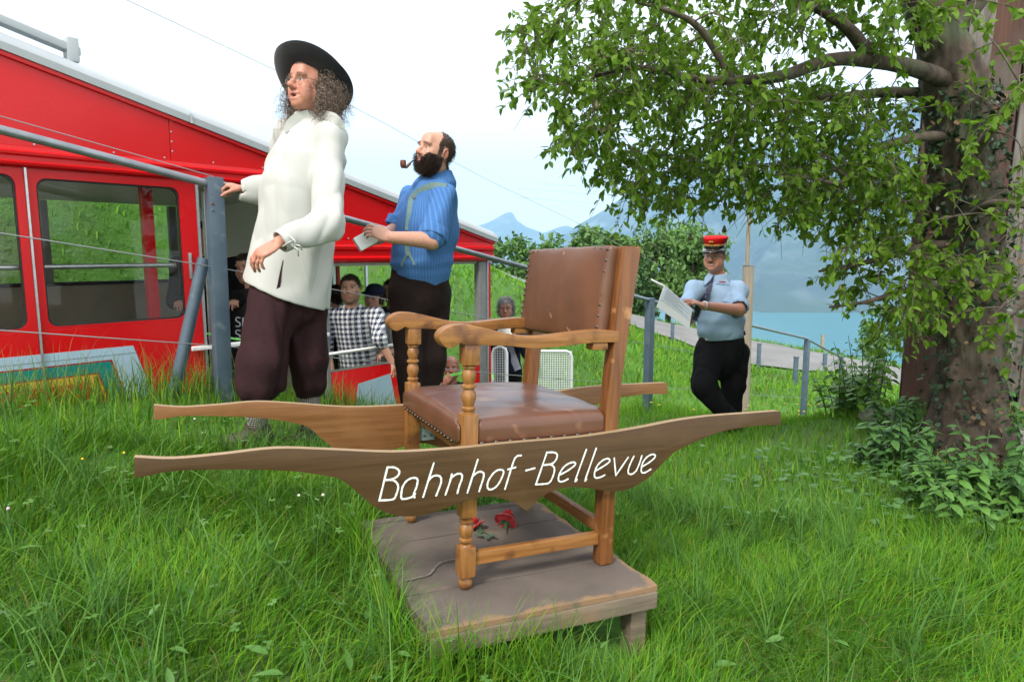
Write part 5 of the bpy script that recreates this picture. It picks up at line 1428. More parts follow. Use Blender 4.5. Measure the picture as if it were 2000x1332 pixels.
    strip('brace_tab', drape(shirt, [(798, 496), (790, 508), (785, 519)], .007), .006, m_susp, root); strip('brace_tab', drape(shirt, [(799, 496), (806, 508), (810, 517)], .007), .006, m_susp, root)
    strip('brace_buckle', drape(shirt, [(800, 389), (812, 388)], .011), .006, m_alu, root)
    # trousers
    F = Field(*field_box([pel + V(0, 0, .24), hipA, hipB, anA, anB, A(885, 700, 4.1)], .2), .010)
    F.cone(A(821, 524, 4.05), A(819, 575, 4.06), .172, .178, .04); F.cone(hipA, knA, .125, .095, .03); F.cone(knA, anA, .095, .075, .03); F.cone(hipB, knB - V(.03, 0, 0), .125, .088, .03); F.cone(knB - V(.03, 0, 0), anB - V(.06, 0, 0), .088, .070, .03)
    F.disp(lambda P: (.010 * crease(P, 41, (10, 10, 3), 2) + .004 * crease(P, 43, (20, 20, 12), 2)) * np.clip((1.0 - P[:, 2]) / .15, .05, 1))
    F.clip(A(821, 515, 4.05), nrm(V(-.06, 0, 1))); F.clip(anA - V(0, 0, .03), V(0, 0, -1))
    v, f = F.mesh(); obj('trousers', v, f, m_choc, root, smooth=True, world=True)
    for a in (anA, anB):
        F = Field(*field_box([a, a + V(-.2, -.13, -.09)], .1), .007); t = nrm(V(-.8, -.55, 0)); F.cone(a, a + V(0, 0, -.05), .05, .05, .02); F.cone(a + V(0, 0, -.05) - t * .03, a + V(0, 0, -.055) + t * .16, .046, .036, .03); F.clip(a - V(0, 0, .085), V(0, 0, -1)); v, f = F.mesh(); obj('shoe', v, f, m_boot, root, smooth=True, world=True)
    # pipe in his mouth
    mo = to_w(c, R, s, (.008, .098, -.066)); bowl = A(786, 318, 3.90); base = A(791, 326, 3.90)
    pr = empty('tobacco_pipe', base, label="curved brown tobacco pipe in the bearded man's mouth", cat='pipe')
    mb = MB().tube(catmull([mo, mo + (base - mo) * .4 + V(0, 0, .004), mo + (base - mo) * .62], 6), [.0045] * 12 + [.006], 8); obj('stem', mb.v, mb.f, m_ebon, pr, smooth=True, world=True)
    mb = MB().tube(catmull([mo + (base - mo) * .6, mo + (base - mo) * .85 + V(0, 0, -.006), base + V(.004, 0, -.004)], 6), .0085, 10); obj('shank', mb.v, mb.f, m_pipe, pr, smooth=True, world=True)
    mb = MB().lathe([(.006, -.020), (.014, -.014), (.0175, .0), (.0175, .018), (.0155, .026), (.011, .026), (.0105, .004), (.001, .0)], 16); obj('bowl', [np.array(p) + base + V(-.010, -.004, .010) for p in mb.v], mb.f, m_pipe, pr, smooth=True, auto=50, world=True)
    # carton between his hands
    bc = A(713, 470, 3.70); d1 = nrm(A(738, 448, 3.72) - A(702, 468, 3.66)); d2 = nrm(A(716, 492, 3.68) - A(702, 468, 3.68)); n_ = nrm(np.cross(d1, d2)); d2 = np.cross(n_, d1)
    br = empty('white_carton', bc, label='small white carton held in both hands by the bearded man', cat='box'); Rb = np.stack([d1, d2, n_], 1)
    mb = MB().box((-.055, -.040, -.014), (.055, .040, .014), bev=.003); obj('box', [bc + Rb @ V(*p) for p in mb.v], mb.f, m_white, br, world=True)
    mb = MB().box((-.048, -.033, .0145), (.048, .033, .0155)) if n_[1] > 0 else MB().box((-.048, -.033, -.0155), (.048, .033, -.0145)); obj('label_panel', [bc + Rb @ V(*p) for p in mb.v], mb.f, m_gate, br, world=True)
man_pipe()

# ------------------------------------------------------------------ conductor with red cap and folder
m_lblue = cloth('light_blue_shirt', (.34, .485, .67), (.32, .455, .64), scale=14, bump=.2)
m_trs = cloth('black_trousers', (.010, .010, .012), (.008, .008, .010), scale=20, bump=.25)
m_tie = mat('navy_dotted_tie', (.022, .024, .075), .5); 
def dots(m, a, b, sc, th):
    N, L = m.node_tree.nodes, m.node_tree.links; tc = N.new('ShaderNodeTexCoord'); vo = N.new('ShaderNodeTexVoronoi'); vo.inputs['Scale'].default_value = sc; lt = N.new('ShaderNodeMath'); lt.operation = 'LESS_THAN'; lt.inputs[1].default_value = th
    mx = N.new('ShaderNodeMix'); mx.data_type = 'RGBA'; mx.inputs[6].default_value = (*a, 1); mx.inputs[7].default_value = (*b, 1)
    L.new(tc.outputs['Object'], vo.inputs['Vector']); L.new(vo.outputs['Distance'], lt.inputs[0]); L.new(lt.outputs[0], mx.inputs[0]); L.new(mx.outputs[2], N['Principled BSDF'].inputs['Base Color'])
dots(m_tie, (.022, .024, .075), (.40, .42, .55), 62, .22)
m_capred = cloth('red_cap_wool', (.62, .012, .014), (.55, .010, .012), scale=40); m_gold = mat('gold_braid', (.62, .36, .08), .4, metal=.4, col2=(.5, .27, .05), scale=120)
m_patent = mat('black_patent_visor', (.008, .008, .009), .18, coat=.6); m_belt = mat('black_belt', (.012, .011, .011), .4); m_paper = mat('white_paper', (.80, .81, .80), .6); m_print = mat('grey_print', (.34, .36, .40), .6); m_sleeve = mat('clear_plastic_sleeve', (.66, .72, .78), .12, coat=.5)
def man_cap():
    A = at; root = person(A(1415, 848, 5.9), 'smiling man in red peaked cap, light blue shirt and tie leaning by the fence')
    c = A(1395, 500, 5.93); R = rot_from((-.50, -.86, -.03), (.02, 0, 1)); s = 1.06
    nk = A(1402, 545, 5.98); shN, shF = A(1441, 566, 5.98), A(1356, 562, 5.86); elN, wrN = A(1443, 606, 5.72), A(1374, 597, 5.52); elF, wrF = A(1336, 606, 5.70), A(1312, 602, 5.48)
    pel = A(1408, 680, 5.95); hA, hB = A(1388, 690, 5.9), A(1432, 690, 6.0); kA, aA = A(1374, 752, 5.74), A(1436, 834, 5.72); kB, aB = A(1432, 752, 5.97), A(1424, 832, 5.97)
    F = Field(*field_box([c, shN, shF, elN, wrN, elF, wrF, A(1295, 575, 5.4), aA, aB, V(*root.location)], .16), .012, [(c - .14, c + .14, .0055), (A(1330, 605, 5.45) - .02, A(1378, 575, 5.55) + .02, .007)])
    head_prims(F, c, R, s, nose=1.05, jaw=1.12, smile=1.5, fat=.006)
    F.cone(to_w(c, R, s, (0, -.02, -.06)), nk, .064, .070, .03); F.cone(nk - V(0, 0, .09), A(1402, 600, 5.95), .06, .14, .05); F.cone(A(1402, 600, 5.95), pel, .16, .16, .05)
    F.cone(nk - V(0, 0, .07), shN, .04, .05, .04); F.cone(nk - V(0, 0, .07), shF, .04, .05, .04); F.cone(shN, elN, .058, .052, .02); F.cone(elN, wrN, .053, .034, .02); F.cone(shF, elF, .058, .05, .02); F.cone(elF, wrF, .05, .034, .02)
    hand(F, wrN, A(1340, 583, 5.46) - wrN, V(-.1, .3, -.9), -1, curl=(.15, .25, .2), s=1.05, k=.007); hand(F, wrF, A(1296, 600, 5.40) - wrF, V(0, -.3, 1), 1, curl=(.3, .4, .3), s=1.05, k=.007)
    for h, k, a in ((hA, kA, aA), (hB, kB, aB)): F.cone(h, k, .08, .06, .03); F.cone(k, a, .055, .04, .03)
    HC = (.10, .075, .06); hl = hl_short(.09, .0, -.07)
    body = add_body(F, root, (c, R, s), (.56, .27, .19), hair=HC, hairline=hl)
    P, N = verts_of(body); q = ((P - c) @ R) / s; d2 = (np.abs(q) < .16).all(1)
    eyes(c, R, s, root); brows(c, R, s, P, N, HC, root, 50)
    a, n = pick(P, N, d2 & (hl(q) > 0) & (q[:, 2] < .05), 700, 2); strands('hair', a, n * .4 - R[:, 2][None] * .8, np.full(len(a), .022), .0014, HC, root, K=3, jit=.15)
    mu = d2 & (np.abs(q[:, 0]) < .030) & (q[:, 2] > -.056) & (q[:, 2] < -.043) & (q[:, 1] > .06)
    a, n = pick(P, N, mu, 90, 5); strands('moustache', a, n * .6 - R[:, 2][None] * .6, np.full(len(a), .015), .0014, (.26, .18, .13), root, K=3, jit=.2)
    glasses(c, R, s, root, m_alu, rx=.021, rz=.014, round_=3)
    mb = MB().box((-.016, .0975, -.0705), (.016, .0995, -.0665)); obj('teeth', [to_w(c, R, s, p) for p in mb.v], mb.f, m_teeth, root, world=True)
    # cap
    cap = []
    def ring(name, prof, m, ell=1.27, tiltz=.0):
        ns = 40; mb = MB()
        for r, z in prof:
            for k in range(ns):
                a = 2 * math.pi * k / ns; mb.v.append(to_w(c, R, s, (r * math.cos(a), -.002 + r * ell * math.sin(a), z + .026 + tiltz * math.sin(a) * r)))
        mb.f = [(i * ns + k, i * ns + (k + 1) % ns, (i + 1) * ns + (k + 1) % ns, (i + 1) * ns + k) for i in range(len(prof) - 1) for k in range(ns)] + [tuple((len(prof) - 1) * ns + k for k in range(ns))]
        return obj(name, mb.v, mb.f, m, root, smooth=True, auto=45, world=True)
    ring('cap', [(.084, .052), (.0845, .075), (.093, .090), (.102, .118), (.103, .126), (.098, .132), (.06, .136), (.01, .137)], m_capred, tiltz=-.10)
    ring('cap_braid', [(.0862, .064), (.0868, .081)], m_gold, tiltz=-.10); ring('cap_band', [(.0862, .046), (.0862, .0635)], m_patent, tiltz=-.10)
    mb = MB(); nv = 17
    for i in range(4):
        for k in range(nv):
            a = math.radians(18 + 144 * k / (nv - 1)); r = .083 + .009 * i * math.sin(a) ** .8; mb.v.append(to_w(c, R, s, (r * math.cos(a) * (1 - .02 * i), -.002 + (r + .010 * i) * 1.25 * math.sin(a), .070 - .005 * i - .003 * i * i * .5 - .010 * math.sin(a))))
    mb.f = [(i * nv + k, i * nv + k + 1, (i + 1) * nv + k + 1, (i + 1) * nv + k) for i in range(3) for k in range(nv - 1)]
    vis = obj('visor', mb.v, mb.f, m_patent, root, smooth=True, world=True); sm = vis.modifiers.new('thick', 'SOLIDIFY'); sm.thickness = .003
    for x in (-.008, .008):   # gold winged badge
        mb = MB().lathe([(.0075, 0), (.0075, .002), (.0035, .002), (.0035, 0)], 12); M = Matrix.Rotation(-math.pi / 2, 3, 'X')
        obj('badge', [to_w(c, R, s, np.array(M @ Vector(p)) * V(1.1, 1, 1) + V(x, .127, .118)) for p in mb.v], mb.f, m_gold, root, world=True)
    mb = MB().box((-.022, .1265, .1165), (.022, .1285, .1195)); obj('badge', [to_w(c, R, s, p) for p in mb.v], mb.f, m_gold, root, world=True)
    # shirt
    F = Field(*field_box([nk + V(0, 0, .03), shN, shF, elN, elF, pel + V(0, 0, .1), A(1470, 640, 5.95)], .24), .010)
    F.cone(A(1402, 585, 5.97), A(1408, 632, 5.93), .168, .198, .06); F.cone(A(1408, 632, 5.93), A(1410, 662, 5.93), .198, .188, .05)
    for sh in (shN, shF): F.cone(A(1402, 568, 5.98), sh - V(0, 0, .012), .088, .074, .07)
    cN, cF = shN + (elN - shN) * .84, shF + (elF - shF) * .84
    F.cone(shN - V(0, 0, .015), cN, .070, .076, .06); F.cone(shF - V(0, 0, .015), cF, .070, .074, .06)
    F.disp(lambda P: .006 * crease(P, 51, (9, 9, 8), 2) + .004 * crease(P, 53, (20, 20, 18), 2) + .005 * np.sin(P[:, 2] * 55 + 2 * wob(P, 7, (7, 7, 7))) * np.clip((.60 - P[:, 2]) / .1, 0, 1))
    F.cone(nk - V(0, 0, .02), nk + V(-.02, -.03, .1), .066, .074, .006, sub=True)
    for cu, e, sh in ((cN, elN, shN), (cF, elF, shF)):
        d = nrm(e - sh); F.cone(cu + d * .004, cu + d * .05, .068, .075, .004, sub=True)
    F.clip(A(1410, 661, 5.9), nrm(V(.10, 0, -1)))
    v, f = F.mesh(); shirt = obj('shirt', v, f, m_lblue, root, smooth=True, world=True)
    nc = nrm(V(-.08, -.12, 1)); cc = nk + V(-.006, -.008, .034); F = Field(cc - .16, cc + .16, .007); F.cone(cc - nc * .055, cc + nc * .016, .108, .082, .004); F.clip(cc + nc * .018, nc); F.cone(cc - nc * .06, cc + nc * .1, .068, .072, .004, sub=True)
    v, f = F.mesh(); obj('collar', v, f, m_lblue, root, smooth=True, world=True)
    strip('collar_flap', drape(shirt, [(1389, 538), (1381, 547), (1374, 557)], .014), [.022, .026, .006], m_lblue, root, th=.004); strip('collar_flap', drape(shirt, [(1397, 538), (1412, 545), (1422, 556)], .014), [.024, .034, .008], m_lblue, root, th=.004)
    strip('tie', drape(shirt, [(1390, 541), (1388, 549), (1384, 560), (1378, 574), (1372, 588), (1366, 602), (1360, 616), (1354, 626)], .012), [.018, .020, .020, .025, .028, .030, .030, .026], m_tie, root, th=.005)
    strip('pocket', drape(shirt, [(1420, 570), (1419, 590)], .004), .034, m_lblue, root, th=.003)
    strip('pocket_logo', drape(shirt, [(1404, 551), (1420, 552)], .005), .0035, m_capred, root); strip('pocket_logo', drape(shirt, [(1398, 555), (1417, 557)], .005), .0018, m_tie, root)
    # belt, trousers, shoes
    F = Field(*field_box([pel + V(0, 0, .2), hA, hB, kA, kB, aA, aB], .22), .011)
    F.cone(A(1409, 668, 5.94), A(1408, 700, 5.96), .190, .185, .04); F.cone(hA, kA, .132, .102, .03); F.cone(kA, aA, .106, .075, .03); F.cone(hB, kB, .135, .105, .03); F.cone(kB, aB, .105, .078, .03)
    F.disp(lambda P: .011 * crease(P, 61, (9, 9, 4), 2) + .005 * crease(P, 63, (18, 18, 12), 2))
    F.clip(A(1409, 656, 5.94), nrm(V(-.10, 0, 1))); F.clip(aA - V(0, 0, .04), V(0, 0, -1))
    v, f = F.mesh(); tr = obj('trousers', v, f, m_trs, root, smooth=True, world=True)
    strip('belt', drape(tr, [(1368, 664), (1385, 663), (1405, 661), (1430, 657), (1455, 651)], .006), .018, m_belt, root); strip('buckle', drape(tr, [(1379, 663), (1391, 663)], .014), .017, m_alu, root)
    for a, t in ((aA, V(.75, -.6, 0)), (aB, V(-.3, -.9, 0))):
        F = Field(*field_box([a, a + nrm(t) * .2 + V(0, 0, -.09)], .1), .008); t = nrm(t); F.cone(a, a + V(0, 0, -.05), .052, .05, .02); F.cone(a + V(0, 0, -.05) - t * .04, a + V(0, 0, -.055) + t * .17, .048, .038, .03); F.clip(a - V(0, 0, .085), V(0, 0, -1)); v, f = F.mesh(); obj('shoe', v, f, m_belt, root, smooth=True, world=True)
    # watch
    d = nrm(wrN - elN); w0 = wrN - d * .012; F = Field(w0 - .08, w0 + .08, .005); F.cone(w0 - d * .008, w0 + d * .008, .041, .041, .002); F.clip(w0 + d * .010, d); F.clip(w0 - d * .010, -d); v, f = F.mesh(); obj('wristwatch', v, f, m_alu, root, smooth=True, world=True)
    # folder
    p00, p10, p11, p01 = A(1297, 557, 5.42), A(1352, 604, 5.40), A(1345, 643, 5.30), A(1282, 600, 5.30)
    fr = empty('open_folder', (p00 + p11) / 2, label='white ring folder held open by the man in the red cap', cat='folder')
    def slab(q, th, name, m, par, lift=0.0):
        q = np.array(q); n = nrm(np.cross(q[1] - q[0], q[3] - q[0])); n = n if n[1] < 0 else -n
        q = q + n * lift; v = np.vstack([q, q + n * th]); f = [(0, 1, 2, 3), (7, 6, 5, 4)] + [(i, (i + 1) % 4, 4 + (i + 1) % 4, 4 + i) for i in range(4)]
        o = obj(name, v, f, m, par, world=True); return o
    slab([p00, p10, p11, p01], .004, 'cover', m_white, fr)
    L_ = lambda u, w: p00 * (1 - u) * (1 - w) + p10 * u * (1 - w) + p11 * u * w + p01 * (1 - u) * w
    slab([L_(.03, .02), L_(.97, .02), L_(.97, .62), L_(.03, .62)], .004, 'page_sleeve', m_sleeve, fr, .0045)
    for k in range(9):
        w = .08 + .056 * k; slab([L_(.10, w), L_(.55 + .35 * ((k * 7) % 3) / 2, w), L_(.55 + .35 * ((k * 7) % 3) / 2, w + .022), L_(.10, w + .022)], .0006, 'text_line', m_print, fr, .009)
    q0, q1 = A(1273, 545, 5.55), A(1330, 592, 5.56)
    slab([q0, q0 + (p10 - p00), p10, p00], .004, 'cover', m_white, fr, -.002); slab([q0 + V(0, 0, .004), q0 + (p10 - p00) + V(0, 0, .004), p10 + V(0, 0, .004), p00 + V(0, 0, .004)], .012, 'pages', m_paper, fr, .002)
man_cap()
# ================================================================== PEOPLE: passengers in and beside the car
def check_mat(name, a, b, c, sc=28):
    m = cloth(name, a); N, L = m.node_tree.nodes, m.node_tree.links
    tc = N.new('ShaderNodeTexCoord'); sp = N.new('ShaderNodeSeparateXYZ'); mp = N.new('ShaderNodeMapping'); mp.inputs['Rotation'].default_value = (.0, 0.03, .25); L.new(tc.outputs['Object'], mp.inputs[0]); L.new(mp.outputs[0], sp.inputs[0])
    def band(o, fr, ph, th):
        q = N.new('ShaderNodeMath'); q.operation = 'MULTIPLY_ADD'; q.inputs[1].default_value = fr; q.inputs[2].default_value = ph; L.new(o, q.inputs[0])
        w = N.new('ShaderNodeMath'); w.operation = 'SINE'; L.new(q.outputs[0], w.inputs[0]); r = N.new('ShaderNodeMapRange'); r.inputs[1].default_value = th - .12; r.inputs[2].default_value = th + .12; L.new(w.outputs[0], r.inputs[0]); return r.outputs[0]
    def mixc(f, x, y):
        k = N.new('ShaderNodeMix'); k.data_type = 'RGBA'; L.new(f, k.inputs[0])
        for i, v in ((6, x), (7, y)):
            if isinstance(v, tuple): k.inputs[i].default_value = (*v, 1)
            else: L.new(v, k.inputs[i])
        return k.outputs[2]
    vx = band(sp.outputs[0], 6.28 * sc, 0, .0); vz = band(sp.outputs[2], 6.28 * sc, 0, .0)
    half = tuple((p + q) / 2 * .8 for p, q in zip(a, b))
    col = mixc(vx, mixc(vz, a, half), mixc(vz, half, b)); col = mixc(band(sp.outputs[0], 6.28 * sc, 1.57, .9), col, c)
    L.new(col, N['Principled BSDF'].inputs['Base Color']); return m
def passenger(label, c, fwd, up=(0, 0, 1), s=1.0, skin=(.56, .30, .205), hair=(.07, .045, .03), hl=None, hair_len=.02, hair_n=900, shirt=None, lean=(0, 0), shw=.20, arms=None, zfloor=-1.0, chest=.135, belly=.14,
              beard=None, smile=.6, trousers=None, neckline=None, hair_dir=None, sleeve=1.0, fat=0.0, torso=.52, lip=(.42, .13, .12)):
    c = np.asarray(c, float); R = rot_from(fwd, up); root = person(V(c[0] + lean[0], c[1] + lean[1], zfloor), label)
    bf = nrm(V(fwd[0], fwd[1], 0)); rt = V(-bf[1], bf[0], 0) * -1      # his right
    rt = nrm(np.cross(bf, V(0, 0, 1)))
    nk = c + V(lean[0] * .12, lean[1] * .12, -.165 * s); ch = nk + V(lean[0] * .4, lean[1] * .4, -.20); pel = nk + V(lean[0], lean[1], -torso)
    sR, sL = nk + rt * shw + V(0, 0, -.06), nk - rt * shw + V(0, 0, -.06)
    arms = arms or {}; pts = [c, sR, sL, pel]; segs = []
    for sh, key, sg in ((sR, 'R', 1), (sL, 'L', -1)):
        el, wr, hd, pn = arms.get(key, (sh + V(0, 0, -.28) + rt * .04 * sg, sh + V(0, 0, -.28) + bf * .20 - rt * .02 * sg, bf, V(0, 0, -1)))
        segs.append((sh, np.asarray(el), np.asarray(wr), np.asarray(hd), np.asarray(pn), sg)); pts += [el, wr, np.asarray(wr) + nrm(hd) * .14]
    F = Field(*field_box(pts, .16), .012, [(c - .13, c + .13, .0062)])
    head_prims(F, c, R, s, smile=smile, fat=fat)
    F.cone(to_w(c, R, s, (0, -.02, -.06)), nk, .052, .058, .03); F.cone(nk - V(0, 0, .08), ch, .05, .10, .05); F.cone(ch, pel, .10, .10, .05); F.cone(nk - V(0, 0, .06), sR, .035, .042, .04); F.cone(nk - V(0, 0, .06), sL, .035, .042, .04)
    for sh, el, wr, hd, pn, sg in segs:
        F.cone(sh, el, .046, .040, .02); F.cone(el, wr, .041, .028, .02); hand(F, wr, hd, pn, sg, s=.98, k=.008)
    hl = hl or hl_short()
    body = add_body(F, root, (c, R, s), skin, hair=hair, hairline=hl, lip=lip, **({'beard': beard, 'beardf': beard_full, 'beardw': .45} if beard else {}))
    P, N = verts_of(body); q = ((P - c) @ R) / s; near = (np.abs(q) < .16).all(1)
    eyes(c, R, s, root); brows(c, R, s, P, N, tuple(np.array(hair) * .9), root, 40)
    if hair_n:
        a, n = pick(P, N, near & (hl(q) > 0), hair_n, 2); hd_ = hair_dir if hair_dir is not None else -R[:, 1] * .3 - R[:, 2] * .35
        strands('hair', a, n * .5 + np.asarray(hd_)[None], np.full(len(a), hair_len), .0017, hair, root, K=5, jit=.2, droop=.25)
    if beard:
        a, n = pick(P, N, near & (beard_full(q) > 0), 260, 4); strands('beard', a, n * .6 - R[:, 2][None] * .5, np.full(len(a), .007), .0009, beard, root, K=3, jit=.2)
    F = Field(*field_box(pts, .2), .011)
    F.cone(nk + V(0, 0, -.10), ch, chest * .85, chest, .06, flat=bf, g=1.15); F.cone(ch, pel, chest, belly, .05)
    for sh in (sR, sL): F.cone(nk + V(0, 0, -.075), sh, .070, .066, .05)
    for sh, el, wr, hd, pn, sg in segs:
        e1 = sh + (el - sh) * min(1, sleeve); F.cone(sh, e1, .066, .060, .03)
        if sleeve > 1: F.cone(el, el + (wr - el) * min(1, sleeve - 1), .060, .048, .03)
    F.disp(lambda Q: .005 * wob(Q, 71, (16, 16, 8)) + .003 * wob(Q, 73, (30, 30, 18)))
    F.cone(nk + V(0, 0, -.05), nk + bf * .02 + V(0, 0, .1), .052, .064, .006, sub=True)
    if neckline: F.ell(nk + bf * .085 + V(0, 0, -.07), (.035, .06, .075), None, .01, sub=True)
    F.clip(pel, nrm(pel - ch))
    v, f = F.mesh(); sh_o = obj('shirt', v, f, shirt, root, smooth=True, world=True)
    if trousers:
        F = Field(*field_box([pel + V(0, 0, .05), V(pel[0], pel[1], zfloor)], .24), .014); l1, l2 = pel + rt * .09, pel - rt * .09
        F.cone(pel + V(0, 0, .03), pel - V(0, 0, .05), belly * .95, belly, .04)
        for l in (l1, l2): F.cone(l, V(l[0], l[1], zfloor + .06), .088, .065, .03)
        v, f = F.mesh(); obj('trousers', v, f, trousers, root, smooth=True, world=True)
    return root, c, R, s, sh_o
m_check = check_mat('black_white_check', (.70, .72, .74), (.018, .022, .045), (.12, .14, .24), 24)
m_grey_s = cloth('grey_marl_shirt', (.34, .34, .36)); m_navy = cloth('navy_cloth', (.018, .024, .055)); m_blk = cloth('black_cloth', (.008, .008, .010)); m_char = cloth('charcoal_shirt', (.022, .021, .023)); m_lav = cloth('grey_lilac_scarf', (.34, .34, .44)); m_jean = cloth('dark_jeans', (.03, .04, .06)); m_rimr = mat('dark_red_rim', (.20, .03, .04), .4)
m_dgreen = cloth('dark_green_cloth', (.02, .04, .03))
# checked shirt at the window
_cm = at(684, 564, 5.62)
r_, c_, R_, s_, o_ = passenger('young bearded man in black and white checked shirt at the car window', _cm, (.10, -1, .12), s=1.0, hair=(.055, .035, .022), hl=hl_short(.060, .0, -.06), hair_len=.022, hair_n=1100, shirt=m_check, beard=(.13, .075, .045), smile=.5,
    arms={'L': (at(741, 662, 5.46), at(765, 706, 5.50), V(.35, .3, -.8), V(-.8, 0, -.3)), 'R': (at(636, 680, 5.56), at(650, 738, 5.52), V(.3, 0, -1), V(0, .5, 0))}, lean=(.02, .12), zfloor=-.98, chest=.155, belly=.165, shw=.205, trousers=m_jean, sleeve=1.25, torso=.62)
for pts, w in (([(672, 597), (668, 606), (674, 616)], [.014, .024, .006]), ([(700, 597), (706, 605), (700, 616)], [.014, .024, .006])):
    strip('collar_flap', drape(o_, pts, .012), w, m_check, r_, th=.004)
# woman in the blue cap
r_, c_, R_, s_, o_ = passenger('smiling woman in navy blue cap behind the checked shirt man', at(731, 580, 6.05), (-.22, -1, .02), (.16, 0, 1), s=.93, hair=(.018, .013, .012), hl=lambda q: np.where((q[:, 1] < .03) & (q[:, 2] > -.06) | (q[:, 2] > .06), 1, -1), hair_len=.035, hair_n=900, shirt=m_grey_s, smile=1.0, shw=.165, chest=.12, belly=.13, zfloor=-.98, trousers=m_dgreen, skin=(.56, .30, .215), sleeve=1.0, torso=.55)
mb = MB(); ns = 30
for r, z in [(.086, .040), (.088, .060), (.082, .090), (.062, .115), (.03, .127), (.002, .130)]:
    for k in range(ns): a = 2 * math.pi * k / ns; mb.v.append(to_w(c_, R_, s_, (r * math.cos(a), r * 1.25 * math.sin(a), z)))
mb.f = [(i * ns + k, i * ns + (k + 1) % ns, (i + 1) * ns + (k + 1) % ns, (i + 1) * ns + k) for i in range(5) for k in range(ns)]
obj('cap', mb.v, mb.f, m_navy, r_, smooth=True, world=True)
mb = MB(); nv = 13
for i in range(4):
    for k in range(nv): a = math.radians(25 + 130 * k / (nv - 1)); r = .086 + .016 * i * math.sin(a); mb.v.append(to_w(c_, R_, s_, (r * math.cos(a), r * 1.25 * math.sin(a) + .008 * i, .044 - .005 * i)))
mb.f = [(i * nv + k, i * nv + k + 1, (i + 1) * nv + k + 1, (i + 1) * nv + k) for i in range(3) for k in range(nv - 1)]
obj('cap_visor', mb.v, mb.f, m_navy, r_, smooth=True, world=True).modifiers.new('thick', 'SOLIDIFY').thickness = .003
# half hidden passengers
passenger('dark-haired passenger in navy top half hidden behind the bearded man', at(766, 568, 6.35), (-.3, -1, 0), s=.98, hair=(.016, .012, .010), hair_len=.03, shirt=m_navy, zfloor=-.98, trousers=m_jean, shw=.18)
passenger('dark-haired passenger behind the left shoulder of the checked shirt man', at(652, 580, 6.4), (-.8, .6, 0), s=.96, hair=(.025, .016, .012), hair_len=.035, shirt=m_blk, zfloor=-.98, trousers=m_jean, shw=.17)
# grey-haired woman beside the gates
_hlw = lambda q: np.where((q[:, 2] > .058) | ((q[:, 1] < .035) & (q[:, 2] > -.085)), 1, -1)
r_, c_, R_, s_, o_ = passenger('grey-haired woman with glasses and navy jacket standing by the white gates', at(988, 602, 7.3), (-.05, -1, -.02), s=.98, hair=(.28, .27, .27), hl=_hlw, hair_len=.042, hair_n=1600, shirt=m_navy, smile=.4, shw=.19, chest=.15, belly=.17, zfloor=-1.06, trousers=m_blk, skin=(.55, .28, .20), sleeve=1.9,
    arms={'L': (at(1030, 690, 7.2), at(1004, 652, 7.0), V(-.5, -.3, .5), V(0, .5, -.5)), 'R': (at(955, 685, 7.2), at(975, 652, 7.0), V(.5, -.3, .4), V(0, .5, -.5))}, hair_dir=V(0, .35, -.12))
glasses(c_, R_, s_, r_, m_rimr, rx=.023, rz=.016, rim=.0018, round_=3)
strip('scarf', drape(o_, [(986, 650), (994, 675), (1003, 705), (1010, 722)], .012), [.035, .04, .045, .04], m_lav, r_, th=.01)
mb = MB().box((-.075, -.004, -.03), (.075, .004, .03)); _pp = at(986, 648, 6.92)
tag(obj('sheet_of_paper', [np.array(p) * V(1, 1, 1) + _pp for p in mb.v], mb.f, m_paper), 'folded white paper held up by the grey-haired woman', 'paper')
# balding man with his hand at his mouth
passenger('red-faced balding man seated low in the car holding his hand to his mouth', at(881, 718, 6.75), (.05, -1, .10), s=.98, skin=(.55, .23, .165), hair=(.20, .115, .06), hl=lambda q: np.where((q[:, 1] < -.02 + .02 * (q[:, 2] < .03)) & (q[:, 2] > -.05), 1, -1), hair_len=.012, hair_n=500, shirt=m_blk, zfloor=-1.55, shw=.19, smile=0, sleeve=1.9, torso=.55,
    arms={'R': (at(845, 800, 6.45), at(862, 752, 6.50), V(.55, .0, .5), V(0, 1, .2))})
# two people in the doorway
passenger('passenger in black jacket mostly hidden behind the first fence post', at(402, 462, 5.35), (.35, -.95, 0), s=1.0, hair=(.012, .010, .010), hair_len=.02, shirt=m_blk, zfloor=-.45, trousers=m_blk, shw=.21, chest=.16, belly=.18, sleeve=1.9)
r_, c_, R_, s_, o_ = passenger('passenger in charcoal T-shirt with pale letters in the car doorway', at(478, 524, 5.45), (.1, -1, 0), s=.98, hair=(.03, .02, .015), hair_len=.02, shirt=m_char, zfloor=-.75, trousers=m_blk, shw=.20, chest=.15, belly=.17, sleeve=.7)
for (pts) in ([(470, 621), (463, 620), (462, 626), (469, 631), (468, 637), (461, 637)], [(475, 620), (474, 637)], [(470, 646), (463, 645), (462, 651), (469, 655), (468, 660), (461, 660)]):
    strip('printed_letter', drape(o_, pts, .006, 10), .0045, m_sleeve, r_, th=.001, smoothn=4)
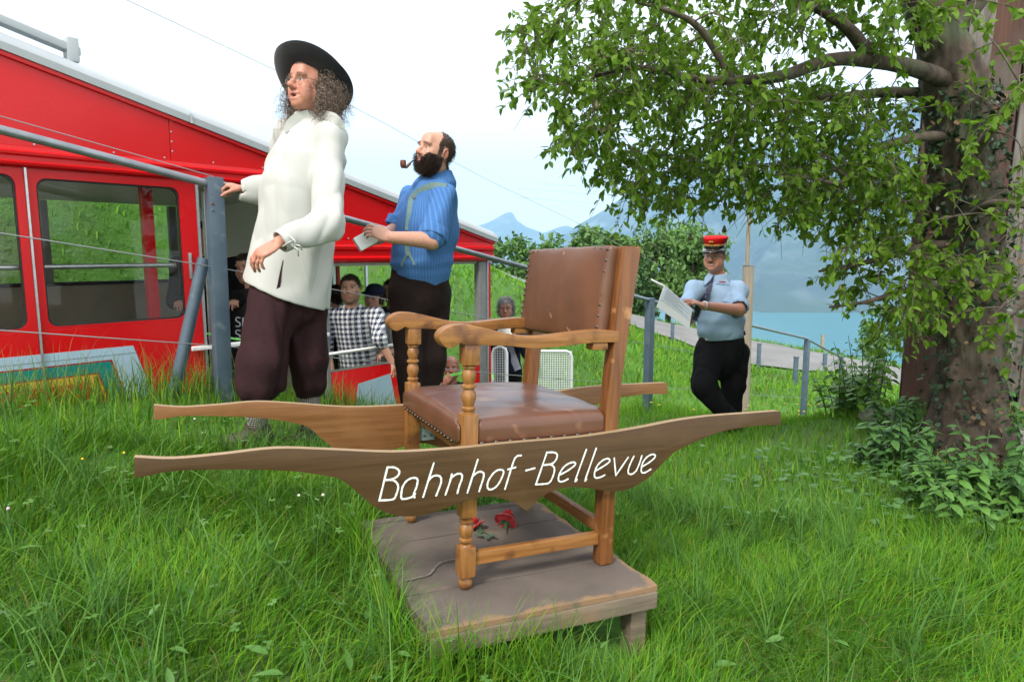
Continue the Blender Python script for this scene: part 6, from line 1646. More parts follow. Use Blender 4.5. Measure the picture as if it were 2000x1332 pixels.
# ================================================================== BARN, PEAR TREE, SHRUBS
m_plank_r = wood('red_brown_barn_plank', (.050, .023, .017), (.105, .052, .038), rough=.9, st=(14, 14, .8), c3=(.095, .075, .065), bump=.9, sc3=2.5, lo3=.5, hi3=.7)
m_plank_g = wood('silver_grey_barn_plank', (.095, .084, .076), (.20, .18, .165), rough=.92, st=(14, 14, .8), c3=(.075, .045, .033), bump=.9, sc3=2.5, lo3=.5, hi3=.7)
m_barn_in = mat('dark_barn_inside', (.02, .016, .013), .95)
m_stone = mat('field_stone', (.22, .21, .19), .95, col2=(.14, .13, .12), scale=9, bump=.8, bscale=25, bdist=.01)
_bw0, _bw1 = at(1752, 800, 4.75), at(2230, 800, 4.35)
_bz0 = float(ground_z(_bw0[0], _bw0[1]))
barn = empty('barn', (_bw0[0], _bw0[1], _bz0), label='old barn wall of weathered upright planks behind the pear tree', cat='barn')
_bd = nrm((_bw1 - _bw0) * V(1, 1, 0)); _bn = V(_bd[1], -_bd[0], 0)
rg = random.Random(5); x = 0.0; i = 0
while x < 1.75:
    w = rg.uniform(.15, .24); zb = .03 + rg.uniform(0, .12) + (.12 if i == 2 else 0); lean = rg.uniform(-.012, .012); th = .024; off = rg.uniform(0, .022)
    if i in (0, 1): zb = .00 + .05 * i
    n = 14; mb = MB(); zs = np.linspace(zb, 3.6, n)
    v = []
    for k, z in enumerate(zs):
        a0 = x + lean * z + .006 * math.sin(z * 5 + i) ; a1 = x + w - .004 + lean * z + .006 * math.sin(z * 4 + i * 2)
        if k == 0: a1z = rg.uniform(-.05, .05)
        for a, dz in ((a0, 0), (a1, a1z if k == 0 else 0)):
            for d in (off, off + th): v.append(_bd * a + _bn * d + V(0, 0, z + dz))
    f = [(0, 1, 3, 2), (4 * n - 4, 4 * n - 2, 4 * n - 1, 4 * n - 3)]
    for k in range(n - 1):
        b = 4 * k; f += [(b, b + 4, b + 5, b + 1), (b + 2, b + 3, b + 7, b + 6), (b, b + 2, b + 6, b + 4), (b + 1, b + 5, b + 7, b + 3)]
    mb.add(v, f).build('plank', [m_plank_r, m_plank_g, m_plank_r, m_plank_g, m_plank_g, m_plank_g][i % 6], barn, bevel=.003)
    x += w + rg.uniform(.001, .006); i += 1
mb = MB(); mb.add([_bd * a - _bn * d + V(0, 0, z) for a in (.02, 1.75) for d in (.03, .05) for z in (-.2, 3.6)], [(0, 1, 3, 2), (4, 6, 7, 5), (0, 4, 5, 1), (2, 3, 7, 6), (0, 2, 6, 4), (1, 5, 7, 3)]); mb.build('inner_wall', m_barn_in, barn)
_sd = nrm(V(_bw0[0] + .35, _bw0[1], 0)); mb = MB(); mb.add([_bd * a + _sd * d + V(0, 0, z) for a in (.02, .045) for d in (.055, 2.6) for z in (-.2, 3.6)], [(0, 1, 3, 2), (4, 6, 7, 5), (0, 4, 5, 1), (2, 3, 7, 6), (0, 2, 6, 4), (1, 5, 7, 3)]); mb.build('side_wall', m_plank_r, barn)
# loose board leaning at the corner and foundation stones
for k, (px, py, d, r) in enumerate([(1712, 812, 4.6, .10), (1765, 838, 4.45, .12), (1960, 860, 4.0, .16), (2010, 880, 3.9, .18)]):
    p = at(px, py, d); F = Field(p - r * 1.6, p + r * 1.6, r / 7); F.ell(p, (r * 1.25, r, r * .62), None, .02); F.disp(lambda Q: .18 * r * wob(Q, k + 3, (12, 12, 12)) * .5); v, f = F.mesh()
    tag(obj('foundation_stone', v, f, m_stone, smooth=True), ['pale boulder left of the barn corner', 'grey boulder under the barn planks', 'long grey stone right of the tree trunk', 'big grey stone at the right picture edge by the trunk'][k], 'stone', 'stones at the barn foot')

m_bark = mat('pear_bark', (.038, .028, .020), .95, col2=(.092, .068, .050), scale=14, stretch=(1, 1, .35), detail=8, bump=1.0, bscale=22, bstretch=(1, 1, .4), bdist=.02, col3=(.065, .072, .042), scale3=3, lo3=.52, hi3=.68)
m_twig = mat('twig_bark', (.075, .058, .042), .9, col2=(.13, .105, .08), scale=20)
m_pear = mat('pear_leaf', (.085, .175, .012), .42, col2=(.13, .24, .018), scale=3.0, attr=None, trans=.45, spec=.22)
m_pear2 = mat('pear_leaf_light', (.15, .27, .025), .42, col2=(.20, .33, .04), scale=3.0, trans=.50, spec=.22)
tree_base = at(1885, 912, 3.95)
tree = empty('pear_tree', tree_base, label='old pear tree with ivy on its trunk in front of the barn', cat='tree')
def T(px, py, d): return at(px, py, d)
def limb(name, pts, r0, r1, m, n=12, k=8, knob=.0, parent=None, ox=0):
    q = catmull(pts, k); r = np.linspace(r0, r1, len(q)) if not isinstance(r0, (list, tuple)) else np.interp(np.linspace(0, 1, len(q)), np.linspace(0, 1, len(r0)), r0)
    mb = MB().tube(q, r, n); v = np.array(mb.v)
    if knob: v = v + (np.array(mb.v) - np.repeat(q, n, 0)) * (knob * wob(v, 7 + ox, (14, 14, 7), 5) + (.10 * crease(v, 17 + ox, (45, 45, 9), 3) if n > 20 else 0))[:, None]
    obj(name, v, mb.f, m, parent or tree, smooth=True, world=True); return q, r
nodes = []      # (point, radius) of all wood
def reg(q, r): 
    for a, b in zip(q, r): nodes.append((a, b))
_q = limb('trunk', [T(1880, 1010, 3.9), T(1885, 900, 3.95), T(1890, 780, 4.02), T(1893, 640, 4.05), T(1890, 500, 4.05), T(1882, 380, 4.02), T(1872, 260, 4.0), T(1862, 170, 3.98), T(1840, 90, 3.95), T(1805, 0, 3.9), T(1765, -120, 3.85), T(1740, -260, 3.8)], [.36, .27, .20, .17, .165, .165, .165, .15, .115, .095, .08, .06], 0, m_bark, 64, 22, .17); reg(*_q)
for k, (pts, r0, r1) in enumerate([
    ([T(1865, 165, 3.95), T(1790, 135, 3.8), T(1700, 118, 3.7), T(1620, 118, 3.6), T(1530, 148, 3.5), T(1430, 158, 3.4), T(1330, 150, 3.3), T(1240, 132, 3.2), T(1160, 150, 3.15)], .050, .007),
    ([T(1870, 200, 3.98), T(1800, 183, 4.1), T(1720, 182, 4.2), T(1640, 190, 4.2), T(1560, 195, 4.2), T(1480, 215, 4.2), T(1400, 240, 4.25), T(1330, 265, 4.3)], .040, .007),
    ([T(1870, 270, 3.95), T(1800, 268, 3.85), T(1720, 290, 3.75), T(1672, 330, 3.7), T(1640, 358, 3.65), T(1590, 350, 3.6), T(1520, 340, 3.55)], .030, .007),
    ([T(1700, 118, 3.7), T(1660, 60, 3.6), T(1600, 20, 3.5), T(1520, -20, 3.4)], .04, .012),
    ([T(1840, 90, 3.95), T(1900, 20, 3.9), T(1960, -60, 3.85)], .05, .03),
    ([T(1875, 350, 4.0), T(1800, 380, 4.1), T(1740, 400, 4.15), T(1660, 395, 4.1), T(1590, 405, 4.1)], .035, .008),
    ([T(1885, 480, 4.0), T(1820, 480, 3.95), T(1740, 500, 3.9), T(1660, 520, 3.85), T(1600, 530, 3.8)], .032, .007),
    ([T(1888, 560, 4.0), T(1830, 555, 3.9), T(1760, 570, 3.8), T(1690, 590, 3.75), T(1620, 600, 3.7)], .028, .006),
    ([T(1880, 330, 3.9), T(1920, 280, 3.6), T(1980, 190, 3.3), T(2040, 140, 3.1)], .03, .018),
    ([T(1330, 265, 4.3), T(1270, 330, 4.3), T(1235, 390, 4.3), T(1225, 440, 4.3)], .012, .005),
    ([T(1885, 430, 3.9), T(1930, 400, 3.55), T(1990, 400, 3.3), T(2060, 420, 3.2)], .026, .012),
    ([T(1560, 195, 4.2), T(1500, 280, 4.3), T(1440, 350, 4.4), T(1400, 400, 4.4)], .018, .006),
    ([T(1430, 158, 3.4), T(1370, 60, 3.3), T(1300, 20, 3.2), T(1180, -10, 3.1)], .02, .007)]):
    _q = limb('branch', pts, r0, r1, m_bark if r0 > .03 else m_twig, 12 if r0 > .03 else 8, 7, .12, ox=k); reg(*_q)
NP = np.array([a for a, b in nodes]); NR = np.array([b for a, b in nodes])
# crown: leaf sprays reached by secondary twigs
_reg = [  # (polygon in photo px, depth range, number of sprays)
    ([(1010, 60), (1060, 0), (1450, -120), (1800, -160), (1850, 60), (1620, 100), (1400, 130), (1240, 190), (1130, 260), (1040, 200)], (2.9, 4.2), 250),
    ([(1090, 200), (1250, 160), (1480, 150), (1780, 180), (1780, 300), (1640, 330), (1480, 330), (1330, 320), (1180, 350), (1120, 290)], (3.2, 4.8), 235),
    ([(1180, 350), (1330, 310), (1560, 330), (1780, 300), (1800, 430), (1700, 480), (1580, 450), (1480, 400), (1400, 400), (1250, 430)], (3.3, 4.9), 175),
    ([(1590, 470), (1800, 430), (1850, 560), (1800, 640), (1740, 690), (1700, 590), (1600, 560)], (3.3, 4.5), 42),
    ([(1850, -40), (2080, -60), (2080, 640), (1940, 640), (1900, 500), (1840, 420), (1880, 200)], (2.7, 3.7), 32),
    ([(1700, 480), (1880, 480), (1900, 580), (1780, 600)], (3.3, 3.8), 10)]
def in_poly(x, y, p):
    c = False; n = len(p)
    for i in range(n):
        (x0, y0), (x1, y1) = p[i], p[i - 1]
        if (y0 > y) != (y1 > y) and x < (x1 - x0) * (y - y0) / (y1 - y0) + x0: c = not c
    return c
rg = np.random.default_rng(21); sprays = []
for poly, (d0, d1), n in _reg:
    xs, ys = [p[0] for p in poly], [p[1] for p in poly]; k = 0
    while k < n:
        x, y = rg.uniform(min(xs), max(xs)), rg.uniform(min(ys), max(ys))
        if in_poly(x, y, poly): sprays.append(at(x, y, rg.uniform(d0, d1))); k += 1
sprays = np.array(sprays)
dmin = np.array([np.min(np.linalg.norm(NP - p, axis=1)) for p in sprays]); sprays = sprays[np.argsort(dmin)]
def low_clear(p):
    z = p[2] - CZ; D = p[1] * math.cos(PITCH) - z * math.sin(PITCH); px = 1000 + FPX * p[0] / D; py = 666 - FPX * (p[1] * math.sin(PITCH) + z * math.cos(PITCH)) / D
    return 1300 < px < 1490 and py > 432 or px < 1560 and py > 465
tw = MB(); leaf_pos, leaf_dir, leaf_sz = [], [], []
NPl, NRl = NP.copy(), NR.copy()
for p in sprays:
    d = np.linalg.norm(NPl - p, axis=1) + 6 * np.maximum(0, .012 - NRl) ; j = int(np.argmin(d)); a = NPl[j]; L = np.linalg.norm(p - a)
    mid = (a + p) / 2 + rg.normal(size=3) * .10 * L + V(0, 0, .10 * L); pts = catmull([a, mid, p], 6)
    r0 = min(NRl[j] * .8, .0035 + .006 * L); rr = np.linspace(r0, .0022, len(pts)); tw.tube(pts, rr, 5, cap=False)
    NPl = np.vstack([NPl, pts[2:]]); NRl = np.concatenate([NRl, rr[2:]])
    out = nrm(p - a + rg.normal(size=3) * .05)
    for b in range(rg.integers(2, 5)):                      # side shoots with leaves, drooping
        t0 = pts[rg.integers(max(1, len(pts) - 6), len(pts))]; dd = nrm(out + rg.normal(size=3) * .75 + V(0, 0, -.35)); ln = rg.uniform(.10, .26)
        sp = np.array([t0 + dd * ln * t + V(0, 0, -.28 * ln * t * t) for t in np.linspace(0, 1, 6)]); tw.tube(sp, np.linspace(.0024, .0010, 6), 4, cap=False)
        for q in range(rg.integers(8, 14)):
            if low_clear(sp[-1]): break
            t = rg.uniform(.12, 1.05); i = min(5, t * 5); k = int(i); pos = sp[k] + (sp[min(5, k + 1)] - sp[k]) * (i - k)
            leaf_pos.append(pos); leaf_dir.append(nrm(dd * .55 + rg.normal(size=3) * .75 + V(0, 0, -.55))); leaf_sz.append(rg.uniform(.030, .056))
tw.v = [np.array(p) - tree_base for p in tw.v]; link_mesh('twigs', mesh('twigs', tw.v, tw.f, True), m_twig, tree, kind='stuff')
leaf_pos, leaf_dir, leaf_sz = np.array(leaf_pos), np.array(leaf_dir), np.array(leaf_sz)
def leaf_frames(D, rng, roll=1.0):
    up = V(0, 0, 1) + rng.normal(size=D.shape) * roll * .5; Y = np.cross(up, D); Y /= np.linalg.norm(Y, axis=1, keepdims=True) + 1e-9; Z = np.cross(D, Y); return np.stack([D, Y, Z], -1)
def scatter(name, lv, lf, pos, D, sz, m, parent=None, roll=1.0, seed=1, off=None, width=None, **k):
    rng = np.random.default_rng(seed); Rm = leaf_frames(D, rng, roll); lv = np.asarray(lv)
    loc = lv[None] * sz[:, None, None]
    if width is not None: loc = loc * np.stack([np.ones(len(sz)), width, np.ones(len(sz))], 1)[:, None]
    v = np.einsum('nij,nkj->nki', Rm, loc) + pos[:, None]
    n, kk = v.shape[:2]; f = np.array(lf)[None] + (np.arange(n) * kk)[:, None, None]
    v = v.reshape(-1, 3) - (np.zeros(3) if off is None else off)
    return link_mesh(name, mesh(name, v, f.reshape(-1, f.shape[-1]), True), m, parent, **k)
lv, lf = leaf_mesh(1.0, .56, .30, .22, 4)
dist = np.linalg.norm(leaf_pos - V(0, 0, CZ), axis=1)
y_, z_ = leaf_pos[:, 1], leaf_pos[:, 2] - CZ; _cc, _ss = math.cos(PITCH), math.sin(PITCH); Dp = y_ * _cc - z_ * _ss; lpx = 1000 + FPX * leaf_pos[:, 0] / Dp; lpy = 666 - FPX * (y_ * _ss + z_ * _cc) / Dp
vis = (lpx > 0) & (lpx < 1990) & (lpy > 5) & (lpy < 1330)
big = np.argsort(np.where(vis, dist, 99) / leaf_sz * .05)[:300]
rest = np.ones(len(dist), bool); rest[big] = False; pale = rg.random(len(dist)) < .30
scatter('foliage', lv, lf, leaf_pos[rest & ~pale], leaf_dir[rest & ~pale], leaf_sz[rest & ~pale], m_pear, tree, off=tree_base, kind='stuff', seed=3)
scatter('foliage', lv, lf, leaf_pos[rest & pale], leaf_dir[rest & pale], leaf_sz[rest & pale], m_pear2, tree, off=tree_base, kind='stuff', seed=4)
_lm = [mesh('leaf', np.array(lv), lf, True) for _ in range(2)]; _lm[0].materials.append(m_pear); _lm[1].materials.append(m_pear2)
_fr = leaf_frames(leaf_dir[big], rg)
for i, j in enumerate(big):
    o = bpy.data.objects.new('leaf', _lm[int(pale[j])]); COL.objects.link(o); o.parent = tree
    M = Matrix([list(_fr[i][r]) + [float((leaf_pos[j] - tree_base)[r])] for r in range(3)] + [[0, 0, 0, 1]]); o.matrix_local = M @ Matrix.Scale(float(leaf_sz[j]), 4)
# a few small hard pears
m_fruit = mat('unripe_pear', (.13, .13, .035), .5, col2=(.10, .08, .03), scale=40)
_fm = MB().lathe([(.001, .0), (.006, -.004), (.009, -.014), (.014, -.026), (.016, -.036), (.012, -.046), (.002, -.049)], 10); _fme = mesh('pear', _fm.v, _fm.f, True); _fme.materials.append(m_fruit)
for px, py, d in [(1372, 462, 4.2), (1348, 455, 4.2), (1415, 440, 4.3), (1462, 405, 4.2), (1440, 395, 4.2), (1190, 235, 3.3), (1150, 232, 3.3), (1260, 215, 3.4), (1165, 195, 3.2), (1642, 555, 3.7)]:
    o = bpy.data.objects.new('pear', _fme); COL.objects.link(o); o.parent = tree; o.location = [float(x) for x in at(px, py, d) - tree_base]

# ivy on the trunk
m_ivy = mat('ivy_leaf', (.016, .042, .018), .4, col2=(.032, .07, .028), scale=8, trans=.12, spec=.5); m_ivy_d = mat('dead_ivy_leaf', (.12, .075, .035), .8, col2=(.20, .13, .06), scale=12, trans=.1)
def ivy_leaf():
    p = [(0, 0), (.18, .34), (.05, .46), (.45, .30), (.62, .36), (1, 0)]
    top = p; v = [(a, b, .10 * b) for a, b in top] + [(a, -b, .10 * b) for a, b in top[1:-1]] + [(.4, 0, -.04)]
    f = []; c = len(v) - 1; ring = [0, 1, 2, 3, 4, 5, 9, 8, 7, 6]
    for i in range(len(ring)): f.append((ring[i], c, ring[(i + 1) % len(ring)]))
    return np.array(v, float), [tuple(x[::-1]) for x in f]
iv, if_ = ivy_leaf(); ip, idr, isz, idead = [], [], [], []
tq = catmull([T(1880, 1010, 3.9), T(1885, 900, 3.95), T(1890, 780, 4.02), T(1893, 640, 4.05), T(1890, 500, 4.05), T(1882, 380, 4.02), T(1872, 260, 4.0), T(1862, 170, 3.98)], 30); tr_ = np.interp(np.linspace(0, 1, len(tq)), np.linspace(0, 1, 8), [.36, .27, .20, .17, .165, .165, .165, .15])
for k in range(2300):
    t = rg.random() ** 1.1; i = int(t * (len(tq) - 1)); a = rg.normal(-1.9, 1.0); fr = i / len(tq)
    dens = .9 if fr < .18 else (.35 if fr < .42 else .55)
    if rg.random() > dens: continue
    n = V(math.cos(a), math.sin(a), .05); ip.append(tq[i] + n * (tr_[i] * 1.12 + .01 + rg.uniform(0, .05))); idr.append(nrm(n * .5 + rg.normal(size=3) * .5 + V(0, 0, -.6))); isz.append(rg.uniform(.022, .05)); idead.append(rg.random() < (.55 if fr < .3 and a > -2.2 else .07))
ip, idr, isz, idead = np.array(ip), np.array(idr), np.array(isz), np.array(idead)
ivy = empty('ivy', tree_base, label='dark ivy with dry brown leaves climbing the pear trunk', cat='ivy')
scatter('leaves', iv, if_, ip[~idead], idr[~idead], isz[~idead], m_ivy, ivy, off=tree_base, seed=5, kind='stuff'); scatter('dry_leaves', iv, if_, ip[idead], idr[idead], isz[idead], m_ivy_d, ivy, off=tree_base, seed=6, kind='stuff')

# nettles and undergrowth round the trunk, broad-leaved shrub at the barn corner
m_net = mat('nettle_leaf', (.060, .165, .035), .5, col2=(.10, .22, .055), scale=6, trans=.2); m_net2 = mat('nettle_leaf_pale', (.10, .24, .04), .5, col2=(.14, .29, .06), scale=6, trans=.25)
m_shrub = mat('glossy_shrub_leaf', (.09, .22, .018), .38, col2=(.15, .31, .03), scale=5, trans=.28)
nlv, nlf = leaf_mesh(1.0, .52, .18, .30, 4)
def plant(name, base, h, n_stem, spread, leaf, m, label, cat, group, seed, sz=(.05, .085), per=9, lw=None):
    rgp = np.random.default_rng(seed); root = empty(name, base, label=label, cat=cat, group=group); st_ = MB(); pp, dd, ss = [], [], []
    for k in range(n_stem):
        a = rgp.uniform(0, 6.28); o = V(math.cos(a), math.sin(a), 0); b = o * rgp.uniform(0, spread * .5); tip = b + o * spread * rgp.uniform(.2, .9) + V(0, 0, h * rgp.uniform(.6, 1.1)); q = catmull([b + V(0, 0, -.05), (b + tip) / 2 + V(0, 0, .12 * h), tip], 4); st_.tube(q, np.linspace(.0045, .0018, len(q)), 5, cap=False)
        for i in range(per):
            t = .25 + .75 * i / per; j = int(t * (len(q) - 1)); an = i * 1.57 + rgp.uniform(-.3, .3)
            for s_ in (0, math.pi): pp.append(q[j]); dd.append(nrm(V(math.cos(an + s_), math.sin(an + s_), rgp.uniform(-.35, .25)))); ss.append(rgp.uniform(*sz) * (1.15 - .5 * t))
    link_mesh('stems', mesh('stems', st_.v, st_.f, True), m_stem, root, kind='stuff')
    scatter('leaves', nlv if leaf is None else leaf[0], nlf if leaf is None else leaf[1], np.array(pp), np.array(dd), np.array(ss), m, root, roll=.35, seed=seed, kind='stuff')
_nt = [(1705, 905, 3.9, .26), (1765, 925, 3.7, .28), (1650, 890, 4.3, .24), (1830, 985, 3.3, .26), (1905, 1000, 3.1, .30), (1965, 985, 3.1, .36), (2010, 1010, 2.9, .38), (1740, 875, 4.2, .24), (1610, 905, 4.2, .28), (1880, 1010, 2.9, .34), (1960, 1040, 2.7, .40), (1690, 960, 3.5, .26), (2050, 900, 3.4, .5)]
_nl = ['low nettle in front of the barn corner', 'leafy nettle left of the tree foot', 'small nettle beside the meadow left of the barn', 'dark nettle before the tree foot', 'tall nettle right of the tree foot', 'tall nettle at the right picture edge', 'broad nettle cut by the right picture edge', 'nettle under the barn planks', 'short nettle farthest left of the clump', 'low pale nettle below the trunk', 'pale nettle low at the right picture edge', 'lowest nettle left of the trunk in the grass', 'tall nettle beyond the right picture edge']
for k, (px, py, d, h) in enumerate(_nt):
    if k in (2, 8, 11): continue
    b = at(px, py, d); b[2] = float(ground_z(b[0], b[1])); plant('nettle', b, h * (.8 + .5 * ((k * 37) % 10) / 10), 7 + (k * 5) % 6, h * (.6 + .05 * (k % 6)), None, m_net2 if k in (2, 8, 9, 10) else m_net, _nl[k], 'nettle', 'nettles round the pear tree', 40 + k, sz=(.055, .10))
for k, (px, py, d, h, lab) in enumerate([(1690, 838, 4.75, .52, 'bright broad-leaved shrub at the left barn corner'), (1668, 800, 5.2, .45, 'smaller bright shrub behind, beside the fence rail'),(1640, 828, 5.0, .34, 'low bright shrub at the meadow side of the clump')]):
    b = at(px, py, d); b[2] = float(ground_z(b[0], b[1])); plant('shrub', b, h, 16, h * .62, None, m_shrub, lab, 'shrub', 'shrubs at the barn corner', 80 + k, sz=(.06, .11), per=8)
# ================================================================== GRASS
def grass_mat(name):
    return mat(name, (1, 1, 1), .6, attr='tint', trans=.34, spec=.12)
m_grass = grass_mat('grass_blade')
def blades(name, X, Y, H, W, seed, palette, lean=.55, seg=4, label=None, zoff=-.01, clump=None):
    rng = np.random.default_rng(seed); n = len(X); Z = ground_z(X, Y) + zoff
    a = rng.uniform(0, 6.28, n) if clump is None else clump + rng.normal(size=n) * .7
    d = np.stack([np.cos(a), np.sin(a), np.zeros(n)], 1); sd = np.stack([-np.sin(a + rng.normal(size=n) * .5), np.cos(a), np.zeros(n)], 1)
    ln = lean * rng.uniform(.15, 1.5, n); t = np.linspace(0, 1, seg + 1)
    out = (ln * H)[:, None] * t[None] ** 2; up = H[:, None] * (t[None] - .28 * ln[:, None] * t[None] ** 3)
    c = np.stack([X, Y, Z], 1)[:, None] + d[:, None] * out[..., None]; c[..., 2] += up
    w = W[:, None] * (1 - t[None] ** 1.6) * .5 + 1e-5
    v = np.concatenate([c + sd[:, None] * w[..., None], c - sd[:, None] * w[..., None]], 1)     # n, 2(seg+1), 3
    k = np.arange(seg); q = np.stack([k, k + 1, seg + 1 + k + 1, seg + 1 + k], 1)
    f = (np.arange(n) * 2 * (seg + 1))[:, None, None] + q[None]
    o = link_mesh(name, mesh(name, v.reshape(-1, 3), f.reshape(-1, 4), True), m_grass, kind='stuff')
    tag(o, label, 'grass')
    pal = np.array(palette); j = rng.integers(0, len(pal), n); f2 = rng.random(n)[:, None]
    col = pal[j] * (1 - f2) + pal[rng.integers(0, len(pal), n)] * f2; col *= rng.uniform(.8, 1.2, (n, 1))
    point_colors(o, np.repeat(np.clip(col, 0, 1), 2 * (seg + 1), 0)); return o
PALG = [(.085, .24, .010), (.13, .325, .012), (.052, .175, .012), (.175, .345, .022), (.075, .245, .028), (.21, .31, .035)]
def fan(n, r0, r1, a0, a1, rng, p=1.0):
    r = (r0 ** (2 * p) + (r1 ** (2 * p) - r0 ** (2 * p)) * rng.random(n)) ** (1 / (2 * p)); a = np.radians(rng.uniform(a0, a1, n)); return r * np.sin(a), r * np.cos(a)
_Mi = np.linalg.inv(np.array(_CM))
def keep(X, Y, cutzone=False):
    P = np.stack([X, Y, np.full(len(X), .1), np.ones(len(X))]); q = _Mi @ P
    plat_ = (q[0] > PX0 - .015) & (q[0] < PX1 + .01) & (q[1] > PY0 - .01) & (q[1] < PY1 + .015)
    s_, t_ = st(X, Y); k = ~plat_
    if not cutzone: k &= ~((t_ > .55) & (t_ < 3.5) & (s_ < 6))
    # not inside the trunk or on the road
    k &= np.hypot(X - tree_base[0], Y - tree_base[1]) > .26
    for p in _rc[::3]: k &= np.hypot(X - p[0], Y - p[1]) > 2.3
    return k
rng = np.random.default_rng(99)
def lumps(X, Y): return .5 + .5 * wob(np.stack([X, Y, 0 * X], 1), 12, (1.6, 1.6, 0), 5) + .25 * wob(np.stack([X, Y, 0 * X], 1), 13, (5, 5, 0), 5)
# close lawn round the platform
X, Y = fan(82000, .72, 3.4, -50, 50, rng, .8); k = keep(X, Y) & ((wob(np.stack([X, Y, 0 * X], 1), 77, (6, 6, 0), 4) < .50) | (rng.random(len(X)) < .3)); X, Y = X[k], Y[k]; L = lumps(X, Y)
right = sstep(.2, 1.2, X - .25 * Y)
blades('grass', X, Y, (.055 + .07 * L.clip(0, 1.3) + .05 * right) * rng.uniform(.55, 1.35, len(X)), rng.uniform(.0026, .0062, len(X)), 1, PALG, .75, label='fresh green grass round the platform in the foreground', clump=3 * wob(np.stack([X, Y, 0 * X], 1), 15, (3, 3, 0), 4))
# tall tufts
tx, ty = fan(420, .9, 3.6, -48, 48, rng, .9); X = np.repeat(tx, 16) + rng.normal(size=420 * 16) * .022; Y = np.repeat(ty, 16) + rng.normal(size=420 * 16) * .022; k = keep(X, Y); X, Y = X[k], Y[k]
blades('grass', X, Y, rng.uniform(.12, .30, len(X)), rng.uniform(.003, .0062, len(X)), 2, [(.075, .19, .045), (.095, .225, .035), (.13, .26, .05)], .8, 5, label='long arching grass tufts among the foreground lawn')
# tufts leaning over the platform edges
_ed = []
for a, b, n_ in ((( PX1, PY1), (PX1, PY0), 30), ((PX1 + .0, PY1), (PX1 - .35, PY1), 16), ((PX0, PY1), (PX0, PY0), 9)):
    for q in range(n_):
        t = rng.random(); ex = a[0] + (b[0] - a[0]) * t; ey = a[1] + (b[1] - a[1]) * t; o_ = rng.uniform(.01, .07)
        ex += o_ * (1 if a[0] == b[0] and a[0] > 0 else (-1 if a[0] == b[0] else 0)); ey += o_ * (1 if a[1] == b[1] else 0)
        w_ = _CM @ Vector((ex, ey, 0)); _ed.append((w_[0], w_[1]))
_ed = np.array(_ed); X = np.repeat(_ed[:, 0], 22) + rng.normal(size=len(_ed) * 22) * .022; Y = np.repeat(_ed[:, 1], 22) + rng.normal(size=len(_ed) * 22) * .022; k = keep(X, Y); X, Y = X[k], Y[k]
blades('grass', X, Y, rng.uniform(.12, .27, len(X)), rng.uniform(.0028, .0055, len(X)), 22, PALG, .6, 5, label='grass tufts leaning over the platform edges')
# lawn behind the chair to the fence and the right-hand meadow
X, Y = fan(60000, 3.3, 9.5, -42, 44, rng, .75); k = keep(X, Y); X, Y = X[k], Y[k]; L = lumps(X, Y); s_, t_ = st(X, Y); ed = np.exp(-((t_ - .15) / .35) ** 2)
blades('grass', X, Y, (.07 + .07 * L.clip(0, 1.3) + .10 * ed) * rng.uniform(.6, 1.4, len(X)), rng.uniform(.004, .008, len(X)), 3, PALG, .6, 3, label='green meadow grass along the fence behind the chair')
# high seeding grass right at the fence, with straw stalks
s_ = rng.uniform(-2.6, 3.6, 5200); t_ = rng.normal(.22, .22, 5200).clip(-.5, .55); X = P1[0] + s_ * FU[0] + t_ * FV[0]; Y = P1[1] + s_ * FU[1] + t_ * FV[1]
blades('grass', X, Y, rng.uniform(.12, .36, len(X)), rng.uniform(.003, .006, len(X)), 4, [(.085, .2, .035), (.12, .25, .05), (.2, .25, .08)], .45, 4, label='high rough grass along the foot of the fence')
s_ = rng.uniform(-2.4, 2.6, 420); t_ = rng.normal(.3, .15, 420).clip(-.2, .55); X = P1[0] + s_ * FU[0] + t_ * FV[0]; Y = P1[1] + s_ * FU[1] + t_ * FV[1]
blades('dry_grass', X, Y, rng.uniform(.25, .52, len(X)), rng.uniform(.003, .005, len(X)), 5, [(.42, .28, .10), (.36, .26, .12), (.28, .28, .10)], .35, 4, label='straw coloured grass stalks before the red car')
# far bank, hill and meadow
X, Y = fan(52000, 6, 30, -46, 36, rng, .6); s_, t_ = st(X, Y); k = keep(X, Y) & (t_ > 2.9) ; X, Y = X[k], Y[k]; R_ = np.hypot(X, Y)
blades('grass', X, Y, (.07 + .005 * R_) * rng.uniform(.5, 1.3, len(X)), (.010 + .0022 * R_) * rng.uniform(.6, 1.3, len(X)), 6, [(.12, .32, .02), (.16, .38, .03), (.14, .29, .035), (.22, .36, .055), (.10, .27, .02)], .7, 2, label='bright grass on the bank beyond the red car')
X, Y = fan(30000, 8.5, 26, 5, 44, rng, .6); k = keep(X, Y); X, Y = X[k], Y[k]; R_ = np.hypot(X, Y)
blades('grass', X, Y, (.10 + .006 * R_) * rng.uniform(.5, 1.3, len(X)), (.007 + .0016 * R_) * rng.uniform(.6, 1.3, len(X)), 7, [(.12, .31, .022), (.16, .35, .035), (.20, .31, .05)], .6, 2, label='yellow-green meadow between the fence and the road')

# faded straw and dead stalks lying in the lawn
X, Y = fan(2600, .8, 4.2, -48, 46, rng, .85); k = keep(X, Y); X, Y = X[k], Y[k]
blades('dry_grass', X, Y, rng.uniform(.03, .12, len(X)), rng.uniform(.002, .004, len(X)), 31, [(.36, .27, .12), (.30, .24, .10), (.22, .17, .08)], 1.6, 3, label='faded straw lying between the green blades of the lawn')
